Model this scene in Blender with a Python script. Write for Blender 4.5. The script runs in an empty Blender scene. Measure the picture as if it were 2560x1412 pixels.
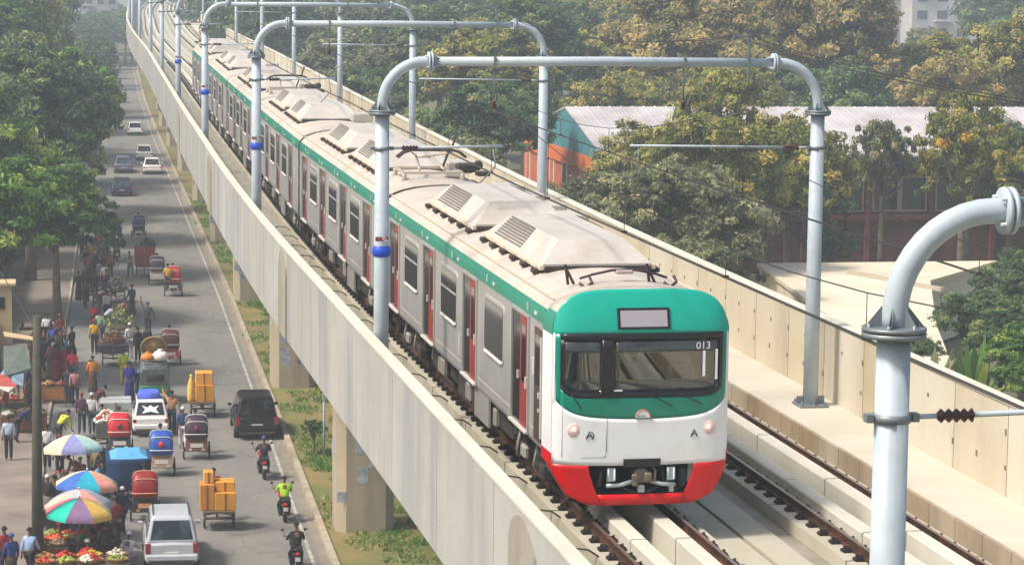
import bpy, bmesh, math, random
import numpy as np
from mathutils import Vector, Matrix
R = math.radians
PI = math.pi
random.seed(7)
sc = bpy.context.scene
COL = sc.collection

# ------------------------------------------------------------------ camera, sky, sun, exposure
cam_d = bpy.data.cameras.new('camera')
cam = bpy.data.objects.new('camera', cam_d); COL.objects.link(cam); sc.camera = cam
CAM = Vector((-11.903, 0.0, 9.12))
yw, pt_, rl = R(10.884), R(7.095), R(0.677)
Fv = Vector((math.sin(yw)*math.cos(pt_), math.cos(yw)*math.cos(pt_), -math.sin(pt_)))
Rv = Vector((math.cos(yw), -math.sin(yw), 0)); Uv = Rv.cross(Fv)
R2 = Rv*math.cos(rl)+Uv*math.sin(rl); U2 = -Rv*math.sin(rl)+Uv*math.cos(rl)
cam.matrix_world = Matrix(((R2.x, U2.x, -Fv.x, CAM.x), (R2.y, U2.y, -Fv.y, CAM.y), (R2.z, U2.z, -Fv.z, CAM.z), (0, 0, 0, 1)))
cam_d.sensor_width = 36; cam_d.lens = 6465.4/2560*36
cam_d.clip_start = .5; cam_d.clip_end = 5000

SUN_EL, SUN_AZ = 54, 255          # azimuth clockwise from +Y: the sun stands to the left and a little behind the camera
w = bpy.data.worlds.new('World'); sc.world = w; w.use_nodes = True
nt = w.node_tree; bg = nt.nodes['Background']
sky = nt.nodes.new('ShaderNodeTexSky'); sky.sky_type = 'NISHITA'; sky.sun_disc = False
sky.sun_elevation = R(SUN_EL); sky.sun_rotation = R(SUN_AZ); sky.air_density = 1.4; sky.dust_density = 5; sky.ozone_density = 1
nt.links.new(sky.outputs[0], bg.inputs[0]); bg.inputs[1].default_value = .15
sl = bpy.data.lights.new('sun', 'SUN'); sl.energy = 3.6; sl.angle = R(9); sl.color = (1, .945, .86)
so = bpy.data.objects.new('sun', sl); COL.objects.link(so)
sd = Vector((math.sin(R(SUN_AZ))*math.cos(R(SUN_EL)), math.cos(R(SUN_AZ))*math.cos(R(SUN_EL)), math.sin(R(SUN_EL))))
so.rotation_euler = sd.to_track_quat('Z', 'Y').to_euler()
vs = sc.view_settings; vs.view_transform = 'Standard'; vs.look = 'None'; vs.gamma = 1; vs.exposure = .16
sc.cycles.use_denoising = True
sc.cycles.max_bounces = 6; sc.cycles.diffuse_bounces = 3; sc.cycles.transparent_max_bounces = 8
sc.cycles.volume_bounces = 1; sc.cycles.volume_max_steps = 64; sc.cycles.volume_step_rate = 4

# ------------------------------------------------------------------ materials
MATS = {}
def srgb(h):
    h = h.lstrip('#'); c = [int(h[i:i+2], 16)/255 for i in (0, 2, 4)]
    return tuple(x/12.92 if x <= .04045 else ((x+.055)/1.055)**2.4 for x in c)
def mat(name, col, rough=.6, metal=0, col2=None, ns=3, nd=4, lo=.35, hi=.7, bump=0, bs=20, stretch=None, world=False, spec=None, trans=0):
    """principled material; col2 is blended in by noise (dirt, wear, dye, painted reflections)"""
    if name in MATS: return MATS[name]
    m = bpy.data.materials.new(name); m.use_nodes = True; MATS[name] = m
    n, l = m.node_tree.nodes, m.node_tree.links
    b = n['Principled BSDF']
    if isinstance(col, str): col = srgb(col)
    if isinstance(col2, str): col2 = srgb(col2)
    b.inputs['Base Color'].default_value = (*col, 1); b.inputs['Roughness'].default_value = rough; b.inputs['Metallic'].default_value = metal
    if spec is not None: b.inputs['Specular IOR Level'].default_value = spec
    if trans: b.inputs['Transmission Weight'].default_value = trans
    if col2 or bump:
        tc = n.new('ShaderNodeTexCoord'); src = tc.outputs['Object']
        if stretch:
            mp = n.new('ShaderNodeMapping'); mp.inputs['Scale'].default_value = stretch; l.new(src, mp.inputs[0]); src = mp.outputs[0]
    if col2:
        no = n.new('ShaderNodeTexNoise'); no.inputs['Scale'].default_value = ns; no.inputs['Detail'].default_value = nd; no.inputs['Roughness'].default_value = .65
        l.new(src, no.inputs['Vector'])
        cr = n.new('ShaderNodeValToRGB'); cr.color_ramp.elements[0].position = lo; cr.color_ramp.elements[1].position = hi
        cr.color_ramp.elements[0].color = (*col, 1); cr.color_ramp.elements[1].color = (*col2, 1)
        l.new(no.outputs['Fac'], cr.inputs[0]); l.new(cr.outputs[0], b.inputs['Base Color'])
        m['ramp'] = 1
    if bump:
        n2 = n.new('ShaderNodeTexNoise'); n2.inputs['Scale'].default_value = bs; n2.inputs['Detail'].default_value = 6
        l.new(src, n2.inputs['Vector']); bp = n.new('ShaderNodeBump'); bp.inputs['Strength'].default_value = bump; bp.inputs['Distance'].default_value = .05
        l.new(n2.outputs['Fac'], bp.inputs['Height']); l.new(bp.outputs[0], b.inputs['Normal'])
    return m
def cloth(c):
    c = c.lstrip('#')
    r = srgb(c); return mat('cloth_'+c, r, .85, col2=tuple(x*.7 for x in r), ns=6, lo=.4, hi=.75)
def paint(c, rough=.35):
    c = c.lstrip('#')
    r = srgb(c); return mat('paint_'+c, r, rough, col2=tuple(x*.85+.01 for x in r), ns=2.5, lo=.45, hi=.85)

def concrete(name, a, b_, c_, panel=0, streak=True, axis='Y', rough=.85):
    """cast concrete: mottling, vertical weather streaks and a tone that changes from one cast panel to the next"""
    m = bpy.data.materials.new(name); m.use_nodes = True; MATS[name] = m
    n, l = m.node_tree.nodes, m.node_tree.links; b = n['Principled BSDF']; b.inputs['Roughness'].default_value = rough
    b.inputs['Specular IOR Level'].default_value = .2
    tc = n.new('ShaderNodeTexCoord'); o = tc.outputs['Object']
    no = n.new('ShaderNodeTexNoise'); no.inputs['Scale'].default_value = .55; no.inputs['Detail'].default_value = 8; no.inputs['Roughness'].default_value = .62; l.new(o, no.inputs['Vector'])
    mp = n.new('ShaderNodeMapping'); mp.inputs['Scale'].default_value = (1.1, .8, .14); l.new(o, mp.inputs[0])
    st = n.new('ShaderNodeTexNoise'); st.inputs['Scale'].default_value = 1.0; st.inputs['Detail'].default_value = 5; l.new(mp.outputs[0], st.inputs['Vector'])
    r1 = n.new('ShaderNodeValToRGB'); r1.color_ramp.elements[0].position = .3; r1.color_ramp.elements[1].position = .72
    r1.color_ramp.elements[0].color = (*srgb(a), 1); r1.color_ramp.elements[1].color = (*srgb(b_), 1); l.new(no.outputs['Fac'], r1.inputs[0])
    cur = r1.outputs[0]
    if streak:
        r2 = n.new('ShaderNodeValToRGB'); r2.color_ramp.elements[0].position = .46; r2.color_ramp.elements[1].position = .72
        r2.color_ramp.elements[0].color = (0, 0, 0, 1); r2.color_ramp.elements[1].color = (.7, .7, .7, 1); l.new(st.outputs['Fac'], r2.inputs[0])
        mx = n.new('ShaderNodeMixRGB'); mx.inputs[2].default_value = (*srgb(c_), 1); l.new(r2.outputs[0], mx.inputs[0]); l.new(cur, mx.inputs[1]); cur = mx.outputs[0]
    if panel:
        sx = n.new('ShaderNodeSeparateXYZ'); l.new(o, sx.inputs[0])
        dv = n.new('ShaderNodeMath'); dv.operation = 'DIVIDE'; dv.inputs[1].default_value = panel; l.new(sx.outputs[axis], dv.inputs[0])
        fl = n.new('ShaderNodeMath'); fl.operation = 'FLOOR'; l.new(dv.outputs[0], fl.inputs[0])
        wn = n.new('ShaderNodeTexWhiteNoise'); wn.noise_dimensions = '1D'; l.new(fl.outputs[0], wn.inputs['W'])
        hs = n.new('ShaderNodeHueSaturation')
        mr = n.new('ShaderNodeMapRange'); mr.inputs['To Min'].default_value = .92; mr.inputs['To Max'].default_value = 1.05; l.new(wn.outputs['Value'], mr.inputs['Value'])
        l.new(mr.outputs[0], hs.inputs['Value'])
        mr2 = n.new('ShaderNodeMapRange'); mr2.inputs['To Min'].default_value = 1.12; mr2.inputs['To Max'].default_value = .75; l.new(wn.outputs['Value'], mr2.inputs['Value'])
        l.new(mr2.outputs[0], hs.inputs['Saturation']); l.new(cur, hs.inputs['Color']); cur = hs.outputs[0]
        fr = n.new('ShaderNodeMath'); fr.operation = 'FRACT'; l.new(dv.outputs[0], fr.inputs[0])
        lt = n.new('ShaderNodeMath'); lt.operation = 'LESS_THAN'; lt.inputs[1].default_value = .022/panel*1.3; l.new(fr.outputs[0], lt.inputs[0])
        mj = n.new('ShaderNodeMixRGB'); mj.inputs[2].default_value = (*srgb('#6a5f50'), 1); l.new(lt.outputs[0], mj.inputs[0]); l.new(cur, mj.inputs[1]); cur = mj.outputs[0]
    l.new(cur, b.inputs['Base Color'])
    n2 = n.new('ShaderNodeTexNoise'); n2.inputs['Scale'].default_value = 14; n2.inputs['Detail'].default_value = 6; l.new(o, n2.inputs['Vector'])
    bp = n.new('ShaderNodeBump'); bp.inputs['Strength'].default_value = .25; bp.inputs['Distance'].default_value = .03; l.new(n2.outputs['Fac'], bp.inputs['Height']); l.new(bp.outputs[0], b.inputs['Normal'])
    return m

def leafmat(name, cols, rough=.65):
    """leaves: colour varies from leaf to leaf through the mesh's 'tone' attribute"""
    m = bpy.data.materials.new(name); m.use_nodes = True; MATS[name] = m
    n, l = m.node_tree.nodes, m.node_tree.links; b = n['Principled BSDF']
    b.inputs['Roughness'].default_value = rough; b.inputs['Specular IOR Level'].default_value = .25
    at = n.new('ShaderNodeAttribute'); at.attribute_name = 'tone'
    cr = n.new('ShaderNodeValToRGB'); el = cr.color_ramp.elements
    while len(el) < len(cols): el.new(.5)
    for i, (p, c) in enumerate(cols): el[i].position = p; el[i].color = (*srgb(c), 1)
    l.new(at.outputs['Fac'], cr.inputs[0]); l.new(cr.outputs[0], b.inputs['Base Color'])
    tr = n.new('ShaderNodeBsdfTranslucent'); l.new(cr.outputs[0], tr.inputs[0])
    mx = n.new('ShaderNodeMixShader'); mx.inputs[0].default_value = .38; l.new(b.outputs[0], mx.inputs[1]); l.new(tr.outputs[0], mx.inputs[2])
    l.new(mx.outputs[0], n['Material Output'].inputs[0])
    return m

M_STEEL = mat('stainless', '#b4b2af', .4, .35, col2='#a3a19e', ns=1.2, lo=.4, hi=.8)
M_ROOFT = mat('train_roof', '#c0b6aa', .6, col2='#a89c8e', ns=.9, nd=8, lo=.4, hi=.75, bump=.05)
M_GREEN = mat('train_green', '#06866f', .28, col2='#067a62', ns=1)
M_GREEN_LIT = mat('train_green_lit', '#06a48f', .28)  # the train's green again, with the light on the sloping top painted in
M_WHITE = mat('train_white', '#ececec', .32, col2='#dedcd8', ns=2.2, nd=7, lo=.5, hi=.85)
M_RED = mat('train_red', '#d80408', .34, col2='#b50a0a', ns=3, nd=7, lo=.5, hi=.85)
M_BLACK = mat('black_trim', '#17171b', .35)
M_DARK = mat('dark_underframe', '#2a2625', .8, col2='#4a4038', ns=6)
M_GLASSD = mat('dark_glass', '#1d2228', .06, spec=.8)
M_GLASSG = mat('grey_glass', '#4a4c4e', .08, spec=.7)
M_GALV = mat('galvanised', '#b4bfc6', .5, 0, col2='#a2adb5', ns=3, lo=.35, hi=.75)
M_GALVD = mat('galvanised_dark', '#7f878b', .5, .4)
M_RAIL = mat('rail_rust', '#6b3f28', .6, .3, col2='#3a2a24', ns=4, lo=.35, hi=.6)
M_RAILT = mat('rail_top', '#9a8878', .35, .7)
M_FAST = mat('fastener_iron_shaded', '#1d1a19', .8)  # near-black: the shadows thrown by the fasteners are put into the iron colour
M_RUBBER = mat('rubber', '#1a1a1a', .9)
M_INS = mat('insulator_brown', '#4b2f2a', .3)
M_WIRE = mat('wire', '#2c2a28', .6)
M_BLUE = mat('sign_blue', '#0a49c8', .5)
M_BEIGE = mat('unit_beige', '#cdbfac', .6, col2='#b8a48c', ns=5, lo=.5, hi=.8)
M_UNITW = mat('unit_white', '#cdc8c0', .5, col2='#b5ada0', ns=3, lo=.5, hi=.8)
M_SKIN = mat('skin', '#6a432f', .6)
M_HAIR = mat('hair', '#0e0c0c', .7)
M_TYRE = M_RUBBER
M_CHROME = mat('chrome', '#c8c8c8', .2, .9)

M_ACUNIT = mat('ac_casing', '#bfb9b0', .5, col2='#a59b8d', ns=1.2, nd=8, lo=.45, hi=.8)
# ------------------------------------------------------------------ mesh builder
class MB:
    def __init__(s): s.v = []; s.f = []; s.mi = []; s.sm = []; s.M = None
    def add(s, vs_, fs, mi=0, sm=False):
        o = len(s.v)
        if s.M is not None: vs_ = [tuple(s.M @ Vector(p)) for p in vs_]
        s.v.extend([tuple(p) for p in vs_]); s.f.extend([tuple(i+o for i in f) for f in fs])
        s.mi.extend([mi]*len(fs)); s.sm.extend([sm]*len(fs)); return s
    def box(s, c, d, mi=0, b=0, rz=0, rx=0, ry=0):
        hx, hy, hz = [x/2 for x in d]; b = min(b, hx*.9, hy*.9, hz*.9)
        if b <= 0:
            P = [(x, y, z) for x in (-hx, hx) for y in (-hy, hy) for z in (-hz, hz)]
            F = [(0, 1, 3, 2), (4, 6, 7, 5), (0, 4, 5, 1), (2, 3, 7, 6), (0, 2, 6, 4), (1, 5, 7, 3)]
        else:
            P = []; ix = {}
            for sx in (-1, 1):
                for sy in (-1, 1):
                    for sz in (-1, 1):
                        for k in range(3):
                            q = [sx*hx, sy*hy, sz*hz]
                            for j in range(3):
                                if j != k: q[j] -= (sx, sy, sz)[j]*b
                            ix[(sx, sy, sz, k)] = len(P); P.append(tuple(q))
            F = []
            for k in range(3):
                a, c2 = [j for j in range(3) if j != k]
                for sg in (-1, 1):
                    lp = []
                    for (u, v_) in ((-1, -1), (1, -1), (1, 1), (-1, 1)):
                        t = [0, 0, 0]; t[k] = sg; t[a] = u; t[c2] = v_; lp.append(ix[(*t, k)])
                    F.append(lp)
                for u in (-1, 1):
                    for v_ in (-1, 1):
                        t0 = [0, 0, 0]; t0[a] = u; t0[c2] = v_; t1 = list(t0); t0[k] = -1; t1[k] = 1
                        F.append([ix[(*t0, a)], ix[(*t1, a)], ix[(*t1, c2)], ix[(*t0, c2)]])
            for sx in (-1, 1):
                for sy in (-1, 1):
                    for sz in (-1, 1): F.append([ix[(sx, sy, sz, k)] for k in range(3)])
        T = Matrix.Translation(c) @ Matrix.Rotation(rz, 4, 'Z') @ Matrix.Rotation(rx, 4, 'X') @ Matrix.Rotation(ry, 4, 'Y')
        return s.add([T @ Vector(p) for p in P], F, mi)
    def rings(s, rs, mi=0, sm=True, closed=True, cap=True, loop=False):
        n = len(rs[0]); V = [p for r in rs for p in r]; F = []
        K = len(rs)
        for k in range(K if loop else K-1):
            k2 = (k+1) % K
            for i in range(n if closed else n-1):
                j = (i+1) % n; F.append((k*n+i, k*n+j, k2*n+j, k2*n+i))
        s.add(V, F, mi, sm)
        if cap and not loop:
            o = len(s.v)-len(V)
            s.f.append(tuple(o+i for i in range(n))[::-1]); s.f.append(tuple(o+(K-1)*n+i for i in range(n)))
            s.mi += [mi, mi]; s.sm += [False, False]
        return s
    def tube(s, path, r, seg=8, mi=0, cap=True, sq=None):
        P = [Vector(p) for p in path]; n = len(P)
        rr = r if isinstance(r, (list, tuple)) else [r]*n
        T = []
        for i in range(n):
            a = P[max(i-1, 0)]; b = P[min(i+1, n-1)]; T.append((b-a).normalized())
        up = Vector((0, 0, 1)) if abs(T[0].z) < .9 else Vector((0, 1, 0))
        nrm = (up - T[0]*up.dot(T[0])).normalized(); RS = []
        for i in range(n):
            nrm = (nrm - T[i]*nrm.dot(T[i])).normalized(); bi = T[i].cross(nrm)
            RS.append([P[i]+(nrm*math.cos(2*PI*k/seg)+bi*math.sin(2*PI*k/seg))*rr[i] for k in range(seg)])
        return s.rings(RS, mi, True, True, cap)
    def cyl(s, a, b, r, seg=16, mi=0, r2=None): return s.tube([a, b], [r, r if r2 is None else r2], seg, mi)
    def lathe(s, c, prof, seg=16, mi=0, axis='Z', cap=True):
        RS = []
        for (r, h) in prof:
            ring = []
            for k in range(seg):
                a = 2*PI*k/seg; x, y = r*math.cos(a), r*math.sin(a)
                q = {'Z': (x, y, h), 'X': (h, x, y), 'Y': (x, h, y)}[axis]; ring.append((c[0]+q[0], c[1]+q[1], c[2]+q[2]))
            RS.append(ring)
        return s.rings(RS, mi, True, True, cap)
    def ball(s, c, r, seg=10, rg=6, mi=0):
        if not isinstance(r, (tuple, list)): r = (r, r, r)
        RS = []
        for i in range(rg+1):
            t = -PI/2+PI*(i+.02)/(rg+.04); RS.append([(c[0]+r[0]*math.cos(t)*math.cos(2*PI*k/seg), c[1]+r[1]*math.cos(t)*math.sin(2*PI*k/seg), c[2]+r[2]*math.sin(t)) for k in range(seg)])
        return s.rings(RS, mi)
    def prism(s, poly, x0, x1, mi=0, axis='X', sm=False):
        """poly of 2-D points extruded along axis; X: (y,z), Y: (x,z), Z: (x,y)"""
        def P(p, t): return {'X': (t, p[0], p[1]), 'Y': (p[0], t, p[1]), 'Z': (p[0], p[1], t)}[axis]
        return s.rings([[P(p, x0) for p in poly], [P(p, x1) for p in poly]], mi, sm)
    def quad(s, a, b, c, d, mi=0, th=0):
        if not th: return s.add([a, b, c, d], [(0, 1, 2, 3)], mi)
        A, B, C_, D = map(Vector, (a, b, c, d)); n = (B-A).cross(D-A).normalized()*th
        return s.rings([[A, B, C_, D], [A+n, B+n, C_+n, D+n]], mi, False)
    def build(s, name, mats, parent=None, loc=None, recalc=True):
        me = bpy.data.meshes.new(name); me.from_pydata(s.v, [], s.f)
        if not isinstance(mats, (list, tuple)): mats = [mats]
        for m in mats: me.materials.append(m)
        me.polygons.foreach_set('material_index', s.mi); me.polygons.foreach_set('use_smooth', s.sm)
        if recalc and len(s.v) < 60000:
            bm = bmesh.new(); bm.from_mesh(me); bmesh.ops.recalc_face_normals(bm, faces=bm.faces); bm.to_mesh(me); bm.free()
        me.update()
        return link(name, me, parent, loc)
def islands(mb, name, mats, parent=None):
    """each separate piece of the builder becomes a mesh of its own"""
    par = list(range(len(mb.v)))
    def f(i):
        while par[i] != i: par[i] = par[par[i]]; i = par[i]
        return i
    for fc in mb.f:
        for i in fc[1:]: par[f(i)] = f(fc[0])
    gr = {}
    for k, fc in enumerate(mb.f): gr.setdefault(f(fc[0]), []).append(k)
    out = []
    for ks in gr.values():
        ids = sorted({i for k in ks for i in mb.f[k]}); ix = {i: n for n, i in enumerate(ids)}; q = MB()
        q.v = [mb.v[i] for i in ids]; q.f = [tuple(ix[i] for i in mb.f[k]) for k in ks]; q.mi = [mb.mi[k] for k in ks]; q.sm = [mb.sm[k] for k in ks]
        out.append(q.build(name, mats, parent))
    return out
def link(name, me, parent=None, loc=None):
    o = bpy.data.objects.new(name, me); COL.objects.link(o)
    if parent is not None: o.parent = parent
    if loc is not None: o.location = loc
    return o
def tag(o, label=None, cat=None, group=None, kind=None):
    if label: o['label'] = label
    if cat: o['category'] = cat
    if group: o['group'] = group
    if kind: o['kind'] = kind
    return o
def thing(name, label, cat, loc=(0, 0, 0), rz=0, group=None):
    o = link(name, None); o.location = loc; o.rotation_euler = (0, 0, rz); o.empty_display_size = .2
    return tag(o, label, cat, group)
def dup(root, loc=None, rz=None, label=None, group=None, recolor=None):
    """copy of a thing with copies of its parts and their sub-parts; recolor = {part name: material}"""
    def one(o, par):
        c = o.copy(); COL.objects.link(c); c.parent = par
        if recolor and c.type == 'MESH':
            k = o.name.split('.')[0]
            if k in recolor:
                c.material_slots[0].link = 'OBJECT'; c.material_slots[0].material = recolor[k]
        for ch in o.children: one(ch, c)
        return c
    c = one(root, None)
    if loc is not None: c.location = loc
    if rz is not None: c.rotation_euler = (0, 0, rz)
    if label: c['label'] = label
    if group: c['group'] = group
    return c
def remove_tree(o):
    for ch in list(o.children): remove_tree(ch)
    bpy.data.objects.remove(o)

# ------------------------------------------------------------------ the line's plan: straight, then bending right
OT = [(0, 0), (60, 0), (70, .03), (80, .14), (94, .4), (110, .8), (130, 1.3), (150, 1.85), (180, 2.7), (212, 3.6), (265, 4.75), (320, 6.5), (380, 9.2), (452, 12.6), (520, 17), (600, 23)]
def off(y):
    xs = [a for a, b in OT]
    if y <= 0: return 0
    if y >= 600: return 23
    import bisect
    i = max(bisect.bisect_right(xs, y)-1, 0)
    def tan(k):
        k0, k1 = max(k-1, 0), min(k+1, len(OT)-1); return (OT[k1][1]-OT[k0][1])/(OT[k1][0]-OT[k0][0])
    h = OT[i+1][0]-OT[i][0]; t = (y-OT[i][0])/h
    return (2*t**3-3*t**2+1)*OT[i][1]+(t**3-2*t**2+t)*h*tan(i)+(-2*t**3+3*t**2)*OT[i+1][1]+(t**3-t**2)*h*tan(i+1)
def head(y): return -math.atan((off(y+1)-off(y-1))/2)
def sweep(mb, prof, y0, y1, step=5, mi=0, sm=False):
    """closed (x,z) profile run along the line"""
    n = max(1, int(round((y1-y0)/step))); RS = []
    for k in range(n+1):
        y = y0+(y1-y0)*k/n; o = off(y); RS.append([(x+o, y, z) for x, z in prof])
    mb.rings(RS, mi, sm); return mb
def rect(x0, x1, z0, z1): return [(x0, z0), (x1, z0), (x1, z1), (x0, z1)]
ZG = -10.5
# ------------------------------------------------------------------ ground, road, pavements
def ground_mat():
    m = mat('ground_soil', '#6f6350', .95, col2='#5d6540', ns=.12, nd=8, lo=.4, hi=.62, bump=.3, bs=2)
    return m
g = MB(); g.quad((-900, -60, ZG-.16), (900, -60, ZG-.16), (900, 1500, ZG-.16), (-900, 1500, ZG-.16))
tag(g.build('ground', ground_mat()), kind='structure')
KT = [(20, -3.9), (60, -2.65), (82, -2.0), (107, -1.2), (150, .1), (218, 1.7), (290, 3.4), (359, 5.3), (450, 8.5), (600, 15)]
def kerb(y): return float(np.interp(y, [a for a, b in KT], [b for a, b in KT]))
def strip(f0, f1, z, y0=20, y1=476, step=6):
    mb = MB(); n = int((y1-y0)/step); V = []
    for k in range(n+1):
        y = y0+(y1-y0)*k/n; V += [(f0(y), y, z), (f1(y), y, z)]
    mb.add(V, [(2*k, 2*k+1, 2*k+3, 2*k+2) for k in range(n)]); return mb
ROADW = 9.6
def lefte(y): return kerb(y)-ROADW+ (1.2 if y > 200 else 1.2*max(0, (y-110)/90))
M_ASPH = mat('asphalt', '#72716f', .9, col2='#858078', ns=.35, nd=9, lo=.3, hi=.7, bump=.15, bs=30, stretch=(2.2, .35, 1))
n_, l_ = M_ASPH.node_tree.nodes, M_ASPH.node_tree.links     # tar patches, tyre darkening and dust
b_ = n_['Principled BSDF']; src_ = b_.inputs['Base Color'].links[0].from_socket; tc_ = n_.new('ShaderNodeTexCoord')
vo = n_.new('ShaderNodeTexNoise'); vo.inputs['Scale'].default_value = .22; vo.inputs['Detail'].default_value = 10; vo.inputs['Roughness'].default_value = .75; l_.new(tc_.outputs['Object'], vo.inputs['Vector'])
cr_ = n_.new('ShaderNodeValToRGB'); cr_.color_ramp.elements[0].position = .54; cr_.color_ramp.elements[1].position = .62; l_.new(vo.outputs['Fac'], cr_.inputs[0])
mx_ = n_.new('ShaderNodeMixRGB'); mx_.inputs[2].default_value = (*srgb('#555350'), 1); ml_ = n_.new('ShaderNodeMath'); ml_.operation = 'MULTIPLY'; ml_.inputs[1].default_value = .55
l_.new(cr_.outputs[0], ml_.inputs[0]); l_.new(ml_.outputs[0], mx_.inputs[0]); l_.new(src_, mx_.inputs[1])
v2 = n_.new('ShaderNodeTexVoronoi'); v2.feature = 'DISTANCE_TO_EDGE'; v2.inputs['Scale'].default_value = .45
nz = n_.new('ShaderNodeTexNoise'); nz.inputs['Scale'].default_value = 1.5; nz.inputs['Detail'].default_value = 6; va = n_.new('ShaderNodeVectorMath'); va.operation = 'ADD'; l_.new(tc_.outputs['Object'], nz.inputs['Vector'])
l_.new(tc_.outputs['Object'], va.inputs[0]); l_.new(nz.outputs['Color'], va.inputs[1]); l_.new(va.outputs[0], v2.inputs['Vector'])
lt_ = n_.new('ShaderNodeMath'); lt_.operation = 'LESS_THAN'; lt_.inputs[1].default_value = .012; l_.new(v2.outputs['Distance'], lt_.inputs[0])
m3 = n_.new('ShaderNodeMath'); m3.operation = 'MULTIPLY'; m3.inputs[1].default_value = .5; l_.new(lt_.outputs[0], m3.inputs[0])
mx2 = n_.new('ShaderNodeMixRGB'); mx2.inputs[2].default_value = (*srgb('#4a4846'), 1); l_.new(m3.outputs[0], mx2.inputs[0]); l_.new(mx_.outputs[0], mx2.inputs[1]); l_.new(mx2.outputs[0], b_.inputs['Base Color'])
tag(strip(lambda y: lefte(y)-.02, lambda y: kerb(y), ZG+.004).build('road', M_ASPH), kind='structure')
M_ASPH2 = mat('asphalt_far_side', '#6f6a66', .9, col2='#7f7870', ns=.5, nd=8, lo=.3, hi=.7)
tag(strip(lambda y: kerb(y)+5.0, lambda y: kerb(y)+13.5, ZG+.004).build('road_beyond', M_ASPH2), kind='structure')
M_PAVE = mat('dusty_pavement', '#8d7f72', .95, col2='#6f6660', ns=.5, nd=8, lo=.35, hi=.65, bump=.2, bs=12)
mb = MB(); sweep_y = [(20+6*k) for k in range(98)]
tag(strip(lambda y: -60, lambda y: lefte(y)-.0, ZG+.09).build('pavement', M_PAVE), kind='structure')
# painted edge line and worn centre line
M_LINE = mat('road_paint', '#b9b3a4', .8, col2='#8b8780', ns=3, lo=.45, hi=.6)
tag(strip(lambda y: kerb(y)-.62, lambda y: kerb(y)-.5, ZG+.009).build('road_marking', M_LINE), kind='structure')
M_DUST = mat('gutter_dust', '#8e8374', .95, col2='#7a746c', ns=1.2, lo=.4, hi=.7)
tag(strip(lambda y: kerb(y)-.32, lambda y: kerb(y), ZG+.008).build('gutter', M_DUST), kind='structure')
# kerb stones
M_KERB = concrete('kerb_concrete', '#b9ac97', '#a39680', '#8d8272', panel=.9)
def kerbstone(f, w=.22, h=.2, y0=20, y1=600):
    mb = MB(); n = int((y1-y0)/3); RS = []
    for k in range(n+1):
        y = y0+(y1-y0)*k/n; x = f(y); RS.append([(x, y, ZG-.1), (x, y, ZG+h), (x+w, y, ZG+h), (x+w, y, ZG-.1)])
    mb.rings(RS, 0, False); return mb
tag(kerbstone(kerb).build('kerb', M_KERB), kind='structure')
tag(kerbstone(lambda y: kerb(y)+4.75).build('kerb_beyond', M_KERB), kind='structure')
tag(kerbstone(lambda y: lefte(y)-.1, .12, .12).build('kerb_footpath', M_KERB), kind='structure')
M_MED = mat('median_soil', '#8d784a', .95, col2='#6a6e3a', ns=.3, nd=8, lo=.38, hi=.58, bump=.4, bs=6)
tag(strip(lambda y: kerb(y)+.22, lambda y: kerb(y)+4.76, ZG+.1).build('median', M_MED), kind='structure')

# ------------------------------------------------------------------ viaduct
M_WALLR = concrete('parapet_cream', '#cfc6b0', '#c3b79e', '#a99c86', panel=2.6)
M_WALLL = concrete('parapet_outside', '#b0aea7', '#a09f9a', '#83898d', panel=5.2)
M_DECK = concrete('deck_concrete', '#a5a196', '#8f897c', '#77705f')
M_WALK = concrete('walkway_concrete', '#cac3b4', '#b8b0a0', '#97886f', streak=False)
M_PIER = concrete('pier_concrete', '#b5a78f', '#a39884', '#8a8071')
M_PLI = concrete('plinth_concrete', '#bdb7a6', '#a9a28e', '#8d8570', streak=False)
M_EDGE = concrete('walk_edge', '#b0a088', '#a08f76', '#7a6548', panel=1.25)
M_GUARD = concrete('guard_kerb', '#cfcbbd', '#bdb8a8', '#a49d8c', streak=False)
Y0, Y1 = 8, 590
via = thing('elevated_viaduct', 'long pale concrete railway viaduct carrying the green metro train above the street', 'viaduct')
mb = MB(); sweep(mb, [(-5.05, -.62), (-4.2, -.85), (-2.4, -1.1), (-1.9, -2.5), (1.9, -2.5), (2.4, -1.1), (4.2, -.85), (5.05, -.62), (5.05, -.41), (-5.05, -.41)], Y0, Y1)
mb.build('deck_girder', M_DECK, via)
mb = MB(); sweep(mb, [(-5.13, -.68), (-4.95, -.68), (-4.95, 1.58), (-4.97, 1.62), (-5.13, 1.62)], Y0, Y1); mb.build('parapet', M_WALLL, via)
mb = MB(); sweep(mb, [(4.86, -.41), (5.1, -1.0), (5.1, 1.62), (4.86, 1.62)], Y0, Y1); mb.build('parapet', M_WALLR, via)
mb = MB()
for yj in (33.2, 66.0, 99.0, 132.0):
    o = off(yj); prof = [(yj-.0, -.66), (yj+1.9, -.66), (yj+1.9, 1.0)]+[(yj+1.9-.95*(1-math.cos(q*PI/10)), 1.0+.55*math.sin(q*PI/10)) for q in range(1, 10)]+[(yj, 1.0)]
    mb.rings([[(-5.165+o, a, b) for a, b in prof], [(-5.12+o, a, b) for a, b in prof]], 0, False)
tag(mb.build('joint_covers', M_DECK, via), kind='stuff')
mb = MB(); sweep(mb, rect(-5.16, -4.92, 1.621, 1.66), Y0, Y1); sweep(mb, rect(4.83, 5.13, 1.621, 1.66), Y0, Y1); mb.build('coping', M_GUARD, via)
mb = MB(); sweep(mb, rect(3.42, 4.858, -.4, 0), Y0, Y1); mb.build('walkway', M_WALK, via)
mb = MB(); sweep(mb, rect(3.34, 3.418, -.4, .012), Y0, Y1); mb.build('walkway_edge', M_EDGE, via)
mb = MB(); sweep(mb, rect(-4.948, -3.25, -.4, -.16), Y0, Y1); mb.build('walkway', M_DECK, via)
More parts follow.
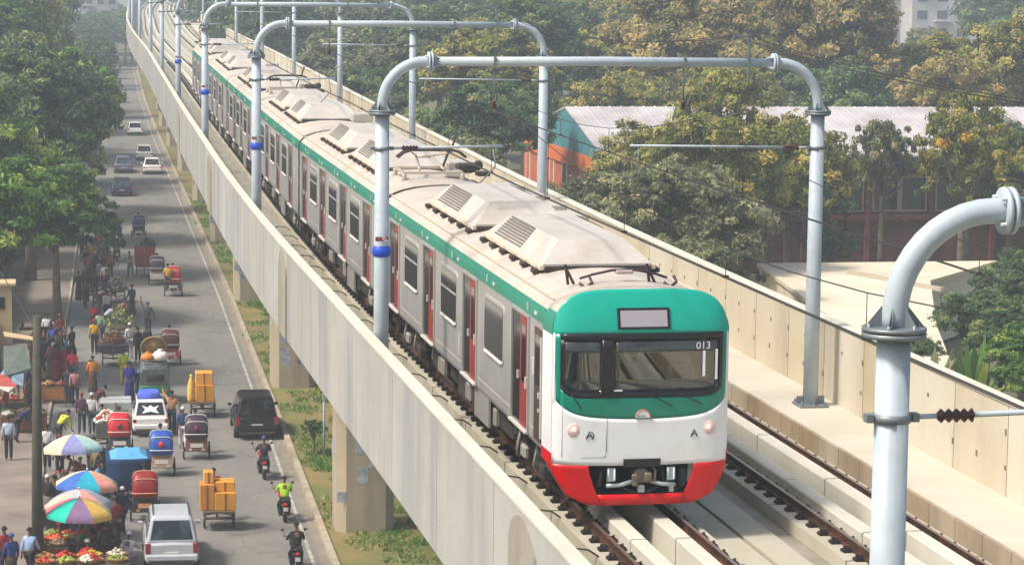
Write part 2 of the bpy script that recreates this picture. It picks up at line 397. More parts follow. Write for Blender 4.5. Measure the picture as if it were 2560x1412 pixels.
# dark marks of the form ties and drain holes on the right parapet
mb = MB(); random.seed(3)
for k in range(150):
    y = 30+1.3*k
    for z in (.5, 1.12):
        if random.random() < .8:
            o = off(y); mb.box((4.857+o, y+random.uniform(-.06, .06), z), (.012, .07, random.uniform(.06, .12)))
tag(mb.build('form_tie_marks', mat('tie_mark', '#7d6f55', .9), via), kind='stuff')
# mid slab strips and thin gap lines
mb = MB(); sweep(mb, rect(-1.02, -.16, -.4, -.36), Y0, Y1); sweep(mb, rect(-.1, .46, -.4, -.345), Y0, Y1); mb.build('cable_trough', M_PLI, via)
# piers
for k, y in enumerate([27.5, 57.4, 87.3, 117.5, 148, 178.5, 209, 239, 270, 302, 335, 370]):
    o = off(y); t = thing('viaduct_pier', '', 'pier', (o-.55, y, ZG+.1), head(y), 'concrete piers under the viaduct')
    mb = MB(); hw, hd = 1.0, .95
    def oct_(hw, hd, z, c=.32): return [(-hw+c, -hd, z), (hw-c, -hd, z), (hw, -hd+c, z), (hw, hd-c, z), (hw-c, hd, z), (-hw+c, hd, z), (-hw, hd-c, z), (-hw, -hd+c, z)]
    mb.rings([oct_(hw, hd, -.3), oct_(hw, hd, 5.0), oct_(hw+.05, hd, 5.6)], 0, False); mb.build('pier_shaft', M_PIER, t)
    mb = MB(); mb.rings([oct_(hw+.06, hd+.01, 5.601), oct_(2.7, hd+.25, 7.2), oct_(2.7, hd+.25, 7.895)], 0, False); mb.build('pier_cap', M_PIER, t)
    if k > 1:
        ml = MB(); random.seed(k)
        for q in range(7):
            u = random.uniform(-.9, .9); ml.box((u, -hd-.004, random.uniform(1.2, 3.2)), (random.uniform(.2, .45), .006, random.uniform(.25, .6)))
        for q in range(4): ml.box((-hw-.004, random.uniform(-.7, .7), random.uniform(1.2, 3)), (.006, random.uniform(.2, .4), random.uniform(.3, .6)))
        islands(ml, 'poster', mat('old_poster', '#b9bcc0', .8, col2='#7e8a9c', ns=4), t)
    names = {0: 'pier under the deck right below the leading carriage, hidden by the deck from above', 1: 'pier under the deck below the second carriage, hidden by the deck from above',
             2: 'nearest visible pier, large at the bottom beside the motorcycles', 3: 'second visible pier from the bottom, level with the green auto rickshaw',
             4: 'third visible pier from the bottom, level with the rust red load', 5: 'fourth visible pier from the bottom of the picture',
             6: 'fifth visible pier from the bottom of the picture', 7: 'sixth visible pier, small and far, near the saloons',
             8: 'seventh visible pier, far off by the farthest white car', 9: 'third pier from the hazy far end of the row', 10: 'last but one pier at the hazy bend of the road', 11: 'last pier of the row at the hazy bend'}
    t['label'] = names[k]

# ------------------------------------------------------------------ tracks
def track(xc, label):
    t = thing('railway_track', label, 'railway track', group='tracks on the viaduct deck')
    for sg in (-1, 1):
        x = xc+sg*.7525
        mb = MB(); sweep(mb, [(x-.075, -.155), (x+.075, -.155), (x+.075, -.14), (x+.012, -.12), (x+.012, -.04), (x+.036, -.03), (x+.036, -.004), (x-.036, -.004), (x-.036, -.03), (x-.012, -.04), (x-.012, -.12), (x-.075, -.14)], Y0, Y1, 4)
        r = mb.build('rail', M_RAIL, t)
        mt = MB(); sweep(mt, rect(x-.03, x+.03, -.0035, .002), Y0, Y1, 4); mt.build('rail_head', M_RAILT, r)
        # plinth: long cast blocks with gaps
        mb = MB(); y = Y0
        a, b = (x-.36, x+.24) if sg < 0 else (x-.24, x+.36)
        while y < 330:
            sweep(mb, [(a, -.4), (b, -.4), (b-.01, -.17), (a+.01, -.17)], y, y+4.22, 2.2); y += 4.3
        sweep(mb, rect(a, b, -.4, -.17), y, Y1, 6); mb.build('plinth', M_PLI, t)
        # guard kerbs inside the rails
        gx = (x+.245, x+.52) if sg < 0 else (x-.52, x-.245)
        y = Y0+1.0; n = 0
        rest = MB()
        while y < Y1-5:
            if n < 40:
                mb = MB(); sweep(mb, [(gx[0], -.4), (gx[1], -.4), (gx[1], .02), (gx[1]-.02, .045), (gx[0]+.02, .045), (gx[0], .02)], y, y+4.24, 4.3); mb.build('guard_kerb', M_GUARD, t)
            else: sweep(rest, rect(gx[0], gx[1], -.4, .045), y, y+4.24, 4.3)
            y += 4.3; n += 1
        rest.build('guard_kerb_run', M_GUARD, t)
        # fasteners
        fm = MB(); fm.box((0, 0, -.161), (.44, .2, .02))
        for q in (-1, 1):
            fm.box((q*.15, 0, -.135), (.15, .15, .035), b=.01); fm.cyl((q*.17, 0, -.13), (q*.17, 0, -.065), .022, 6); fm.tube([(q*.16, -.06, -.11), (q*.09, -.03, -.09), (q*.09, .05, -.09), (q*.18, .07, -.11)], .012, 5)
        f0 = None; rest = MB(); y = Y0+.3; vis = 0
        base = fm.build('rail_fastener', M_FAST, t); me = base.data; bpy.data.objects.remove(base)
        y = 30.0
        while y < 50:
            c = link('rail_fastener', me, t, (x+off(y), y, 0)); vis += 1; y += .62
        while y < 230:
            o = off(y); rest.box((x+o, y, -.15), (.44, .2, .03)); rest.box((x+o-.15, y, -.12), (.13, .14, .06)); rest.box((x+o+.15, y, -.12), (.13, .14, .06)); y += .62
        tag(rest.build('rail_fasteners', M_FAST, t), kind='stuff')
    return t
track(-1.92, 'left railway track of the viaduct, the one under the green train')
track(1.92, 'empty right railway track of the viaduct with rusty rails')
# little earthing cables along the left walkway
mb = MB()
for k in range(20):
    y = 33+2.9*k; o = off(y)
    mb.tube([(-3.0+o, y, -.15), (-3.15+o, y+.05, -.05), (-3.4+o, y+.15, -.03), (-3.62+o, y+.35, -.14)], .016, 5)
tag(mb.build('earthing_cables', M_WIRE), kind='stuff', label='short black cable loops along the left walkway beside the rail', cat='cable')

# ------------------------------------------------------------------ catenary portals
PY = [20.3, 51.0, 80.0, 112.2, 145, 178.5, 212.5, 246, 283, 322, 362, 405]
PN = ['grey pole portal standing nearest, arching out at the right edge of the picture', 'grey pole portal spanning the roof of the leading carriage',
      'second full portal from the front, over the second carriage end', 'portal over the third carriage, its beam touching the top edge',
      'portal behind the small blue sign fourth along the line', 'slim portal fifth along the line over the train tail', 'slim white portal just past the tail of the train',
      'hazy slim portal seventh along the line', 'hazy slim portal eighth along the line', 'far slim portal ninth along the line', 'far slim portal tenth along the line', 'farthest slim portal at the bend']
XL, XR, ZF, ZB, XC = -4.76, 4.26, 6.1, 7.1, -.25
def portal(y, k):
    t = thing('catenary_portal', PN[k], 'catenary portal', (off(y), y, 0), head(y), 'portals over the tracks')
    sg = 16 if k < 4 else 8
    for x, zb in ((XL, -.16), (XR, 0)):
        mb = MB(); mb.tube([(x, 0, zb), (x, 0, 2.5), (x, 0, ZF-.03)], [.16, .152, .142], sg)
        p = mb.build('pole', M_GALV, t)
        mb = MB(); mb.box((x, 0, zb+.03), (.62, .62, .05), b=.01)
        for a in range(4):
            dx, dy = [(1, 0), (0, 1), (-1, 0), (0, -1)][a]
            mb.box((x+dx*.22, dy*.22, zb+.13), (.16 if dx else .02, .16 if dy else .02, .16))
            mb.cyl((x+.25*(1 if a < 2 else -1), .25*(1 if a % 2 else -1), zb+.05), (x+.25*(1 if a < 2 else -1), .25*(1 if a % 2 else -1), zb+.12), .025, 6)
        mb.build('base_plate', M_GALVD, p)
        mb = MB(); mb.lathe((x, 0, 0), [(.27, ZF-.05), (.27, ZF-.005)], sg); mb.lathe((x, 0, 0), [(.27, ZF+.005), (.27, ZF+.04)], sg)
        for a in range(6 if k < 4 else 0):
            c, s_ = math.cos(a*PI/3), math.sin(a*PI/3); mb.cyl((x+.22*c, .22*s_, ZF-.08), (x+.22*c, .22*s_, ZF+.07), .02, 6)
            mb.add([(x+.11*c, .11*s_, ZF+.04), (x+.26*c, .26*s_, ZF+.04), (x+.11*c, .11*s_, ZF+.22)], [(0, 1, 2)])
        mb.build('flange', M_GALVD, p)
        mb = MB(); mb.lathe((x, 0, 0), [(.165, 5.34), (.165, 5.41)], sg); mb.box((x-.2, 0, 5.375), (.06, .1, .07)); mb.box((x+.2, 0, 5.375), (.06, .1, .07)); mb.build('clamp', M_GALVD, p)
        # curved arm from the pole up to the beam
        s_ = 1 if x < 0 else -1; fx = XC-3.545*s_
        path = [(x, 0, ZF+.04), (x, 0, ZF+.12)]
        for q in range(1, 11):
            a = q/10*PI/2; path.append((x+(1-math.cos(a))*(abs(fx-x)-.12)*s_, 0, ZF+.12+math.sin(a)*(ZB-ZF-.12)))
        path.append((fx, 0, ZB)); mb = MB(); mb.tube(path, .108, sg); mb.build('arch', M_GALV, t)
        mb = MB()
        mb.lathe((fx-.035*s_, 0, ZB), [(.11, -.02), (.2, -.02), (.2, .015), (.11, .015)], sg, axis='X'); mb.lathe((fx+.02*s_, 0, ZB), [(.11, -.015), (.2, -.015), (.2, .02), (.11, .02)], sg, axis='X')
        for a in range(4 if k < 4 else 0):
            c, s2 = math.cos(a*PI/2+PI/4)*.15, math.sin(a*PI/2+PI/4)*.15; mb.cyl((fx-.1, c, ZB+s2), (fx+.1, c, ZB+s2), .018, 6)
            mb.add([(fx+.02*s_, c*.6, ZB+s2*.6), (fx+.02*s_, c*1.25, ZB+s2*1.25), (fx+.2*s_, c*.6, ZB+s2*.6)], [(0, 1, 2)])
        mb.build('arch_flange', M_GALV, t)
    mb = MB(); mb.tube([(XC-3.5, 0, ZB), (XC, 0, ZB+.02), (XC+3.5, 0, ZB)], .095, sg); mb.build('beam', M_GALV, t)
    # registration arms on insulators
    for x, s_, ln in ((XL, 1, 2.45), (XR, -1, 3.95)):
        a = MB(); a.cyl((x+s_*.17, 0, 5.375), (x+s_*.42, 0, 5.38), .022, 6); a.cyl((x+s_*.68, 0, 5.385), (x+s_*ln, 0, 5.42), .025, 8)
        arm = a.build('registration_arm', M_GALV, t)
        i = MB(); i.lathe((x+s_*.4, 0, 5.38), [((.062 if q % 2 else .03), s_*q*.034) for q in range(10)], 10, axis='X'); i.build('insulator', M_INS, arm)
        d = MB(); d.tube([(x+s_*(ln-.2), 0, 5.41), (x+s_*(ln-.15), .02, 5.0), (x+s_*(ln-.45), .03, 4.68)], .016, 5); d.build('steady_arm', M_GALVD, arm)
    # droppers from the beam with their insulators, and the feeder bracket
    for x in (-2.51, 1.40):
        mb = MB(); mb.cyl((x, 0, ZB-.08), (x, 0, ZB-.75), .022, 6); mb.box((x, 0, ZB), (.05, .24, .22)); d = mb.build('dropper', M_GALVD, t)
        i = MB(); i.lathe((x, 0, ZB-.95), [((.06 if q % 2 else .03), q*.03) for q in range(7)], 8); i.build('insulator', M_INS, d)
    mb = MB(); mb.box((2.74, -.11, ZB+.09), (.05, .04, .9)); mb.box((2.58, -.11, ZB+.54), (.36, .05, .05)); mb.build('feeder_bracket', M_GALVD, t)
    if k in (1, 2, 3, 4):
        mb = MB(); mb.ball((XL, 0, 3.32), (.2, .2, .17), 20, 10)
        sgn = mb.build('number_band', M_BLUE, t)
        n2 = MB(); n2.box((XL-.02, -.19, 3.58), (.26, .012, .09)); n2.build('number_strip', mat('strip_red', '#8d3a4a', .6, col2='#c9c9d4', ns=12, lo=.5, hi=.55), t)
    return t
for k, y in enumerate(PY): portal(y, k)
# ------------------------------------------------------------------ overhead wires
def wire_line(x, label):
    t = thing('overhead_wire', label, 'overhead wire', group='overhead wires')
    mb = MB(); ms = MB(); dr = MB()
    ys = [-8]+PY
    for a, b in zip(ys[:-1], ys[1:]):
        xa = x+(.12 if ys.index(a) % 2 else -.12); xb = x+(.12 if ys.index(b) % 2 else -.12)
        P1 = []; P2 = []; P3 = []
        n = 10
        for k in range(n+1):
            u = k/n; y = a+(b-a)*u; o = off(y)+xa+(xb-xa)*u; sg = 4*u*(1-u)
            P1.append((o-.025, y, 4.64)); P3.append((o+.025, y, 4.64)); P2.append((o, y, 6.0-.95*sg))
            if 0 < k < n and k % 2 == 1: dr.cyl((o, y, 4.64), (o, y, 6.0-.95*sg), .006, 4); dr.box((o, y, 4.65), (.09, .05, .035))
        mb.tube(P1, .010, 5); mb.tube(P3, .010, 5); ms.tube(P2, .009, 5)
    mb.build('contact_wire', M_WIRE, t); ms.build('messenger_wire', M_WIRE, t); tag(dr.build('wire_droppers', M_WIRE, t), kind='stuff')
wire_line(-1.92, 'paired overhead wires above the left track and the train')
wire_line(1.92, 'paired dark overhead wires with clips above the empty right track')
mb = MB()
for x, z in ((2.42, 7.66), (2.73, 7.66)):
    P1 = []
    for a, b in zip(PY[:-1], PY[1:]):
        for k in range(8):
            u = k/8; y = a+(b-a)*u; P1.append((x+off(y), y, z-.5*4*u*(1-u)))
    mb.tube(P1, .010, 5)
tag(mb.build('feeder_wire', M_WIRE), 'thin pair of feeder cables slung along the right ends of the portals', 'overhead wire', 'overhead wires')
# ------------------------------------------------------------------ metro train
HW = 1.475
def body_prof(h0=1.05):
    P = [(-HW+.03, h0), (-HW, h0+.08), (-HW, 3.18)]
    pr = [(-1.462, 3.3), (-1.43, 3.42), (-1.36, 3.52), (-1.22, 3.61), (-1.0, 3.69), (-.7, 3.755), (-.35, 3.79), (0, 3.80)]
    P += pr + [(-x, z) for x, z in pr[::-1][1:]]
    P += [(HW, 3.18), (HW, h0+.08), (HW-.03, h0)]
    return P
DOORS = [2.9, 7.95, 13.0, 18.05]; WINS = [5.42, 10.45, 15.5]
M_DOORR = mat('door_red', '#8a2422', .4, col2='#984034', ns=1.5); M_DOORD = mat('door_dark_glass', '#2b2320', .1, spec=.7)
M_WINF = mat('window_frame', '#c9c6c0', .35, .4)
def side_parts(t, lead, near=True):
    """doors and windows of both long sides, in car coordinates: y runs from the front end backwards"""
    for sx in (-1, 1):
        X = sx*HW
        if sx > 0 and not near: continue
        for d in DOORS:
            fr = MB()
            fr.prism([(d-.78, 1.12), (d+.78, 1.12), (d+.78, 1.16), (d-.78, 1.16)], X-sx*.02, X+sx*.07); dr = None
            L = MB(); 
            L.prism([(d+.01, 1.17), (d+.7, 1.17), (d+.7, 3.03), (d+.64, 3.08), (d+.01, 3.08)], X-sx*.05, X+sx*.012)
            far = L.build('door_leaf', M_DOORD if 1 else M_STEEL, t)
            L = MB(); L.prism([(d-.7, 1.17), (d-.01, 1.17), (d-.01, 3.08), (d-.64, 3.08), (d-.7, 3.03)], X-sx*.05, X+sx*.016)
            near_l = L.build('door_leaf', M_DOORR, t)
            g = MB(); g.prism([(d-.52, 1.95), (d-.16, 1.95), (d-.16, 2.95), (d-.52, 2.95)], X, X+sx*.022); g.build('door_glass', M_GLASSD, near_l)
            h = MB(); h.box((X+sx*.03, d-.62, 1.98), (.03, .07, .2)); h.box((X+sx*.03, d+.1, 2.02), (.03, .05, .14)); h.build('door_handle', M_UNITW, near_l)
            s = MB()
            s.prism([(d-.8, 1.16), (d-.72, 1.16), (d-.72, 3.1), (d-.8, 3.1)], X-sx*.02, X+sx*.035); s.prism([(d+.72, 1.16), (d+.8, 1.16), (d+.8, 3.1), (d+.72, 3.1)], X-sx*.02, X+sx*.035)
            s.prism([(d-.8, 3.101), (d+.8, 3.101), (d+.8, 3.15), (d-.8, 3.15)], X-sx*.02, X+sx*.035)
            s.build('door_frame', M_STEEL, t)
            fr.build('door_sill', M_UNITW, t)
        for wdx, wy in enumerate(WINS):
            f = MB(); a, b = wy-.98, wy+.98
            def rr(a, b, z0, z1, r):
                P = []
                for cx, cy, s0 in ((b-r, z1-r, 0), (a+r, z1-r, 1), (a+r, z0+r, 2), (b-r, z0+r, 3)):
                    for q in range(5): an = (s0+q/4)*PI/2; P.append((cx+r*math.cos(an), cy+r*math.sin(an)))
                return P
            f.prism(rr(a, b, 1.93, 3.0, .14), X-sx*.02, X+sx*.018); w_ = f.build('window', M_WINF, t)
            g = MB(); g.prism(rr(a+.06, b-.06, 1.99, 2.94, .1), X, X+sx*.024)
            g.build('window_glass', M_GLASSG if (lead and wdx == 0) else M_GLASSD, w_)
            if not (lead and wdx == 0):
                q = MB(); q.box((X+sx*.027, wy, 2.55), (.012, 1.84, .035)); q.build('window_bar', M_WINF, w_)
            q = MB(); q.box((X+sx*.03, wy, 1.945), (.05, 1.7, .05), b=.015); q.build('window_sill', M_UNITW, w_)
        gs = MB(); gs.prism([(.95 if lead else .12, 3.19), (19.85, 3.19), (19.85, 3.4), (.95 if lead else .12, 3.4)], X-sx*.02, X+sx*.008)
        gs.add([], [])
        V = []
        y0 = .95 if lead else .12
        gs2 = [(X+sx*.008, 3.17), (X-sx*.003, 3.3), (X-sx*.036, 3.43)]
        mb = MB(); mb.rings([[(x, y0, z) for x, z in gs2+[(gs2[2][0]-sx*.03, 3.43), (gs2[0][0]-sx*.03, 3.17)]], [(x, 19.85, z) for x, z in gs2+[(gs2[2][0]-sx*.03, 3.43), (gs2[0][0]-sx*.03, 3.17)]]], 0, False)
        mb.build('green_stripe', M_GREEN, t)
        sm_ = MB()
        for y in DOORS: sm_.box((X+sx*.001, y-.95, 2.1), (.006, .012, 2.0)); sm_.box((X+sx*.001, y+.95, 2.1), (.006, .012, 2.0))
        sm_.box((X+sx*.001, 10, 1.3), (.006, 17.6, .012)); tag(sm_.build('panel_seams', M_BEIGE, t), kind='stuff')
        mk = MB(); random.seed(5)
        for k in range(5):
            y = 1.6+k*3.9; mk.box((X+sx*.006, y, 3.27), (.02, .2, .05)); mk.box((X+sx*.006, y+.7, 3.29), (.02, .05, .13))
        mk.build('stripe_marks', M_UNITW, t)
def ac_unit(t, y0, y1, big=True):
    zt, zb = 4.24, 3.8; w0, w1 = .98, .6
    mb = MB()
    mb.add([(-w0, y0, zb+.06), (w0, y0, zb+.06), (w0, y1, zb+.06), (-w0, y1, zb+.06), (-w1, y0+.55, zt), (w1, y0+.55, zt), (w1, y1-.5, zt), (-w1, y1-.5, zt),
            (-w0, y0, zb), (w0, y0, zb), (w0, y1, zb), (-w0, y1, zb)],
           [(0, 1, 5, 4), (1, 2, 6, 5), (2, 3, 7, 6), (3, 0, 4, 7), (4, 5, 6, 7), (0, 8, 9, 1), (1, 9, 10, 2), (2, 10, 11, 3), (3, 11, 8, 0)])
    u = mb.build('air_conditioner', M_ACUNIT, t)
    lv = MB(); n = 8; ya, yb = y0+2.3, y1-.6
    for sx in (-1, 1):
        for k in range(n):
            f_ = (k+.6)/n; x = w0-.03+(w1+.02-w0+.03)*f_; z = zb+.075+(zt-zb-.07)*f_; sh = .18*(k/n)
            nn = Vector((sx*.42, 0, .45)).normalized()*.014; dx = Vector((-sx*.014, 0, .014))
            a = Vector((sx*x, ya+sh, z))+nn; b = Vector((sx*x, yb-sh, z))+nn
            lv.add([a-dx, b-dx, b+dx, a+dx], [(0, 1, 2, 3)])
    tag(lv.build('louvre_grille', mat('louvre_dark', '#6a625a', .7), u), kind='stuff')
    ft = MB(); ft.box((-w0-.02, (y0+y1)/2, zb+.0), (.1, y1-y0, .1), b=.02); ft.box((w0+.02, (y0+y1)/2, zb+.0), (.1, y1-y0, .1), b=.02)
    ft.build('mounting_rail', M_BEIGE, u)
    bk = MB()
    for sx in (-1, 1):
        for k in range(6):
            y = y0+.2+(y1-y0-.4)*k/5; bk.box((sx*(w0+.1), y, zb-.07), (.14, .22, .09), b=.02)
    bk.box((0, y0-.03, zb-.02), (1.9, .08, .09)); tag(bk.build('mounting_feet', M_DARK, u), kind='stuff')
def vents(t, ys):
    for y in ys:
        mb = MB(); mb.box((.86, y, 3.98), (.66, .8, .3), b=.04); mb.build('roof_vent', M_ACUNIT, t)
def pantograph(t, y):
    g = thing('pantograph', None, None); g.parent = t; g.location = (0, y, 3.8)
    M = mat('pantograph_arms', '#bfb6a6', .5, .3); mb = MB()
    mb.box((0, -.1, .14), (1.5, .06, .06)); mb.box((0, 1.5, .14), (1.5, .06, .06)); mb.box((-.72, .7, .14), (.06, 1.6, .06)); mb.box((.72, .7, .14), (.06, 1.6, .06))
    for x in (-.72, .72):
        for y_ in (-.1, 1.5): mb.lathe((x, y_, 0), [(.07, -.05), (.05, 0), (.07, .04), (.05, .08), (.06, .12)], 8)
    mb.build('base_frame', M, g)
    mb = MB(); mb.tube([(-.3, .1, .2), (-.2, 1.5, .42)], .035, 6); mb.tube([(.3, .1, .2), (.2, 1.5, .42)], .035, 6); mb.tube([(-.2, 1.5, .42), (.2, 1.5, .42)], .035, 6)
    mb.build('lower_arm', M, g)
    mb = MB(); mb.tube([(-.2, 1.5, .44), (-.5, .2, .62)], .026, 6); mb.tube([(.2, 1.5, .44), (.5, .2, .62)], .026, 6); mb.build('upper_arm', M, g)
    mb = MB()
    for y_ in (.1, .38): mb.tube([(-.85, y_, .5), (-.7, y_, .62), (-.5, y_, .68), (.5, y_, .68), (.7, y_, .62), (.85, y_, .5)], .03, 6)
    mb.build('collector_head', M_DARK, g)
    mb = MB(); mb.tube([(.35, .9, .1), (.5, .9, .5), (.62, .85, .72), (.7, .8, 1.0)], .03, 6); mb.box((.95, .75, .2), (.5, .32, .22), b=.05); mb.lathe((1.25, .75, .25), [(.1, -.12), (.13, 0), (.1, .12)], 10, axis='Y')
    mb.box((1.3, .35, .08), (.3, .5, .1)); mb.build('surge_arrester', M_DARK, g)
    mb = MB(); mb.box((.55, .45, .06), (.45, .4, .16), b=.05); mb.build('junction_box', M_UNITW, g)
    return g
def bogie(t, y, k=0):
    b = thing('bogie', None, None); b.parent = t; b.location = (0, y, 0)
    mb = MB()
    for sx in (-1, 1):
        mb.rings([[(sx*1.05, yy, zz) for yy, zz in ((-1.5, .55), (-.6, .55), (-.35, .35), (.35, .35), (.6, .55), (1.5, .55), (1.5, .78), (.7, .78), (.35, .6), (-.35, .6), (-.7, .78), (-1.5, .78))],
                  [(sx*1.2, yy, zz) for yy, zz in ((-1.5, .55), (-.6, .55), (-.35, .35), (.35, .35), (.6, .55), (1.5, .55), (1.5, .78), (.7, .78), (.35, .6), (-.35, .6), (-.7, .78), (-1.5, .78))]], 0, False)
        for yy in (-1.05, 1.05):
            mb.box((sx*1.16, yy, .48), (.24, .34, .3), b=.04); mb.lathe((sx*1.2, yy, .78), [(.13, -.05), (.15, .0), (.13, .05), (.15, .1), (.13, .15)], 8)
    mb.box((0, 0, .6), (2.1, .5, .3)); mb.build('bogie_frame', M_DARK, b)
    for yy in (-1.05, 1.05):
        mb = MB()
        for sx in (-1, 1): mb.lathe((sx*.7525, yy, .43), [(.1, -.07), (.45, -.07), (.45, -.04), (.42, -.03), (.42, .06), (.36, .06), (.34, .02), (.12, .02), (.12, .08)], 24, axis='X')
        mb.cyl((-.9, yy, .43), (.9, yy, .43), .08, 10); mb.build('wheelset', mat('wheel_steel', '#5a5350', .5, .5), b)
    mb = MB()
    for sx in (-1, 1):
        for yy in (-.7, .8): mb.tube([(sx*1.25, yy, .9), (sx*1.3, yy+.1, .5), (sx*1.2, yy+.3, .35)], .03, 5)
        mb.box((sx*1.32, .1, .62), (.1, .4, .22), b=.03)
    islands(mb, 'brake_rod', mat('brake_grey', '#9a958c', .6), b)
def under(t, lead):
    mb = MB()
    rnd = random.Random(4)
    for (y, l, w_, h, m) in ((5.6, 1.6, 2.5, .5, 0), (7.6, 1.2, 2.3, .55, 0), (9.4, 1.9, 2.6, .6, 0), (11.6, 1.3, 2.4, .5, 0), (13.3, 1.2, 2.5, .55, 0)):
        mb.box((0, y, 1.02-h/2-.02), (w_, l, h), b=.04)
    for y in (4.6, 6.7, 8.3, 10.6, 12.6, 14.2): mb.box((0, y, .93), (2.7, .08, .12))
    u = mb.build('underfloor_boxes', M_DARK, t)
    mb = MB()
    for (y, l) in ((6.2, .6), (8.9, .5), (12.2, .7)): mb.box((-1.3, y, .72), (.12, l, .34), b=.03); mb.box((1.3, y, .72), (.12, l, .34), b=.03)
    islands(mb, 'equipment_case', mat('case_grey', '#8f8a82', .5), t)
def shell(t, y0, y1, end0=True):
    mb = MB(); P = body_prof(); RS = []
    for y in (y0, y1): RS.append([(x, y, z) for x, z in P])
    mb.rings(RS, 0, False, cap=False); b = mb.build('body_shell', M_STEEL, t)
    # the roof skin lies 3 mm proud of the shell
    rp = [(x*1.002, z+.004) for x, z in P if z > 3.4]; rp2 = [(x, z-.02) for x, z in rp[::-1]]
    mb = MB(); mb.rings([[(x, y0-.005, z) for x, z in rp+rp2], [(x, y1+.005, z) for x, z in rp+rp2]], 0, False); mb.build('roof', M_ROOFT, t)
    mb = MB()
    for k in range(1, 7):
        y = y0+(y1-y0)*k/7; mb.rings([[(x, y-.015, z+.004) for x, z in rp], [(x, y+.015, z+.004) for x, z in rp]], 0, False, closed=False, cap=False)
    for sx in (-1, 1): mb.box((sx*1.3, (y0+y1)/2, 3.585), (.05, y1-y0-.1, .03))
    mb.build('roof_seams', M_BEIGE, t)
    return b
def car(y, lead, label, panto=False, near=True, tail=False):
    L = 19.9; o = off(y+L/2)
    hd = -math.atan((off(y+L)-off(y))/L)
    t = thing('metro_carriage', label, 'train carriage', (-1.92+off(y), y, 0), hd, 'carriages of the green metro train')
    shell(t, .9 if lead else .1, L-.1)
    side_parts(t, lead, near)
    under(t, lead)
    for yb in (3.1, 16.8): bogie(t, yb)
    mb = MB(); mb.box((-HW+.05, 6.85 if lead else 6.6, .78), (.04, 1.5, .55)); mb.box((HW-.05, 6.85, .78), (.04, 1.5, .55)); islands(mb, 'side_skirt', M_STEEL, t)
    if not tail:
        mb = MB(); P = [(x*.93, z*.97) for x, z in body_prof()]
        mb.rings([[(x*(1-.03*(k % 2)), L-.1+.3*k/6, z) for x, z in P] for k in range(7)], 0, False); mb.build('gangway_bellows', M_DARK, t)
    if lead:
        ac_unit(t, 3.5, 9.0); ac_unit(t, 10.3, 15.9); vents(t, (10.0, 12.1, 14.3, 16.6))
    else:
        ac_unit(t, 4.6, 9.9); ac_unit(t, 11.4, 16.9); vents(t, (3.3,))
    if panto: pantograph(t, 1.9)
    mb = MB(); mb.box((-HW-.005, 1.75 if lead else 1.5, 2.35), (.02, .12, .3)); mb.box((-HW-.005, 9.2, 1.62), (.02, .06, .42)); islands(mb, 'door_lamp', M_UNITW, t)
    return t
cars = [car(40.45, True, 'leading carriage of the train, with green, white and red cab end', False)]
cars.append(car(60.55, False, 'second carriage with a folded pantograph on its roof, right behind the leading one', True, False))
cars.append(car(80.6, False, 'third carriage of the train, without a pantograph', False, False))
cars.append(car(100.6, False, 'fourth carriage, its pantograph showing under the third portal beam', True, False))
cars.append(car(120.6, False, 'fifth carriage of the train, pale with haze', False, False))
cars.append(car(140.6, False, 'tail carriage of the train, the farthest one', False, False, True))

# ---- the cab front of the leading carriage, in car coordinates (front plane near y = 0)
lead = cars[0]
def ytop(z): return max(0, z-3.12)**1.5*.42
def yface(x, z):
    u = abs(x)/HW
    return .02+.05*u**2+.15*u**9+ytop(z)+max(0, 1.0-z)*.06
def ztop(u): return 3.02+.81*(1-min(1, abs(u))**5.0)**(1/2.5)
def patch(name, M, zl, zu, xl, xu, par, dy=0, nx=40, nz=10, wfun=None, th=.03):
    """surface piece of the face between two curves; xl, xu are halves of the width"""
    mb = MB(); F = []; V = []
    for j in range(nz+1):
        for i in range(nx+1):
            # finer sampling towards the corners
            s = i/nx; u = xl+(xu-xl)*(.5-.5*math.cos(PI*s)) if (xl <= -.99 and xu >= .99) else xl+(xu-xl)*s
            a, b = zl(u), zu(u); z = a+(b-a)*j/nz; x = u*(wfun(z) if wfun else HW); V.append((x, yface(x, z)-dy, z))
    for j in range(nz):
        for i in range(nx): k = j*(nx+1)+i; F.append((k, k+1, k+nx+2, k+nx+1))
    mb.add(V, F, 0, True); o = mb.build(name, M, par)
    sd_ = o.modifiers.new('t', 'SOLIDIFY'); sd_.thickness = th; sd_.offset = -1
    return o
nose = lead
zg = lambda u: 1.72+.10*u*u+.28*abs(u)**7          # lower edge of the green
zm = lambda u: 2.08+.16*(abs(u)/.92)**14 if abs(u) < .92 else 2.24   # lower edge of the black mask
GW = .975; MW = .92
patch('upper_mask', M_GREEN_LIT, lambda u: 3.13 if abs(u) < 1 else 3.02, ztop, -1, 1, nose, nx=60, nz=14)
patch('white_panel', M_WHITE, lambda u: .985-.03*(1-u*u), lambda u: zg(u) if abs(u) < GW else 3.02, -1, 1, nose, nx=60, nz=12)
patch('green_panel', M_GREEN, zg, zm, -MW, MW, nose, nx=40, nz=6)
for s_ in (-1, 1):
    a, b = sorted((s_*MW, s_*GW)); patch('green_panel', M_GREEN, zg, lambda u: 3.131, a, b, nose, nx=4, nz=10)
    a, b = sorted((s_*GW, s_*.9999)); patch('white_panel', M_WHITE, lambda u: zg(u)-.1, lambda u: 3.131, a, b, nose, nx=4, nz=10)
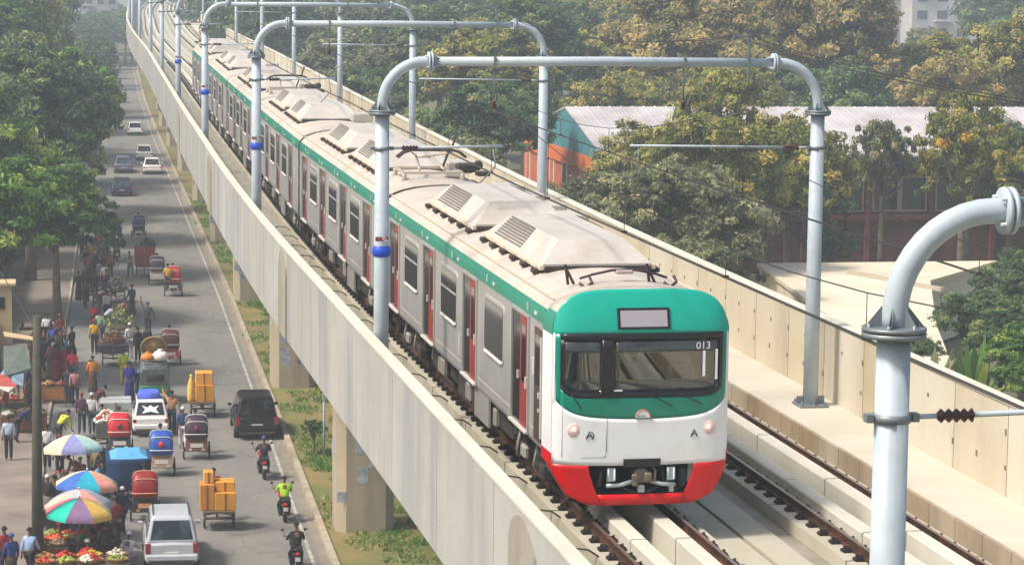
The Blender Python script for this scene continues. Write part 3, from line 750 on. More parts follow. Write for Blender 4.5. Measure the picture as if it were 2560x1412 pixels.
# black mask around the two panes
gl, gd1, gd2, gr = -.885, -.47, -.34, .885
patch('window_mask', M_BLACK, lambda u: 3.03, lambda u: 3.132, -MW, MW, nose, dy=.006, nx=30, nz=2)
patch('window_mask', M_BLACK, lambda u: zm(u), lambda u: zm(u)+.075, -MW, MW, nose, dy=.006, nx=40, nz=2)
for a, b in ((-MW, gl), (gd1, gd2), (gr, MW)):
    patch('window_mask', M_BLACK, lambda u: zm(u)+.07, lambda u: 3.035, a, b, nose, dy=.006, nx=6, nz=6)
m_ws = mat('windscreen', '#b9b9b0', .03, spec=.6)
nw = m_ws.node_tree; trn = nw.nodes.new('ShaderNodeBsdfTransparent'); trn.inputs[0].default_value = (.62, .65, .64, 1); mxs = nw.nodes.new('ShaderNodeMixShader'); gls = nw.nodes.new('ShaderNodeBsdfGlossy')
gls.inputs['Roughness'].default_value = .02; gls.inputs[0].default_value = (.8, .8, .76, 1)
mxs.inputs[0].default_value = .14; nw.links.new(trn.outputs[0], mxs.inputs[1]); nw.links.new(gls.outputs[0], mxs.inputs[2]); nw.links.new(mxs.outputs[0], nw.nodes['Material Output'].inputs[0])
for a, b in ((gl, gd1), (gd2, gr)): patch('windscreen', m_ws, lambda u: zm(u)+.07, lambda u: 3.035, a, b, nose, dy=-.012, nx=16, nz=4, th=.008)
# cab inside
cb = MB(); cb.box((0, 1.75, 2.3), (2.7, .05, 2.2)); cb.box((0, 1.0, 3.25), (2.7, 1.5, .04)); bw = cb.build('cab_back_wall', mat('cab_wall', '#8f8a7e', .8), nose)
cb = MB(); cb.box((-1.0, 1.715, 2.3), (.04, .02, 1.7)); cb.box((-.45, 1.715, 2.3), (.04, .02, 1.7)); cb.box((.5, 1.715, 2.62), (1.7, .02, .03)); cb.box((-.73, 1.71, 2.55), (.35, .02, .7)); cb.box((-.1, 1.7, 2.75), (.3, .03, .06)); cb.box((.75, 1.7, 2.8), (.4, .03, .05)); cb.build('cab_door_frame', mat('cab_grey', '#6e6a60', .6), nose)
cb = MB(); cb.rings([[(-.55, .14, 2.12), (1.3, .2, 2.12), (1.3, .6, 2.12), (-.55, .6, 2.12)], [(-.42, .22, 2.42), (1.22, .26, 2.42), (1.22, .62, 2.45), (-.36, .62, 2.45)], [(-.2, .42, 2.55), (1.05, .42, 2.55), (1.05, .62, 2.57), (-.2, .62, 2.57)]], 0, False)
cb.box((-.98, .55, 2.2), (.5, .5, .35), b=.08); cb.build('driving_desk', mat('desk_grey', '#2c363b', .5), nose)
# side wraps: white panel with a red foot and green head between the face and the steel side
for s_ in (-1, 1):
    X = s_*(HW+.006)
    yr = lambda z: yface(HW, z)
    def wrap(name, M, z0, z1, yend0, yend1, n=8):
        mb = MB(); A = []; B = []
        for k in range(n+1):
            z = z0+(z1-z0)*k/n
            hwz = HW+.006 if z < 3.18 else (HW+.006-(z-3.18)**2*1.2)
            A.append((s_*(hwz-.012), yr(z)-.004, z)); B.append((s_*hwz, yend0+(yend1-yend0)*k/n, z))
        mb.rings([A, B], 0, False, closed=False, cap=False); o = mb.build(name, M, nose); q = o.modifiers.new('t', 'SOLIDIFY'); q.thickness = .03; q.offset = 0
    wrap('white_side', M_WHITE, 1.16, 3.1, .93, .93); wrap('green_side', M_GREEN, 3.1, 3.45, .95, .95)
    wrap('red_side', M_RED, .96, 1.159, .93, .93, 3)
    # cab door on the side
    d = MB(); d.prism([(1.0, 1.16), (1.62, 1.16), (1.62, 3.05), (1.0, 3.05)], s_*(HW-.02), s_*(HW+.02)); cd = d.build('cab_door', mat('cab_door_brown', '#4d3a33', .4), nose)
    d = MB(); d.prism([(1.1, 2.1), (1.52, 2.1), (1.52, 2.95), (1.1, 2.95)], s_*(HW), s_*(HW+.026)); d.build('door_glass', M_GLASSD, cd)
    d = MB(); d.box((s_*(HW+.04), 1.12, 1.95), (.03, .06, .1)); d.box((s_*(HW+.04), 1.12, 1.7), (.03, .05, .06)); d.box((s_*(HW+.035), .97, 2.1), (.03, .03, 1.7)); d.build('door_handle', M_UNITW, cd)
# the body behind the face up to the steel shell
mb = MB(); P = body_prof(); RS = []
for y, sc_ in ((.5, .97), (.9, .985)): RS.append([(x*sc_, y, z-(.03 if z > 3.2 else 0)) for x, z in P if z > 3.15 or True])
mb2 = MB()
rp = [(x, z) for x, z in body_prof() if z > 3.15]
A = [(x*.985, max(.28, ytop(z)+yface(x, 3)), min(z, ztop(x/HW))+.0) for x, z in rp]
B = [(x, .92, z+.003) for x, z in rp]
mb2.rings([A, B], 0, True, closed=False, cap=False); rf = mb2.build('cab_roof', M_ROOFT, nose); q = rf.modifiers.new('t', 'SOLIDIFY'); q.thickness = .03
# red skirt with the coupler opening
def wsk(z): return 1.475 if z > .93 else 1.475-.36*((.93-z)/.6)**1.35
def zbot(u): return .30+.16*max(0, (abs(u)-.72)/.28)**2.2
ow = .60
for a, b in ((-1, -ow), (ow, 1)):
    patch('skirt', M_RED, zbot, lambda u: .955+.03*u*u, a, b, nose, nx=16, nz=10, wfun=wsk)
patch('skirt', M_RED, zbot, lambda u: .475, -ow, ow, nose, nx=16, nz=2, wfun=wsk)
for s_ in (-1, 1):     # skirt returning along the side
    mb = MB(); A = []; B = []
    for k in range(9):
        z = .45+(.96-.45)*k/8; x = s_*wsk(z); A.append((x, yface(x, z), z)); B.append((s_*(wsk(z)+.0), .5+.5*k/8, z+(.08*k/8)))
    mb.rings([A, B], 0, True, closed=False, cap=False); o = mb.build('skirt_side', M_RED, nose); q = o.modifiers.new('t', 'SOLIDIFY'); q.thickness = .03
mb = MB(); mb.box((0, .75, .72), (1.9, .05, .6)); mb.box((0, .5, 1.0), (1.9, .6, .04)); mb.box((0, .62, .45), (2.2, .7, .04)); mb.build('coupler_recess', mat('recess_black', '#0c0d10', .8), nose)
mb = MB(); mb.box((0, .012, 1.0), (.62, .03, .13)); mb.build('coupler_notch', M_BLACK, nose)  # black plate in place of the shaded notch above the coupler opening
mc = mat('coupler_steel', '#87826f', .5, .4, col2='#6d5c48', ns=8)
mb = MB(); mb.cyl((0, .7, .76), (0, .05, .76), .1, 12); mb.lathe((0, .08, .78), [(.05, -.04), (.12, -.04), (.14, 0), (.12, .06), (.07, .06)], 14, axis='Y'); mb.box((.1, -.02, .76), (.12, .1, .16), b=.02); mb.box((-.12, -.01, .72), (.1, .08, .2), b=.02)
mb.tube([(.18, .1, .93), (.24, .06, .85), (.22, .05, .7), (.3, .05, .64)], .028, 6); mb.tube([(-.2, .1, .95), (0, .04, 1.0), (.18, .08, .94)], .03, 6); mb.build('coupler', mc, nose)
mb = MB(); mb.tube([(-.58, .06, .62), (-.35, .05, .63), (-.16, .05, .68)], .035, 6); mb.tube([(.58, .06, .62), (.35, .05, .63), (.16, .05, .68)], .035, 6)
for x in (-.5, .5): mb.box((x, .08, .8), (.13, .05, .22)); 
for x in (-.5, .5): mb.tube([(x-.05, .04, .9), (x-.05, .02, .72), (x+.05, .02, .72), (x+.05, .04, .9)], .02, 6)
mb.box((.0, .05, .56), (.12, .08, .13), b=.02); mb.box((.52, .1, .55), (.08, .06, .12)); islands(mb, 'coupler_bracket', mat('bracket_pale', '#b8c4c4', .5, .3), nose)
mb = MB(); mb.tube([(-.3, .05, .58), (-.15, .08, .5), (.1, .06, .5), (.28, .05, .6)], .022, 6); mb.tube([(.36, .1, .9), (.38, .06, .7), (.5, .1, .5)], .02, 6); mb.tube([(-.66, .1, .85), (-.7, .1, .6)], .03, 6); mb.box((.72, .15, .72), (.14, .1, .34), b=.03); islands(mb, 'brake_hose', mat('hose', '#1c2b30', .6), nose)
# lamps, marks, emblem, display, wipers, seams
for s_ in (-1, 1):
    x, z = s_*1.13, 1.555; y = yface(x, z)
    mb = MB(); mb.lathe((x, y-.012, z), [(.0, .0), (.1, 0), (.115, .012), (.1, .02)], 24, axis='Y'); lr = mb.build('headlamp', mat('lamp_ring', '#e9c2b8', .5), nose)
    mb = MB(); mb.lathe((x, y-.018, z), [(.0, -.008), (.04, -.004), (.055, .004)], 20, axis='Y')
    ml = mat('lamp_lit', '#efe2dc', .3); ml.node_tree.nodes['Principled BSDF'].inputs['Emission Color'].default_value = (1, .93, .88, 1); ml.node_tree.nodes['Principled BSDF'].inputs['Emission Strength'].default_value = .1
    mb.build('lens', ml, lr)
    x = s_*.88; y = yface(x, 1.47)-.006
    mb = MB(); mb.tube([(x-.055, y, 1.41), (x-.0, y, 1.53), (x+.05, y, 1.42)], .011, 5); mb.tube([(x-.03, y, 1.44), (x+.01, y, 1.47)], .008, 4)
    if s_ < 0: mb.tube([(x+.03, y, 1.53), (x+.075, y, 1.47), (x+.05, y, 1.4)], .009, 5)
    mb.build('arrow_mark', M_BLACK, nose)
mb = MB(); y = yface(0, 1.8)-.012
mb.prism([(.13*math.cos(a*PI/12)*1.0, 1.745+.135*math.sin(a*PI/12)) for a in range(13)], y-.006, y+.01, axis='Y'); em = mb.build('emblem', M_WHITE, nose)
mb = MB(); mb.tube([(.125*math.cos(a*PI/16), y-.008, 1.745+.13*math.sin(a*PI/16)) for a in range(17)], .009, 5); mb.build('emblem_ring', mat('emblem_orange', '#e0785c', .5), em)
mb = MB()
for x in (-.07, -.02, .03): mb.box((x, y-.008, 1.775), (.022, .006, .03))
mb.build('emblem_marks', mat('emblem_grey', '#5c6a62', .5), em)
mb = MB(); mb.box((0, yface(0, 3.38)-.0, 3.37), (.88, .05, .35), b=.012, rx=-.28); ds = mb.build('destination_display', M_BLACK, nose)
mb = MB(); mb.box((0, yface(0, 3.38)-.027, 3.37), (.78, .012, .27), rx=-.28); mb.build('display_glass', mat('display_pinkgrey', '#a79fa8', .25), ds)
mb = MB()
for (a, b) in (((-1.18, 2.14), (-1.02, 1.9)), ((.12, 2.12), (.5, 1.93)), ((.62, 2.13), (1.0, 1.95))):
    mb.tube([(a[0], yface(a[0], a[1])-.03, a[1]), (b[0], yface(b[0], b[1])-.02, b[1])], .010, 5)
islands(mb, 'wiper', M_BLACK, nose)
mb = MB(); f = lambda x, z: (x, yface(x, z)-.001, z)
mb.tube([f(-.60, 1.74), f(-.60, 1.2)], .008, 5); ms = mat('seam_grey', '#a9a9ab', .5)
for a, b in (((-1.32, 1.95), (-1.32, 1.1)), ((-1.32, 1.1), (-.62, 1.1)), ((-.62, 1.1), (-.6, 1.2))): mb.tube([f(*a), f((a[0]+b[0])/2, (a[1]+b[1])/2), f(*b)], .005, 4)
mb.build('hatch_seam', ms, nose)
# running number on the windscreen
fc = bpy.data.curves.new('run_number', 'FONT'); fc.body = '013'; fc.size = .17; fc.extrude = .002
fo = bpy.data.objects.new('run_number', fc); COL.objects.link(fo); fo.parent = nose; fo.location = (.88, yface(1.0, 2.9)-.02, 2.86); fo.rotation_euler = (PI/2, 0, 0.08); fc.materials.append(M_WHITE)
bpy.context.view_layer.update(); tm_ = bpy.data.meshes.new_from_object(fo.evaluated_get(bpy.context.evaluated_depsgraph_get())); rn = link('run_number', tm_, nose); rn.location = fo.location; rn.rotation_euler = fo.rotation_euler; bpy.data.objects.remove(fo)
mb = MB(); mb.box((1.02, yface(1, 2.6)-.012, 2.62), (.045, .008, .42)); mb.box((1.24, yface(1.2, 2.6)-.005, 2.6), (.04, .008, .5)); mb.box((-.42, yface(0, 2.2)-.01, 2.2), (.14, .006, .03)); islands(mb, 'sticker', M_WHITE, nose)
# aerials on the cab roof
mb = MB()
mb.tube([(-.75, 1.55, 3.85), (-.55, 1.5, 3.92), (-.2, 1.5, 3.99), (.2, 1.5, 3.99), (.55, 1.5, 3.92), (.75, 1.55, 3.85)], .022, 6)
for x in (-.95, .45): mb.tube([(x, 1.55, 3.75), (x-.02, 1.55, 3.9), (x-.06, 1.5, 4.08), (x-.02, 1.5, 3.98), (x+.1, 1.55, 3.76)], .026, 6)
for x in (-.7, .75): mb.tube([(x-.1, 1.35, 3.8), (x, 1.3, 3.72), (x+.12, 1.35, 3.8), (x+.08, 1.4, 3.9)], .028, 6)
mb.build('roof_aerial', mat('aerial_dark', '#3c2f33', .5), nose)
mb = MB(); mb.box((0, 1.5, 3.96), (.3, .12, .07), b=.02); mb.build('roof_horn', mat('horn_pink', '#b49a9c', .6), nose)
# ------------------------------------------------------------------ buildings on the right
M_WROOF = mat('white_sheet_roof', '#c2bcbc', .55, col2='#9c938f', ns=.35, nd=9, lo=.42, hi=.72)
M_TROOF = mat('teal_sheet_roof', '#4e8c96', .55, col2='#3f7783', ns=.8, lo=.4, hi=.7)
M_BRICK = mat('brown_brick', '#754336', .85, col2='#4f2d27', ns=.5, nd=9, lo=.3, hi=.7, bump=.3, bs=14)
M_BRICKL = mat('red_brick_band', '#8a4a3a', .85, col2='#743c30', ns=2, bump=.3, bs=14)
M_ORANGE = mat('orange_wall', '#c9683e', .8, col2='#b35632', ns=1, lo=.4, hi=.7)
M_CREAM = mat('cream_plaster', '#dccfb9', .85, col2='#cbbb9f', ns=.4, nd=8, lo=.4, hi=.75)
M_FRAMEP = mat('pink_frame', '#a98a80', .6)
def gable_roof(mb, x0, x1, y0, y1, ze, zr, ax='X', ov=.5, th=.12):
    if ax == 'X':
        ym = (y0+y1)/2
        for a, b in ((y0-ov, ym), (y1+ov, ym)):
            mb.rings([[(x0-ov, a, ze), (x1+ov, a, ze), (x1+ov, b, zr), (x0-ov, b, zr)], [(x0-ov, a, ze-th), (x1+ov, a, ze-th), (x1+ov, b, zr-th), (x0-ov, b, zr-th)]], 0, False)
    else:
        xm = (x0+x1)/2
        for a, b in ((x0-ov, xm), (x1+ov, xm)):
            mb.rings([[(a, y0-ov, ze), (a, y1+ov, ze), (b, y1+ov, zr), (b, y0-ov, zr)], [(a, y0-ov, ze-th), (a, y1+ov, ze-th), (b, y1+ov, zr-th), (b, y0-ov, zr-th)]], 0, False)
bA = thing('brick_building', 'long brown brick building with white sheet roof and dark windows behind the trees', 'building', (0, 0, ZG))
X0, X1, YA, YB = 24.4, 68.0, 159.0, 184.0; HE = 7.5; YR = 169.5; HR = 9.95
bA['label'] = 'long brick building with white sheet roof, teal gable and orange end wall behind the trees'
mb = MB(); mb.box(((X0+X1)/2, (YA+YB)/2, HE/2), (X1-X0, YB-YA, HE-.01)); mb.build('wall', M_BRICK, bA)
mb = MB(); mb.box(((X0+X1)/2, YA-.08, 6.55), (X1-X0, .16, .9)); mb.box(((X0+X1)/2, YA-.12, 3.45), (X1-X0, .24, .35)); mb.build('brick_band', M_BRICKL, bA)
mb = MB()
for a, b in ((YA-1.2, YR), (YB+.8, YR)):
    za = HE; mb.rings([[(X0-.25, a, za), (X1+.5, a, za), (X1+.5, b, HR), (X0-.25, b, HR)], [(X0-.25, a, za-.12), (X1+.5, a, za-.12), (X1+.5, b, HR-.12), (X0-.25, b, HR-.12)]], 0, False)
mb.build('roof', M_WROOF, bA); mb = MB()
for k in range(56):
    x = X0+.4+k*.78; mb.add([(x, YA-1.2, HE+.015), (x+.09, YA-1.2, HE+.05), (x+.18, YA-1.2, HE+.015), (x, YR, HR+.015), (x+.09, YR, HR+.05), (x+.18, YR, HR+.015)], [(0, 1, 4, 3), (1, 2, 5, 4)])
tag(mb.build('roof_ribs', M_WROOF, bA), kind='stuff')
mb = MB(); mb.prism([(YA-.9, HE-.35), (YB+.6, HE-.35), (YB+.6, HE-.05), (YR, HR-.13), (YA-.9, HE-.05)], X0-.2, X0-.02, axis='X'); mb.build('teal_gable', M_TROOF, bA)
mb = MB(); mb.box(((X0+X1)/2, YA-.95, HE-.4), (X1-X0+1.6, .08, .5)); mb.build('fascia', mat('fascia_blue', '#4d5f70', .7), bA)
mb = MB(); mb.box((X0-.07, (YA+YB)/2, HE/2), (.14, YB-YA+.2, HE-.4)); mb.build('orange_end_wall', M_ORANGE, bA)
mb = MB(); mb.box((X0-.22, (YA+YB)/2, HE-.85), (.16, YB-YA+.3, .98)); mb.build('orange_band', mat('orange_band', '#d8703f', .7), bA)
for k in range(6):
    y = YA+2.2+k*4.2; f = MB(); f.box((X0-.17, y, 4.2), (.08, 1.7, 4.2)); fw = f.build('window', mat('window_white', '#c9c4bb', .6), bA)
    f = MB(); f.box((X0-.22, y, 4.2), (.04, .9, 3.8)); f.build('window_pane', M_ORANGE if k % 2 else M_GLASSG, fw)
nwin = 10; ww = (X1-X0-1)/nwin
for k in range(nwin):
    cx = X0+.5+ww*(k+.5)
    f = MB(); f.box((cx, YA-.1, 4.95), (ww-.55, .2, 2.3)); fw = f.build('window', M_FRAMEP, bA)
    f = MB(); f.box((cx-ww*.22, YA-.2, 4.95), (ww*.36, .06, 2.0)); f.box((cx+ww*.22, YA-.2, 4.95), (ww*.36, .06, 2.0)); f.build('window_pane', M_GLASSD, fw)
    f = MB(); f.box((cx+ww/2, YA-.14, 3.6), (.3, .28, 7.0)); f.build('pilaster', M_BRICKL if k % 2 else M_BRICK, bA)
bC = thing('flat_roof_building', 'low building with a broad cream flat roof between the parapet and the brick building', 'building', (0, 0, ZG))
mb = MB(); mb.prism([(23.2, 98.5), (25, 98.5), (28.5, 110), (34, 126), (40.8, 134), (27.5, 134)], 0, 3.3, axis='Z'); mb.build('wall', M_CREAM, bC)
mb = MB(); mb.prism([(23.0, 98.2), (25.2, 98.2), (28.8, 110), (34.3, 126), (41.2, 134.2), (27.4, 134.2)], 3.301, 3.5, axis='Z'); mb.build('roof', M_CREAM, bC)
mb = MB(); mb.prism([(33.2, 121.5), (33.4, 121.5), (31.0, 129), (30.8, 129)], 3.5, 3.72, axis='Z'); mb.build('roof_upstand', mat('roof_grey', '#b2a797', .8), bC)
# tall pale blocks far behind
def block(x, y, w_, d, h, label, col, rows, cols, roofc='#a9a2a0'):
    t = thing('apartment_block', label, 'building', (x, y, ZG))
    mb = MB(); mb.box((0, 0, h/2), (w_, d, h)); mb.build('wall', mat('wall_'+col[1:], col, .8, col2='#b9b2ad', ns=.2), t)
    mb = MB(); mb.box((0, 0, h+.2), (w_+.8, d+.8, .4)); mb.box((w_*.2, 0, h+1.6), (3, 3, 2.6)); mb.build('roof', mat('roofc_'+roofc[1:], roofc, .8), t)
    for r in range(rows):
        for c in range(cols):
            f = MB(); f.box((-w_/2+(c+.5)*w_/cols, -d/2-.04, h-2-(r*3.1)), (w_/cols*.5, .08, 1.5)); f.build('window', mat('window_haze', '#5b6472', .3), t)
            if (r+c) % 3 == 0: f = MB(); f.box((-w_/2+(c+.5)*w_/cols, -d/2-.5, h-3.1-(r*3.1)), (w_/cols*.8, 1.0, .15)); f.build('balcony', mat('wall_'+col[1:], col), t)
block(3.6, 530, 9, 14, 19, 'white and brick apartment block rising over the road end at the upper left', '#c9c4cb', 5, 4)
block(133, 455, 17, 14, 20, 'pale block of flats at the top edge, left of the pair beyond the autumn trees', '#dad6dc', 4, 5)
block(155, 450, 19, 14, 19, 'pale block of flats at the top edge, right one of the pair beyond the trees', '#d2d0d8', 4, 5)
block(93, 430, 20, 16, 24.0, 'pinkish block glimpsed between tree tops at the top middle', '#c7b0ad', 4, 6)
block(180, 560, 30, 16, 27, 'grey white block at the top right corner behind the trees', '#bfbcc6', 4, 6)
block(40, 720, 36, 20, 34, 'bluish tower block far off above the viaduct bend', '#a9b6c0', 6, 6)

# ------------------------------------------------------------------ trees
L_LUSH = leafmat('leaf_lush', [(0, '#35502a'), (.3, '#527238'), (.6, '#618a38'), (.85, '#98b652'), (1, '#cdd274')])
L_DEEP = leafmat('leaf_deep', [(0, '#3a4f34'), (.4, '#566f48'), (.75, '#748856'), (1, '#a3a868')])
L_OLIVE = leafmat('leaf_olive', [(0, '#545c2e'), (.35, '#7d823e'), (.65, '#a6a256'), (.9, '#c0b470'), (1, '#cdb458')])
L_DRY = leafmat('leaf_dry', [(0, '#626038'), (.35, '#938a52'), (.65, '#b5a468'), (.88, '#c4b280'), (1, '#c6ab66')])
L_GREY = leafmat('leaf_greygreen', [(0, '#525c42'), (.4, '#767c58'), (.75, '#9c9e74'), (1, '#c2b88c')])
L_YELLOW = leafmat('leaf_yellowing', [(0, '#545c2e'), (.35, '#7d823e'), (.65, '#a6a256'), (.85, '#d0b050'), (1, '#e8b838')])
M_BARK = mat('bark', '#77695a', .9, col2='#4f4538', ns=4, bump=.5, bs=10)
def crown_mesh(seed, rx, rz, nclump, nleaf, ls, gap=.0, droop=0):
    """clumps of leaf blades spread through an uneven crown; returns mesh data with per-leaf tone"""
    rg = np.random.default_rng(seed)
    # lobes make the outline uneven
    nl = 7+int(rg.integers(0, 4)); lob = []
    for i in range(nl):
        a = 2*PI*i/nl+rg.uniform(-.3, .3); lob.append((math.cos(a)*rx*rg.uniform(.42, .62), math.sin(a)*rx*rg.uniform(.42, .62), rg.uniform(-.35, .5)*rz, rx*rg.uniform(.36, .52), rz*rg.uniform(.4, .62)))
    for i in range(4): lob.append((rg.uniform(-.3, .3)*rx, rg.uniform(-.3, .3)*rx, rz*rg.uniform(.25, .6), rx*rg.uniform(.35, .5), rz*rg.uniform(.35, .5)))
    lob = np.array(lob)
    idx = rg.integers(0, len(lob), nclump); d = rg.normal(size=(nclump, 3)); d /= np.linalg.norm(d, axis=1)[:, None]
    d[:, 2] = np.where(d[:, 2] < -.45, -d[:, 2], d[:, 2])
    rad = rg.uniform(.62, 1.05, nclump)
    C = lob[idx, :3]+d*np.stack([lob[idx, 3], lob[idx, 3], lob[idx, 4]], 1)*rad[:, None]
    ctone = np.clip(rg.normal(.42, .27, nclump), 0, 1)
    cr = rg.uniform(.45, 1.1, nclump)*rx*.15
    n = nclump*nleaf; ci = np.repeat(np.arange(nclump), nleaf)
    u = rg.normal(size=(n, 3)); u /= np.linalg.norm(u, axis=1)[:, None]; u *= (rg.uniform(0, 1, n)**.5)[:, None]
    P = C[ci]+u*cr[ci][:, None]*np.array([1, 1, .6])
    nrm = u*.6+d[ci]*.7+rg.normal(size=(n, 3))*.55+np.array([0, 0, .35]); nrm /= np.linalg.norm(nrm, axis=1)[:, None]
    t = rg.normal(size=(n, 3)); t -= nrm*(t*nrm).sum(1)[:, None]; t /= np.linalg.norm(t, axis=1)[:, None]; b = np.cross(nrm, t)
    s = ls*rg.uniform(.6, 1.35, n); a_ = t*s[:, None]; b_ = b*(s*.42)[:, None]; dr = nrm*(s*.18)[:, None]
    V = np.stack([P-a_, P+b_-dr*0, P+a_-dr, P-b_], 1).reshape(-1, 3)
    tone = np.clip(ctone[ci]+rg.normal(0, .13, n), 0, 1)
    me = bpy.data.meshes.new('crown'); me.vertices.add(n*4); me.vertices.foreach_set('co', V.astype(np.float32).ravel())
    me.loops.add(n*4); me.loops.foreach_set('vertex_index', np.arange(n*4, dtype=np.int32))
    me.polygons.add(n); me.polygons.foreach_set('loop_start', np.arange(0, n*4, 4, dtype=np.int32))
    at = me.attributes.new('tone', 'FLOAT', 'FACE'); at.data.foreach_set('value', tone.astype(np.float32))
    me.update(calc_edges=True); return me, lob
def trunk_mesh(seed, h, rx, rz, lob, cz, r0=.28):
    rg = random.Random(seed); mb = MB()
    top = Vector((rg.uniform(-.3, .3), rg.uniform(-.3, .3), cz-rz*.25))
    mb.tube([(0, 0, -.2), (rg.uniform(-.1, .1), 0, cz*.3), (top.x*.6, top.y*.6, cz*.62), top], [r0*1.35, r0, r0*.85, r0*.6], 8)
    for l in lob:
        e = Vector((l[0]*.95, l[1]*.95, cz+l[2]*.9)); s = Vector((top.x*.6, top.y*.6, cz*.62)).lerp(top, rg.uniform(.1, 1))
        m1 = s.lerp(e, .5)+Vector((rg.uniform(-.4, .4), rg.uniform(-.4, .4), rg.uniform(.0, .5)))
        mb.tube([s, m1, e], [r0*.42, r0*.26, r0*.08], 5)
        for q in range(2): e2 = e+Vector((rg.uniform(-1, 1)*l[3], rg.uniform(-1, 1)*l[3], rg.uniform(-.3, .9)*l[4])); mb.tube([m1.lerp(e, .6), m1.lerp(e2, .7), e2], [r0*.16, r0*.1, r0*.03], 4)
    return mb
VAR = {}
def variant(key, seed, rx, rz, nc, nl_, ls, cz):
    me, lob = crown_mesh(seed, rx, rz, nc, nl_, ls); mb = trunk_mesh(seed, cz+rz, rx, rz, lob, cz)
    to = mb.build('trunk', M_BARK); tm = to.data; bpy.data.objects.remove(to); VAR[key] = (me, tm, cz)
# key: seed, crown half width, half height, clumps, leaves each, leaf size, crown centre height
variant('a', 11, 5.0, 4.3, 400, 88, .19, 8.0); variant('b', 12, 4.6, 4.6, 390, 88, .19, 8.2); variant('c', 13, 5.4, 3.9, 410, 88, .19, 7.6)
variant('d', 14, 4.4, 3.6, 330, 84, .15, 6.6); variant('e', 15, 4.8, 3.9, 350, 84, .15, 7.0); variant('f', 16, 3.6, 3.2, 130, 70, .15, 6.2)
variant('g', 17, 6.0, 5.2, 520, 40, .30, 8.4); variant('h', 18, 6.4, 4.8, 520, 40, .30, 8.2)
def tree(x, y, s, key, leaf, label=None, group=None, rz=None, sz=1.0, zb=ZG, rnd=random.Random(9), nm='tree'):
    me, tm, cz = VAR[key]
    t = thing(nm, label, 'tree', (x, y, zb), rnd.uniform(0, 6.28) if rz is None else rz, group)
    c = link('crown', me, t, (0, 0, cz)); 
    if not me.materials: me.materials.append(leaf)
    c.material_slots[0].link = 'OBJECT'; c.material_slots[0].material = leaf
    k = link('trunk', tm, t); t.scale = (s, s, s*sz); return t
G = 'street trees along the left side'
LT = [(-13.0, 120, .93, 'a', L_LUSH, .95, 'lush street tree with yellow green tips, lowest over the market on the left'),
      (-9.9, 139, .78, 'b', L_LUSH, .9, 'smaller lush tree leaning to the road, in front of the dark street trees'),
      (-15.5, 142, 1.05, 'c', L_LUSH, 1.1, 'broad green tree at the left edge, behind the yellow green one'),
      (-11.2, 158, 1.05, 'b', L_DEEP, 1.05, 'dark green street tree beside the parked grey car'),
      (-16.5, 166, 1.15, 'a', L_LUSH, 1.1, 'green tree at the left edge halfway up the picture'),
      (-10.2, 178, 1.0, 'c', L_DEEP, 1.1, 'dark tree overhanging the road by the red lit taxi'),
      (-15.5, 192, 1.2, 'a', L_DEEP, 1.15, 'deep green tree inland of the white saloons'),
      (-8.4, 200, 1.0, 'b', L_LUSH, 1.0, 'roadside tree level with the farthest white car'),
      (-14.5, 218, 1.25, 'c', L_LUSH, 1.15, 'tall tree with brownish top at the left edge'),
      (-7.9, 226, .95, 'a', L_DEEP, .95, 'roadside tree whose crown narrows the far road'),
      (-12.8, 246, 1.3, 'b', L_OLIVE, 1.2, 'brown green tall tree in the upper left'),
      (-6.8, 256, .85, 'c', L_DEEP, 1.0, 'bluish green tree above the far motorcycles'),
      (-18, 262, 1.35, 'a', L_DEEP, 1.2, 'tall tree at the left edge near the top'),
      (-5.2, 290, .75, 'a', L_DEEP, 1.0, 'hazy tree leaning over the distant road'),
      (-11.5, 290, 1.3, 'c', L_DEEP, 1.1, 'hazy tree behind the tall upper left ones')]
for x, y, s, k, lf, sz, lb in LT: tree(x, y, s, k, lf, lb, G, sz=sz)
G2 = 'hazy trees at the far end of the road'; rnd = random.Random(21)
for k in range(46):
    y = 318+(k if k < 34 else (k-34)*1.2+20)*8.5; x = (off(y)-6.5-rnd.uniform(2.5, 9)-(k % 4)*7.5) if k < 34 else off(455)-13+(k-34)*1.5; y = y if k < 34 else 468+(k % 3)*9
    tree(x, y, rnd.uniform(1.2, 1.5) if x < -9.5+(y-330)*.022 else rnd.uniform(.62, .75), 'gh'[k % 2], L_DEEP, 'blue green hazy tree of the dense belt closing the far end of the road', G2)
G3 = 'trees in front of the brick building'
RT = [(16.5, 108, .78, 'd', L_GREY, 1.0, 'grey green tree just over the right parapet, left of the right portal pole'),
      (19.5, 121, .98, 'e', L_GREY, 1.0, 'tree with small grey leaves hiding the orange building'),
      (23.6, 132, 1.05, 'd', L_OLIVE, 1.1, 'olive tree in front of the left end of the brick building'),
      (29.2, 139, 1.0, 'e', L_OLIVE, 1.08, 'olive tree between the right portal pole and the brick windows'),
      (33.6, 141, .55, 'f', L_DEEP, .95, 'small green tree by the right portal pole in front of the windows'),
      (41.6, 141, .9, 'f', L_YELLOW, 1.4, 'airy tree with yellow leaves in front of the white roof'),
      (50.5, 146, 1.0, 'd', L_OLIVE, 1.1, 'olive tree at the right edge before the white roof'),
      (37.2, 153, .62, 'f', L_DEEP, 1.25, 'dark leaved tree touching the eaves of the brick building'),
      (21.5, 143, .9, 'd', L_GREY, .85, 'grey leaved tree before the orange wall'),
      (50.5, 156, .95, 'e', L_DEEP, 1.0, 'dark green tree between the two yellowish ones at the right'),
      (29.5, 97.5, .5, 'd', L_DEEP, 1.0, 'dark glossy bush tree right of the cream flat roof'),
      (34.0, 106, .6, 'e', L_OLIVE, 1.0, 'olive bush tree at the right edge below the white roof')]
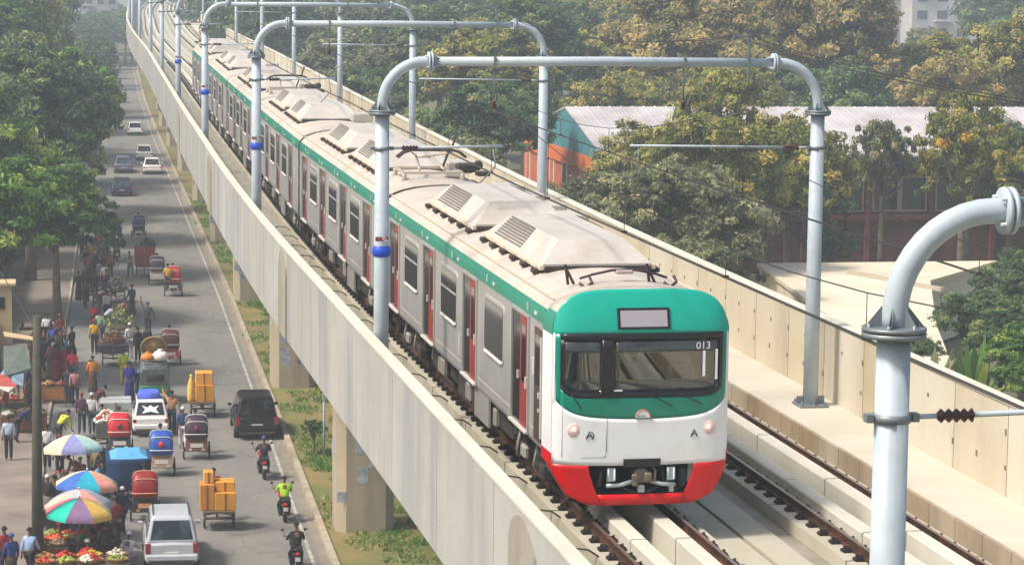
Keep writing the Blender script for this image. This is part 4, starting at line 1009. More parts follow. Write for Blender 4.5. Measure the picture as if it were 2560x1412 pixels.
RT += [(33.0, 147, .9, 'd', L_OLIVE, 1.12, 'light olive tree reaching over the white roof left of the right portal pole'),
      (26.2, 152, .92, 'e', L_OLIVE, 1.05, 'olive tree hiding the corner of the orange end wall'),
      (30.5, 104, .6, 'd', L_DEEP, .9, 'dark glossy tree bordering the right side of the cream flat roof'),
      (36.5, 117, .68, 'e', L_DEEP, .9, 'dark tree with pale glints under the near portal arch'),
      (31.8, 97.5, .5, 'b', L_DEEP, .9, 'dark leafy tree right of the near pole, over the parapet'),
      (33.5, 90.5, .52, 'a', L_OLIVE, .9, 'rounded olive tree at the right edge above the bright bush'),
      (40.5, 112, .55, 'e', L_DEEP, 1.0, 'dark tree at the right edge overlapping the cream flat roof'),
      (40.2, 151, .72, 'f', L_GREY, 1.6, 'branchy tree with thin crown crossing the white roof right of the right portal pole'), (30.4, 153, .95, 'f', L_OLIVE, 1.55, 'airy tree top breaking the roof ridge left of the right portal pole'),
      (46.0, 152, .9, 'f', L_OLIVE, 1.5, 'airy olive tree crossing the white roof above the dark windows'), (57.5, 152, 1.0, 'f', L_OLIVE, 1.4, 'thin crowned tree in front of the roof at the far right')]
for x, y, s, k, lf, sz, lb in RT: tree(x, y, s, k, lf, lb, G3, sz=sz)
# trees behind the brick and orange buildings: larger autumn toned ones
G4 = 'autumn toned trees behind the brick building'
rnd = random.Random(5)
BT = [(33, 188, 1.1, 'e', L_OLIVE, 1.0, 'olive tree rising just behind the teal gable end of the ridge'), (41, 187, 1.15, 'd', L_OLIVE, 1.05, 'olive green tree behind the ridge, left of the right portal arch'), (49, 188, 1.2, 'e', L_DEEP, 1.0, 'greener tree behind the ridge beneath the right portal arch'),
      (57, 187, 1.2, 'd', L_DRY, 1.05, 'dry brown tree behind the ridge just right of the portal arch'), (65, 188, 1.25, 'e', L_OLIVE, 1.25, 'olive tree behind the ridge above the near portal arch'), (73, 187, 1.25, 'd', L_DEEP, 1.2, 'green tree at the right edge behind the ridge'),
      (43, 206, 1.35, 'c', L_DRY, 1.15, 'straw coloured tree left of the feeder bracket on the near full portal'), (54, 207, 1.4, 'a', L_DRY, 1.15, 'straw brown broad tree behind the right portal arch'), (65, 209, 1.1, 'b', L_OLIVE, 1.0, 'olive broad tree right of the straw brown one'),
      (77, 208, 1.15, 'c', L_DRY, 1.05, 'reddish straw tree toward the right edge, second row'), (88, 206, 1.4, 'a', L_OLIVE, 1.15, 'olive tree cut by the right edge, second row'),
      (53, 232, 1.5, 'c', L_OLIVE, 1.1, 'olive tree of the back row left of the paired pale blocks'), (68, 236, 1.05, 'b', L_DRY, 1.0, 'tan tree of the back row under the left pale block'), (83, 236, 1.05, 'a', L_OLIVE, 1.0, 'olive tree of the back row under the right pale block'), (98, 232, 1.5, 'c', L_DRY, 1.1, 'tan tree in the top right corner')]
BT += [(35, 199, 1.0, 'd', L_OLIVE, 1.0, 'olive tree between the teal gable and the dry brown ones'), (40, 222, 1.25, 'a', L_OLIVE, .95, 'olive tree behind the one next to the teal gable'), (31, 236, 1.25, 'b', L_OLIVE, .9, 'yellowish green tree left of the straw coloured ones'),
       (46, 197, .95, 'e', L_DEEP, .9, 'low green tree right behind the ridge under the feeder bracket'), (60, 198, .95, 'd', L_DEEP, .9, 'low green tree right behind the ridge, right of the portal arch'), (69, 199, .95, 'e', L_OLIVE, .9, 'low olive tree right behind the ridge near the right edge')]
for i, (x, y, s, k, lf, sz, lb) in enumerate(BT):
    tree(x, y, s, k, lf, lb, G4, sz=sz)
G5 = 'dark trees beside the viaduct'
MT = [(14.2, 133, .85, 'd', L_GREY, .95, 'grey green tree close behind the viaduct, left of the orange building'),
      (12.8, 152, .95, 'e', L_GREY, .95, 'grey green tree against the right portal poles'),
      (18, 166, 1.1, 'a', L_DEEP, .9, 'dark tree left of the teal roof'),
      (24, 196, 1.2, 'b', L_OLIVE, .95, 'olive tree behind the teal roof'),
      (13.8, 178, 1.0, 'c', L_GREY, .9, 'greyish tree between the third and fourth right poles'),
      (15.8, 205, 1.1, 'a', L_DEEP, .85, 'dark tree beside the viaduct behind the second portal beam'),
      (21.5, 226, 1.25, 'c', L_GREY, .9, 'grey green tree under the second portal arch'),
      (31, 218, 1.3, 'b', L_DEEP, 1.0, 'mid green tree left of the autumn ones'),
      (18.5, 246, 1.2, 'g', L_GREY, .8, 'brownish tree framed by the third portal'),
      (29, 252, 1.2, 'h', L_DEEP, .95, 'green tree above the second portal beam'),
      (40, 256, 1.25, 'g', L_DEEP, .95, 'bluish green tree left of the autumn row')]
for x, y, s, k, lf, sz, lb in MT: tree(x, y, s, k, lf, lb, G5, sz=sz)
G6 = 'far hazy trees behind the line'
rnd = random.Random(31)
for k in range(64):
    row = k//13; y = 285+row*42+rnd.uniform(-8, 8); x0 = off(y)+12; x = x0+(k % 13)*(11.5+row*1.6)+rnd.uniform(-3, 3)
    tree(x, y, rnd.uniform(1.15, 1.45)*(1+.05*row) if not .315 < (x+11.9)/y < .395 else rnd.uniform(.62, .75), 'gh'[k % 2], [L_DEEP, L_OLIVE, L_DEEP, L_GREY][(k*7+row) % 4], 'hazy tree of the far belt stretching along the top behind the nearer trees', G6)
# banana like plants and bushes by the right parapet
def strap_plant(name, label, x, y, z, h, n, leaf, seed, w_=.16, cat='plant'):
    rg = random.Random(seed); mb = MB(); tones = []
    for k in range(n):
        a = rg.uniform(0, 6.28); ln = h*rg.uniform(.6, 1.1); bend = rg.uniform(.2, .9); P = []
        for q in range(7):
            u = q/6; r = ln*u*bend*.7; zz = ln*(u-.45*bend*u*u*1.3); P.append(Vector((r*math.cos(a), r*math.sin(a), zz)))
        side = Vector((-math.sin(a), math.cos(a), 0)); ws = [w_*(.3+1.2*math.sin(PI*min(1, (q+.6)/7)))*.8 for q in range(7)]; ws[-1] = .01
        V = []
        for q in range(7): V += [P[q]-side*ws[q], P[q]-Vector((0, 0, .04)), P[q]+side*ws[q]]
        F = []
        for q in range(6): F += [(3*q, 3*q+1, 3*q+4, 3*q+3), (3*q+1, 3*q+2, 3*q+5, 3*q+4)]
        mb.add(V, F, 0, True); tones += [min(1, max(0, rg.gauss(.55, .25)))]*12
    mb.tube([(0, 0, -.1), (0, 0, h*.35)], [.09, .05], 6); tones += [.9]*(6+2)
    o = mb.build(name, leaf, None, (x, y, z), recalc=False)
    at = o.data.attributes.new('tone', 'FLOAT', 'FACE'); at.data.foreach_set('value', tones[:len(o.data.polygons)]+[.5]*(len(o.data.polygons)-len(tones)))
    return tag(o, label, cat)
strap_plant('leafy_plant', 'clump of long pale strap leaves behind the right parapet near the thin white post', 23.4, 96, -9.6, 4.4, 60, L_GREY, 1)
strap_plant('leafy_plant', 'strap leaved plant with a yellow frond right of the thin white post', 26.4, 99, -9.6, 4.0, 50, L_LUSH, 2)
strap_plant('leafy_plant', 'bushy strap leaved plant peeping over the parapet left of the near pole', 21.3, 102, -9.2, 3.2, 60, L_OLIVE, 3, .12)
mb = MB(); mb.cyl((0, 0, 0), (0, 0, 3.2), .06, 8); mb.lathe((0, 0, 3.2), [(.07, 0), (.07, .06), (.02, .1)], 8); mb.build('x', M_UNITW, None, (22.9, 94.5, -9.4)).name = 'marker_post'
tag(bpy.data.objects['marker_post'], 'thin white post standing among the strap leaves behind the right parapet', 'post')
tree(27.6, 95.5, .42, 'a', L_LUSH, 'bright green round bush at the right edge behind the parapet', 'bushes by the parapet', zb=-9.9, nm='bush')
tree(25.2, 102, .36, 'd', L_DEEP, 'small dark bush between the strap leaved plants', 'bushes by the parapet', zb=-10, nm='bush')
tree(30.5, 109, .5, 'e', L_DEEP, 'dark bush with glinting leaves under the near portal arch', 'bushes by the parapet', zb=-10.5, nm='bush')
# weeds in the median
def tuft_field(name, label, pts, h, leaf, seed):
    rg = np.random.default_rng(seed); V = []; n = 0; tn = []
    for (x, y, r, cnt) in pts:
        a = rg.uniform(0, 6.28, cnt); q = r*np.sqrt(rg.uniform(0, 1, cnt)); bx = x+q*np.cos(a)*.6; by = y+q*np.sin(a)
        hh = h*rg.uniform(.4, 1.2, cnt); dx = rg.normal(0, .12, cnt); dy = rg.normal(0, .12, cnt); an = rg.uniform(0, 6.28, cnt); w_ = .035
        for i in range(cnt):
            V += [(bx[i]-w_*math.cos(an[i]), by[i]-w_*math.sin(an[i]), ZG+.1), (bx[i]+w_*math.cos(an[i]), by[i]+w_*math.sin(an[i]), ZG+.1), (bx[i]+dx[i], by[i]+dy[i], ZG+.1+hh[i])]; n += 1; tn.append(float(np.clip(rg.normal(.5, .25), 0, 1)))
    me = bpy.data.meshes.new(name); me.from_pydata(V, [], [(3*i, 3*i+1, 3*i+2) for i in range(n)]); me.materials.append(leaf)
    at = me.attributes.new('tone', 'FLOAT', 'FACE'); at.data.foreach_set('value', tn); return tag(link(name, me), label, 'grass', kind='stuff')
rg0 = random.Random(2); pts = []
for k in range(260):
    y = rg0.uniform(82, 215); pts.append((kerb(y)+.6+rg0.uniform(0, 3.8), y, rg0.uniform(.4, 1.6), 90))
tuft_field('grass', 'patchy green and dry grass between the kerb and the piers', pts, .16, L_LUSH, 5)
# small shrubs planted in the median
for i, (x, y, s, lb) in enumerate([(-.5, 100.5, .17, 'dark shrub on a stake in the median before the second pier'), (1.7, 92.5, .22, 'dark green shrub at the foot of the pier with posters'), (3.0, 90.0, .2, 'leafy shrub half hidden behind the nearest visible pier')]):
    tree(x, y, s, 'f', L_DEEP, lb, 'shrubs in the median', nm='shrub')
mb = MB(); mb.cyl((0, 0, 0), (0, 0, 2.6), .05, 6); mb.box((0, 0, 2.4), (.12, .1, .3)); o = mb.build('stake', mat('stake_pale', '#9fb0b4', .6), None, (-.15, 100.0, ZG+.1)); tag(o, 'pale thin stake standing by the dark shrub in the median', 'stake')
# boundary wall on the left, far wall on the right of the second road
mb = MB(); RS = []
for k in range(30):
    y = 112+6*k; x = lefte(y)-4.3 if y < 170 else lefte(y)-3.4; RS.append([(x, y, ZG), (x, y, ZG+2.4), (x+.1, y, ZG+2.5), (x+.3, y, ZG+2.5), (x+.35, y, ZG)])
mb.rings(RS, 0, False); tag(mb.build('boundary_wall', mat('old_wall', '#58463f', .9, col2='#3d3833', ns=.8, nd=8, lo=.35, hi=.7)), 'dark weathered boundary wall along the left pavement under the trees', 'wall')
mb = MB(); RS = []
for k in range(40):
    y = 60+8*k; x = kerb(y)+16.5; RS.append([(x, y, ZG-.1), (x, y, ZG+2.2), (x+.25, y, ZG+2.2), (x+.25, y, ZG-.1)])
mb.rings(RS, 0, False); tag(mb.build('boundary_wall', mat('pale_wall', '#a89c88', .9, col2='#8b806f', ns=.8)), 'pale boundary wall beyond the far carriageway under the viaduct', 'wall')
# ------------------------------------------------------------------ people
def skin_mesh(J, E, rad, name, m, sub=1):
    """one continuous surface grown round a jointed skeleton"""
    keys = list(J); me = bpy.data.meshes.new(name); me.from_pydata([J[k] for k in keys], [(keys.index(a), keys.index(b)) for a, b in E], [])
    o = bpy.data.objects.new(name, me); COL.objects.link(o); md = o.modifiers.new('s', 'SKIN')
    sv = me.skin_vertices[0].data
    for i, k in enumerate(keys):
        r = rad[k]; r = r if isinstance(r, tuple) else (r, r); sv[i].radius = r; sv[i].use_root = (i == 0)
    md.use_smooth_shade = True
    if sub: q = o.modifiers.new('b', 'SUBSURF'); q.levels = sub; q.render_levels = sub
    dg = bpy.context.evaluated_depsgraph_get(); ev = o.evaluated_get(dg); nm = bpy.data.meshes.new_from_object(ev); nm.name = name
    bpy.data.objects.remove(o); nm.materials.clear(); nm.materials.append(m)
    nm.polygons.foreach_set('use_smooth', [True]*len(nm.polygons)); return nm
def person_pose(key, hipz=None, lean=0, th=(0, 0), sh=(0, 0), arm=((0, .15), (0, .15)), splay=.10, head=0, dress=False, kneesplay=0, bodyyaw=0):
    """angles in radians in the walking plane: forward is positive"""
    V = Vector; J = {}; E = []; Rr = {}
    def D(a): return V((0, math.sin(a), -math.cos(a)))
    TL, SL = .43, .41
    lowest = max(TL*math.cos(th[i])+SL*math.cos(sh[i]) for i in (0, 1))
    hz = lowest+.09 if hipz is None else hipz
    up = V((0, math.sin(lean), math.cos(lean))); P0 = V((0, 0, hz+.04))
    J['pelvis'] = P0; J['belly'] = P0+up*.16; J['chest'] = P0+up*.36; J['neckb'] = P0+up*.5
    hd = V((0, math.sin(lean*.4+head), math.cos(lean*.4+head)))
    J['neck'] = J['neckb']+hd*.07; J['head'] = J['neck']+hd*.1; J['crown'] = J['head']+hd*.085; fw = V((0, hd.z, -hd.y)); J['nose'] = J['head']+fw*.1+hd*.0
    E += [('pelvis', 'belly'), ('belly', 'chest'), ('chest', 'neckb'), ('neckb', 'neck'), ('neck', 'head'), ('head', 'crown'), ('head', 'nose')]
    Rr.update(pelvis=(.14, .1), belly=(.13, .095), chest=(.155, .1), neckb=(.075, .06), neck=.05, head=(.075, .088), crown=(.055, .06), nose=.016)
    for i, s in ((0, -1), (1, 1)):
        h = P0+V((s*.09, 0, -.06)); k = h+D(th[i])*TL+V((s*kneesplay, 0, 0)); a = k+D(sh[i])*SL-V((s*kneesplay*.5, 0, 0)); t = a+V((s*.02, .13, -.055))
        for n_, p, r in (('hip', h, .085), ('knee', k, .052), ('ankle', a, .036), ('toe', t, .03)): J[n_+str(i)] = p; Rr[n_+str(i)] = r
        E += [('pelvis', 'hip'+str(i)), ('hip'+str(i), 'knee'+str(i)), ('knee'+str(i), 'ankle'+str(i)), ('ankle'+str(i), 'toe'+str(i))]
        s0 = P0+up*.45+V((s*.17, 0, 0)); a1, a2 = arm[i]
        e = s0+D(a1+lean*0)*.28+V((s*splay*.5, 0, 0)); w_ = e+D(a2)*.25+V((s*splay*.1, 0, 0)); d2 = D(a2+.2); p = w_+d2*.08
        for n_, q, r in (('sho', s0, .052), ('elb', e, .038), ('wri', w_, .026), ('palm', p, (.034, .02))): J[n_+str(i)] = q; Rr[n_+str(i)] = r
        E += [('chest', 'sho'+str(i)), ('sho'+str(i), 'elb'+str(i)), ('elb'+str(i), 'wri'+str(i)), ('wri'+str(i), 'palm'+str(i))]
        sd_ = V((1, 0, 0)); cu = D(a2+.7)
        for f in range(4):
            b = p+sd_*(f-1.5)*.019+d2*.012; m1 = b+d2*(.04-.004*abs(f-1.5)); m2 = m1+cu*(.032-.004*abs(f-1.2))
            for n_, q, r in (('fa', b, .009), ('fb', m1, .008), ('fc', m2, .007)): J[n_+str(i)+str(f)] = q; Rr[n_+str(i)+str(f)] = r
            E += [('palm'+str(i), 'fa%d%d' % (i, f)), ('fa%d%d' % (i, f), 'fb%d%d' % (i, f)), ('fb%d%d' % (i, f), 'fc%d%d' % (i, f))]
        b = w_+d2*.04-sd_*s*.03; q = b+d2*.035-sd_*s*.012; J['ta%d' % i] = b; J['tb%d' % i] = q; Rr['ta%d' % i] = .011; Rr['tb%d' % i] = .009; E += [('wri'+str(i), 'ta%d' % i), ('ta%d' % i, 'tb%d' % i)]
    body = skin_mesh(J, E, Rr, 'body', M_SKIN)
    # shirt
    S = {}; SE = []; SR = {}
    for k, r in (('pelvis', (.165, .125)), ('belly', (.155, .12)), ('chest', (.18, .125)), ('neckb', (.085, .075))): S[k] = J[k]; SR[k] = r
    S['pelvis'] = J['pelvis']-up*.02
    SE += [('pelvis', 'belly'), ('belly', 'chest'), ('chest', 'neckb')]
    for i in '01':
        S['sho'+i] = J['sho'+i]; S['elb'+i] = J['elb'+i]; S['w'+i] = J['elb'+i].lerp(J['wri'+i], .75); SR['sho'+i] = .072; SR['elb'+i] = .054; SR['w'+i] = .042
        SE += [('chest', 'sho'+i), ('sho'+i, 'elb'+i), ('elb'+i, 'w'+i)]
    shirt = skin_mesh(S, SE, SR, 'shirt', cloth('#888888'))
    if dress:
        mb = MB(); ft = (J['ankle0']+J['ankle1'])/2; RS = []
        for q in range(6):
            u = q/5; c = (J['pelvis']+up*.03).lerp(V((ft.x, ft.y+.02, .12 if hipz is None else ft.z+.05)), u); rx = .155+.07*u; ry = .12+.09*u
            RS.append([c+V((rx*math.cos(a*PI/8)*(1+.06*math.cos(a*2.5)*u), ry*math.sin(a*PI/8)*(1+.06*math.sin(a*3)*u), 0)) for a in range(16)])
        mb.rings(RS); o = mb.build('skirt', cloth('#555555')); tr = o.data; bpy.data.objects.remove(o)
    else:
        T = {}; TE = []; TR = {}
        T['pelvis'] = J['pelvis']-up*.03; TR['pelvis'] = (.155, .115)
        for i in '01':
            T['hip'+i] = J['hip'+i]; T['knee'+i] = J['knee'+i]; T['an'+i] = J['ankle'+i]; TR['hip'+i] = .1; TR['knee'+i] = .075; TR['an'+i] = .062; TE += [('pelvis', 'hip'+i), ('hip'+i, 'knee'+i), ('knee'+i, 'an'+i)]
        tr = skin_mesh(T, TE, TR, 'trousers', cloth('#333333'))
    mb = MB(); hm = Matrix.Translation(J['head']+hd*.035-fw*.012) @ hd.to_track_quat('Z', 'Y').to_matrix().to_4x4(); mb.M = hm
    RS = []
    for q in range(6):
        t = -.15+(PI/2+.1)*q/5; RS.append([(.093*math.cos(t)*math.cos(a*PI/6), .105*math.cos(t)*math.sin(a*PI/6), .1*math.sin(t)) for a in range(12)])
    mb.rings(RS); o = mb.build('hair', M_HAIR); hr = o.data; bpy.data.objects.remove(o)
    return dict(body=body, shirt=shirt, trousers=tr, hair=hr, dress=dress, J=J)
POSE = {
 'stand': person_pose('stand', th=(.04, -.04), sh=(.0, -.06), arm=((.05, .2), (-.05, .25))),
 'walk': person_pose('walk', lean=.06, th=(.38, -.25), sh=(.15, -.55), arm=((-.35, -.1), (.4, .7))),
 'walk2': person_pose('walk2', lean=.05, th=(-.22, .3), sh=(-.5, .12), arm=((.35, .6), (-.3, -.05))),
 'dress': person_pose('dress', th=(.08, -.08), sh=(.0, -.1), arm=((.2, .7), (.1, .5)), dress=True),
 'bend': person_pose('bend', lean=.95, th=(.05, -.1), sh=(-.12, -.2), arm=((.25, .5), (.1, .4)), head=.4),
 'squat': person_pose('squat', hipz=.28, lean=.35, th=(1.75, 1.7), sh=(-.45, -.45), arm=((.9, 1.3), (.8, 1.2)), kneesplay=.1),
 'sit': person_pose('sit', hipz=.52, lean=-.05, th=(1.45, 1.45), sh=(.05, .05), arm=((.5, 1.2), (.5, 1.2))),
 'ride': person_pose('ride', hipz=.86, lean=.28, th=(1.05, 1.05), sh=(-.35, -.35), arm=((.75, 1.15), (.75, 1.15)), splay=.18, kneesplay=.1),
 'pedal': person_pose('pedal', hipz=.98, lean=.35, th=(1.05, .35), sh=(-.1, -.45), arm=((.6, .95), (.6, .95)), splay=.14),
 'push': person_pose('push', lean=.4, th=(.35, -.35), sh=(.05, -.7), arm=((1.15, 1.35), (1.15, 1.35))),
 'carry': person_pose('carry', lean=.05, th=(.2, -.15), sh=(.05, -.3), arm=((2.5, 2.9), (-.1, .1)), splay=.3),
}
def person(x, y, z, rz, pose, shirt, trousers, label, hair='0e0c0c', scale=1.0, group='people in the street', skin=None):
    P = POSE[pose]
    b = link('person', P['body'], None, (x, y, z)); b.rotation_euler = (0, 0, rz); b.scale = (scale,)*3
    def sub(n, me, m):
        o = link(n, me, b); o.material_slots[0].link = 'OBJECT'; o.material_slots[0].material = m
    sub('shirt', P['shirt'], cloth(shirt)); sub('skirt' if P['dress'] else 'trousers', P['trousers'], cloth(trousers)); sub('cap' if hair != '0e0c0c' else 'hair', P['hair'], cloth(hair))
    return tag(b, label, 'person', group)

# ------------------------------------------------------------------ cars
def car_(label, x, y, rz, L, W, H, body, kind='hatch', glass='#15181c', lamp='#8e1512', rails=False):
    """rear of the car at local y = 0, nose at y = L"""
    t = thing('parked_car' if kind == 'parked' else 'car', label, 'car', (x, y, ZG+.01), rz, 'cars on the road'); Mb = paint(body, .25); hw = W/2
    suv = kind in ('suv', 'van'); zb = H*.56; sed = kind == 'sedan'
    def ring(y_, w0, w1, zl, zm_, zt): return [(-w0*.93, y_, zl), (-w0, y_, zl+.12), (-w0, y_, zm_), (-w1, y_, zt-.03), (-w1*.93, y_, zt), (0, y_, zt+.02), (w1*.93, y_, zt), (w1, y_, zt-.03), (w0, y_, zm_), (w0, y_, zl+.12), (w0*.93, y_, zl)]
    mb = MB(); zl = .22 if not suv else .3
    S = [(0, .90, .86, zl+.12, .62*zb+.05, zb-.1), (.06, .97, .92, zl+.02, .62*zb+.06, zb-.04), (.35, 1, .95, zl, .62*zb+.06, zb), (L*.3, 1, .95, zl, .62*zb+.06, zb), (L*.68, 1, .95, zl, .62*zb+.05, zb), (L*.72, .99, .92, zl, .6*zb, zb*.94), (L*.9, .96, .86, zl, .58*zb, zb*.86), (L*.975, .88, .8, zl+.05, .55*zb, zb*.76), (L, .7, .66, zl+.12, .5*zb, zb*.62)]
    mb.rings([ring(q[0], q[1]*hw, q[2]*hw, q[3], q[4], q[5]) for q in S], 0, True); b = mb.build('body', Mb, t); bv = b.modifiers.new('b', 'BEVEL'); bv.width = .035; bv.segments = 2; bv.limit_method = 'ANGLE'; bv.angle_limit = .5
    # greenhouse
    ry0, ry1 = ((.12, .42) if not sed else (L*.17, L*.30)); fy1, fy0 = L*.72, L*.55
    if suv: ry0, ry1 = .08, .3
    lo = [(-hw*.93, ry0, zb-.03), (hw*.93, ry0, zb-.03), (hw*.93, fy1, zb-.03), (-hw*.93, fy1, zb-.03)]
    hi = [(-hw*.74, ry1, H-.05), (hw*.74, ry1, H-.05), (hw*.74, fy0, H-.05), (-hw*.74, fy0, H-.05)]
    top = [(p[0]*.86, p[1]+(.12 if i < 2 else -.15), H) for i, p in enumerate(hi)]
    mb = MB(); mb.rings([lo, hi, top], 0, False); cb_ = mb.build('cabin', Mb, t); bv = cb_.modifiers.new('b', 'BEVEL'); bv.width = .07; bv.segments = 3
    lo = [Vector(p) for p in lo]; hi = [Vector(p) for p in hi]; MG = mat('glass_'+glass.strip('#'), glass, .03, .35, col2='#4a565c', ns=1.6, lo=.45, hi=.65, spec=1)  # pale blotches put reflections into the glass colour
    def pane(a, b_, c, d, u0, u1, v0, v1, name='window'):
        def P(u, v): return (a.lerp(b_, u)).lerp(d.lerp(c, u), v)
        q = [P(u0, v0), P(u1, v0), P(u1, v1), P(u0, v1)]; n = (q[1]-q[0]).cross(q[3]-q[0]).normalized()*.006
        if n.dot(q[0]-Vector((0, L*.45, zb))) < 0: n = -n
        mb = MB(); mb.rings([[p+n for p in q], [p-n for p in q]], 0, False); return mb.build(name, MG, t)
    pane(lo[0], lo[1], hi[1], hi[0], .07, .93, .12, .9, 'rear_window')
    if 'sticker' in label:
        a, b_, c, d = lo[0], lo[1], hi[1], hi[0]; mb = MB(); Q = [(.2, .72), (.4, .6), (.5, .74), (.6, .6), (.8, .72), (.68, .48), (.76, .22), (.5, .34), (.24, .22), (.32, .48)]
        mb.add([a.lerp(b_, u).lerp(d.lerp(c, u), v)+Vector((0, -.012, .006)) for u, v in Q], [tuple(range(10))]); mb.build('window_sticker', M_WHITE, t)
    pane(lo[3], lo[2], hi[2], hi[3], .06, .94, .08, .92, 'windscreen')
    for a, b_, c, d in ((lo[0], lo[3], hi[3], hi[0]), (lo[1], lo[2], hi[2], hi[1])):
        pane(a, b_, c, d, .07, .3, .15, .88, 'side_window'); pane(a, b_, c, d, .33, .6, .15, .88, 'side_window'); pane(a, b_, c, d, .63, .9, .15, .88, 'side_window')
    for s in (-1, 1):
        mb = MB(); mb.box((s*hw*.86, .03, zb*.8), (hw*.2, .08, .16 if not suv else .34), b=.02); mb.build('tail_lamp', paint(lamp, .2), t)
        mb = MB(); mb.box((s*hw*.7, L*.965, zb*.68), (hw*.34, .16, .14), b=.03); mb.build('headlamp', M_GLASSG, t)
        mb = MB(); mb.box((s*(hw+.07), L*.66, zb+.04), (.16, .1, .12), b=.03); mb.build('wing_mirror', Mb, t)
        for wy in (L*.19, L*.81):
            mb = MB(); r = .31 if not suv else .35; X = s*(hw-.1)
            mb.lathe((X, wy, r), [(r*.6, -.1), (r*.95, -.1), (r, -.07), (r, .07), (r*.95, .105), (r*.62, .105)], 20, axis='X'); wh = mb.build('wheel', M_RUBBER, t)
            mb = MB(); mb.lathe((X, wy, r), [(.03, .1), (r*.2, .112), (r*.6, .108), (r*.62, .09)] if s > 0 else [(.03, -.1), (r*.2, -.112), (r*.6, -.108), (r*.62, -.09)], 14, axis='X'); mb.build('rim', M_CHROME, wh)
        mb = MB()
        for wy in (L*.19, L*.81): r = .31 if not suv else .35; mb.lathe((s*(hw-.005), wy, r+.02), [(.01, -.01), (r*1.2, -.01), (r*1.2, .008), (.01, .008)], 20, axis='X')
        islands(mb, 'wheel_arch', M_DARK, t)
    mb = MB(); mb.box((0, .0, zl+.2), (W*.96, .16, .22), b=.05); mb.build('rear_bumper', Mb, t)
    mb = MB(); mb.box((0, -.0, zb*.62), (.46, .06, .13)); mb.build('number_plate', mat('plate_white', '#d8d4cc', .5), t)
    mb = MB(); mb.box((0, .0, zl-.0), (W*.8, .2, .12)); mb.build('under_panel', M_DARK, t)
    if rails:
        mb = MB()
        for s in (-1, 1): mb.tube([(s*hw*.66, .6, H-.02), (s*hw*.66, .7, H+.05), (s*hw*.66, L*.52, H+.05), (s*hw*.66, L*.54, H-.02)], .02, 6)
        mb.build('roof_rails', M_BLACK, t)
    mb = MB(); mb.tube([(hw*.1, .25, zb+.25), (-hw*.3, .2, zb+.1)], .012, 5); mb.build('rear_wiper', M_BLACK, t)
    return t

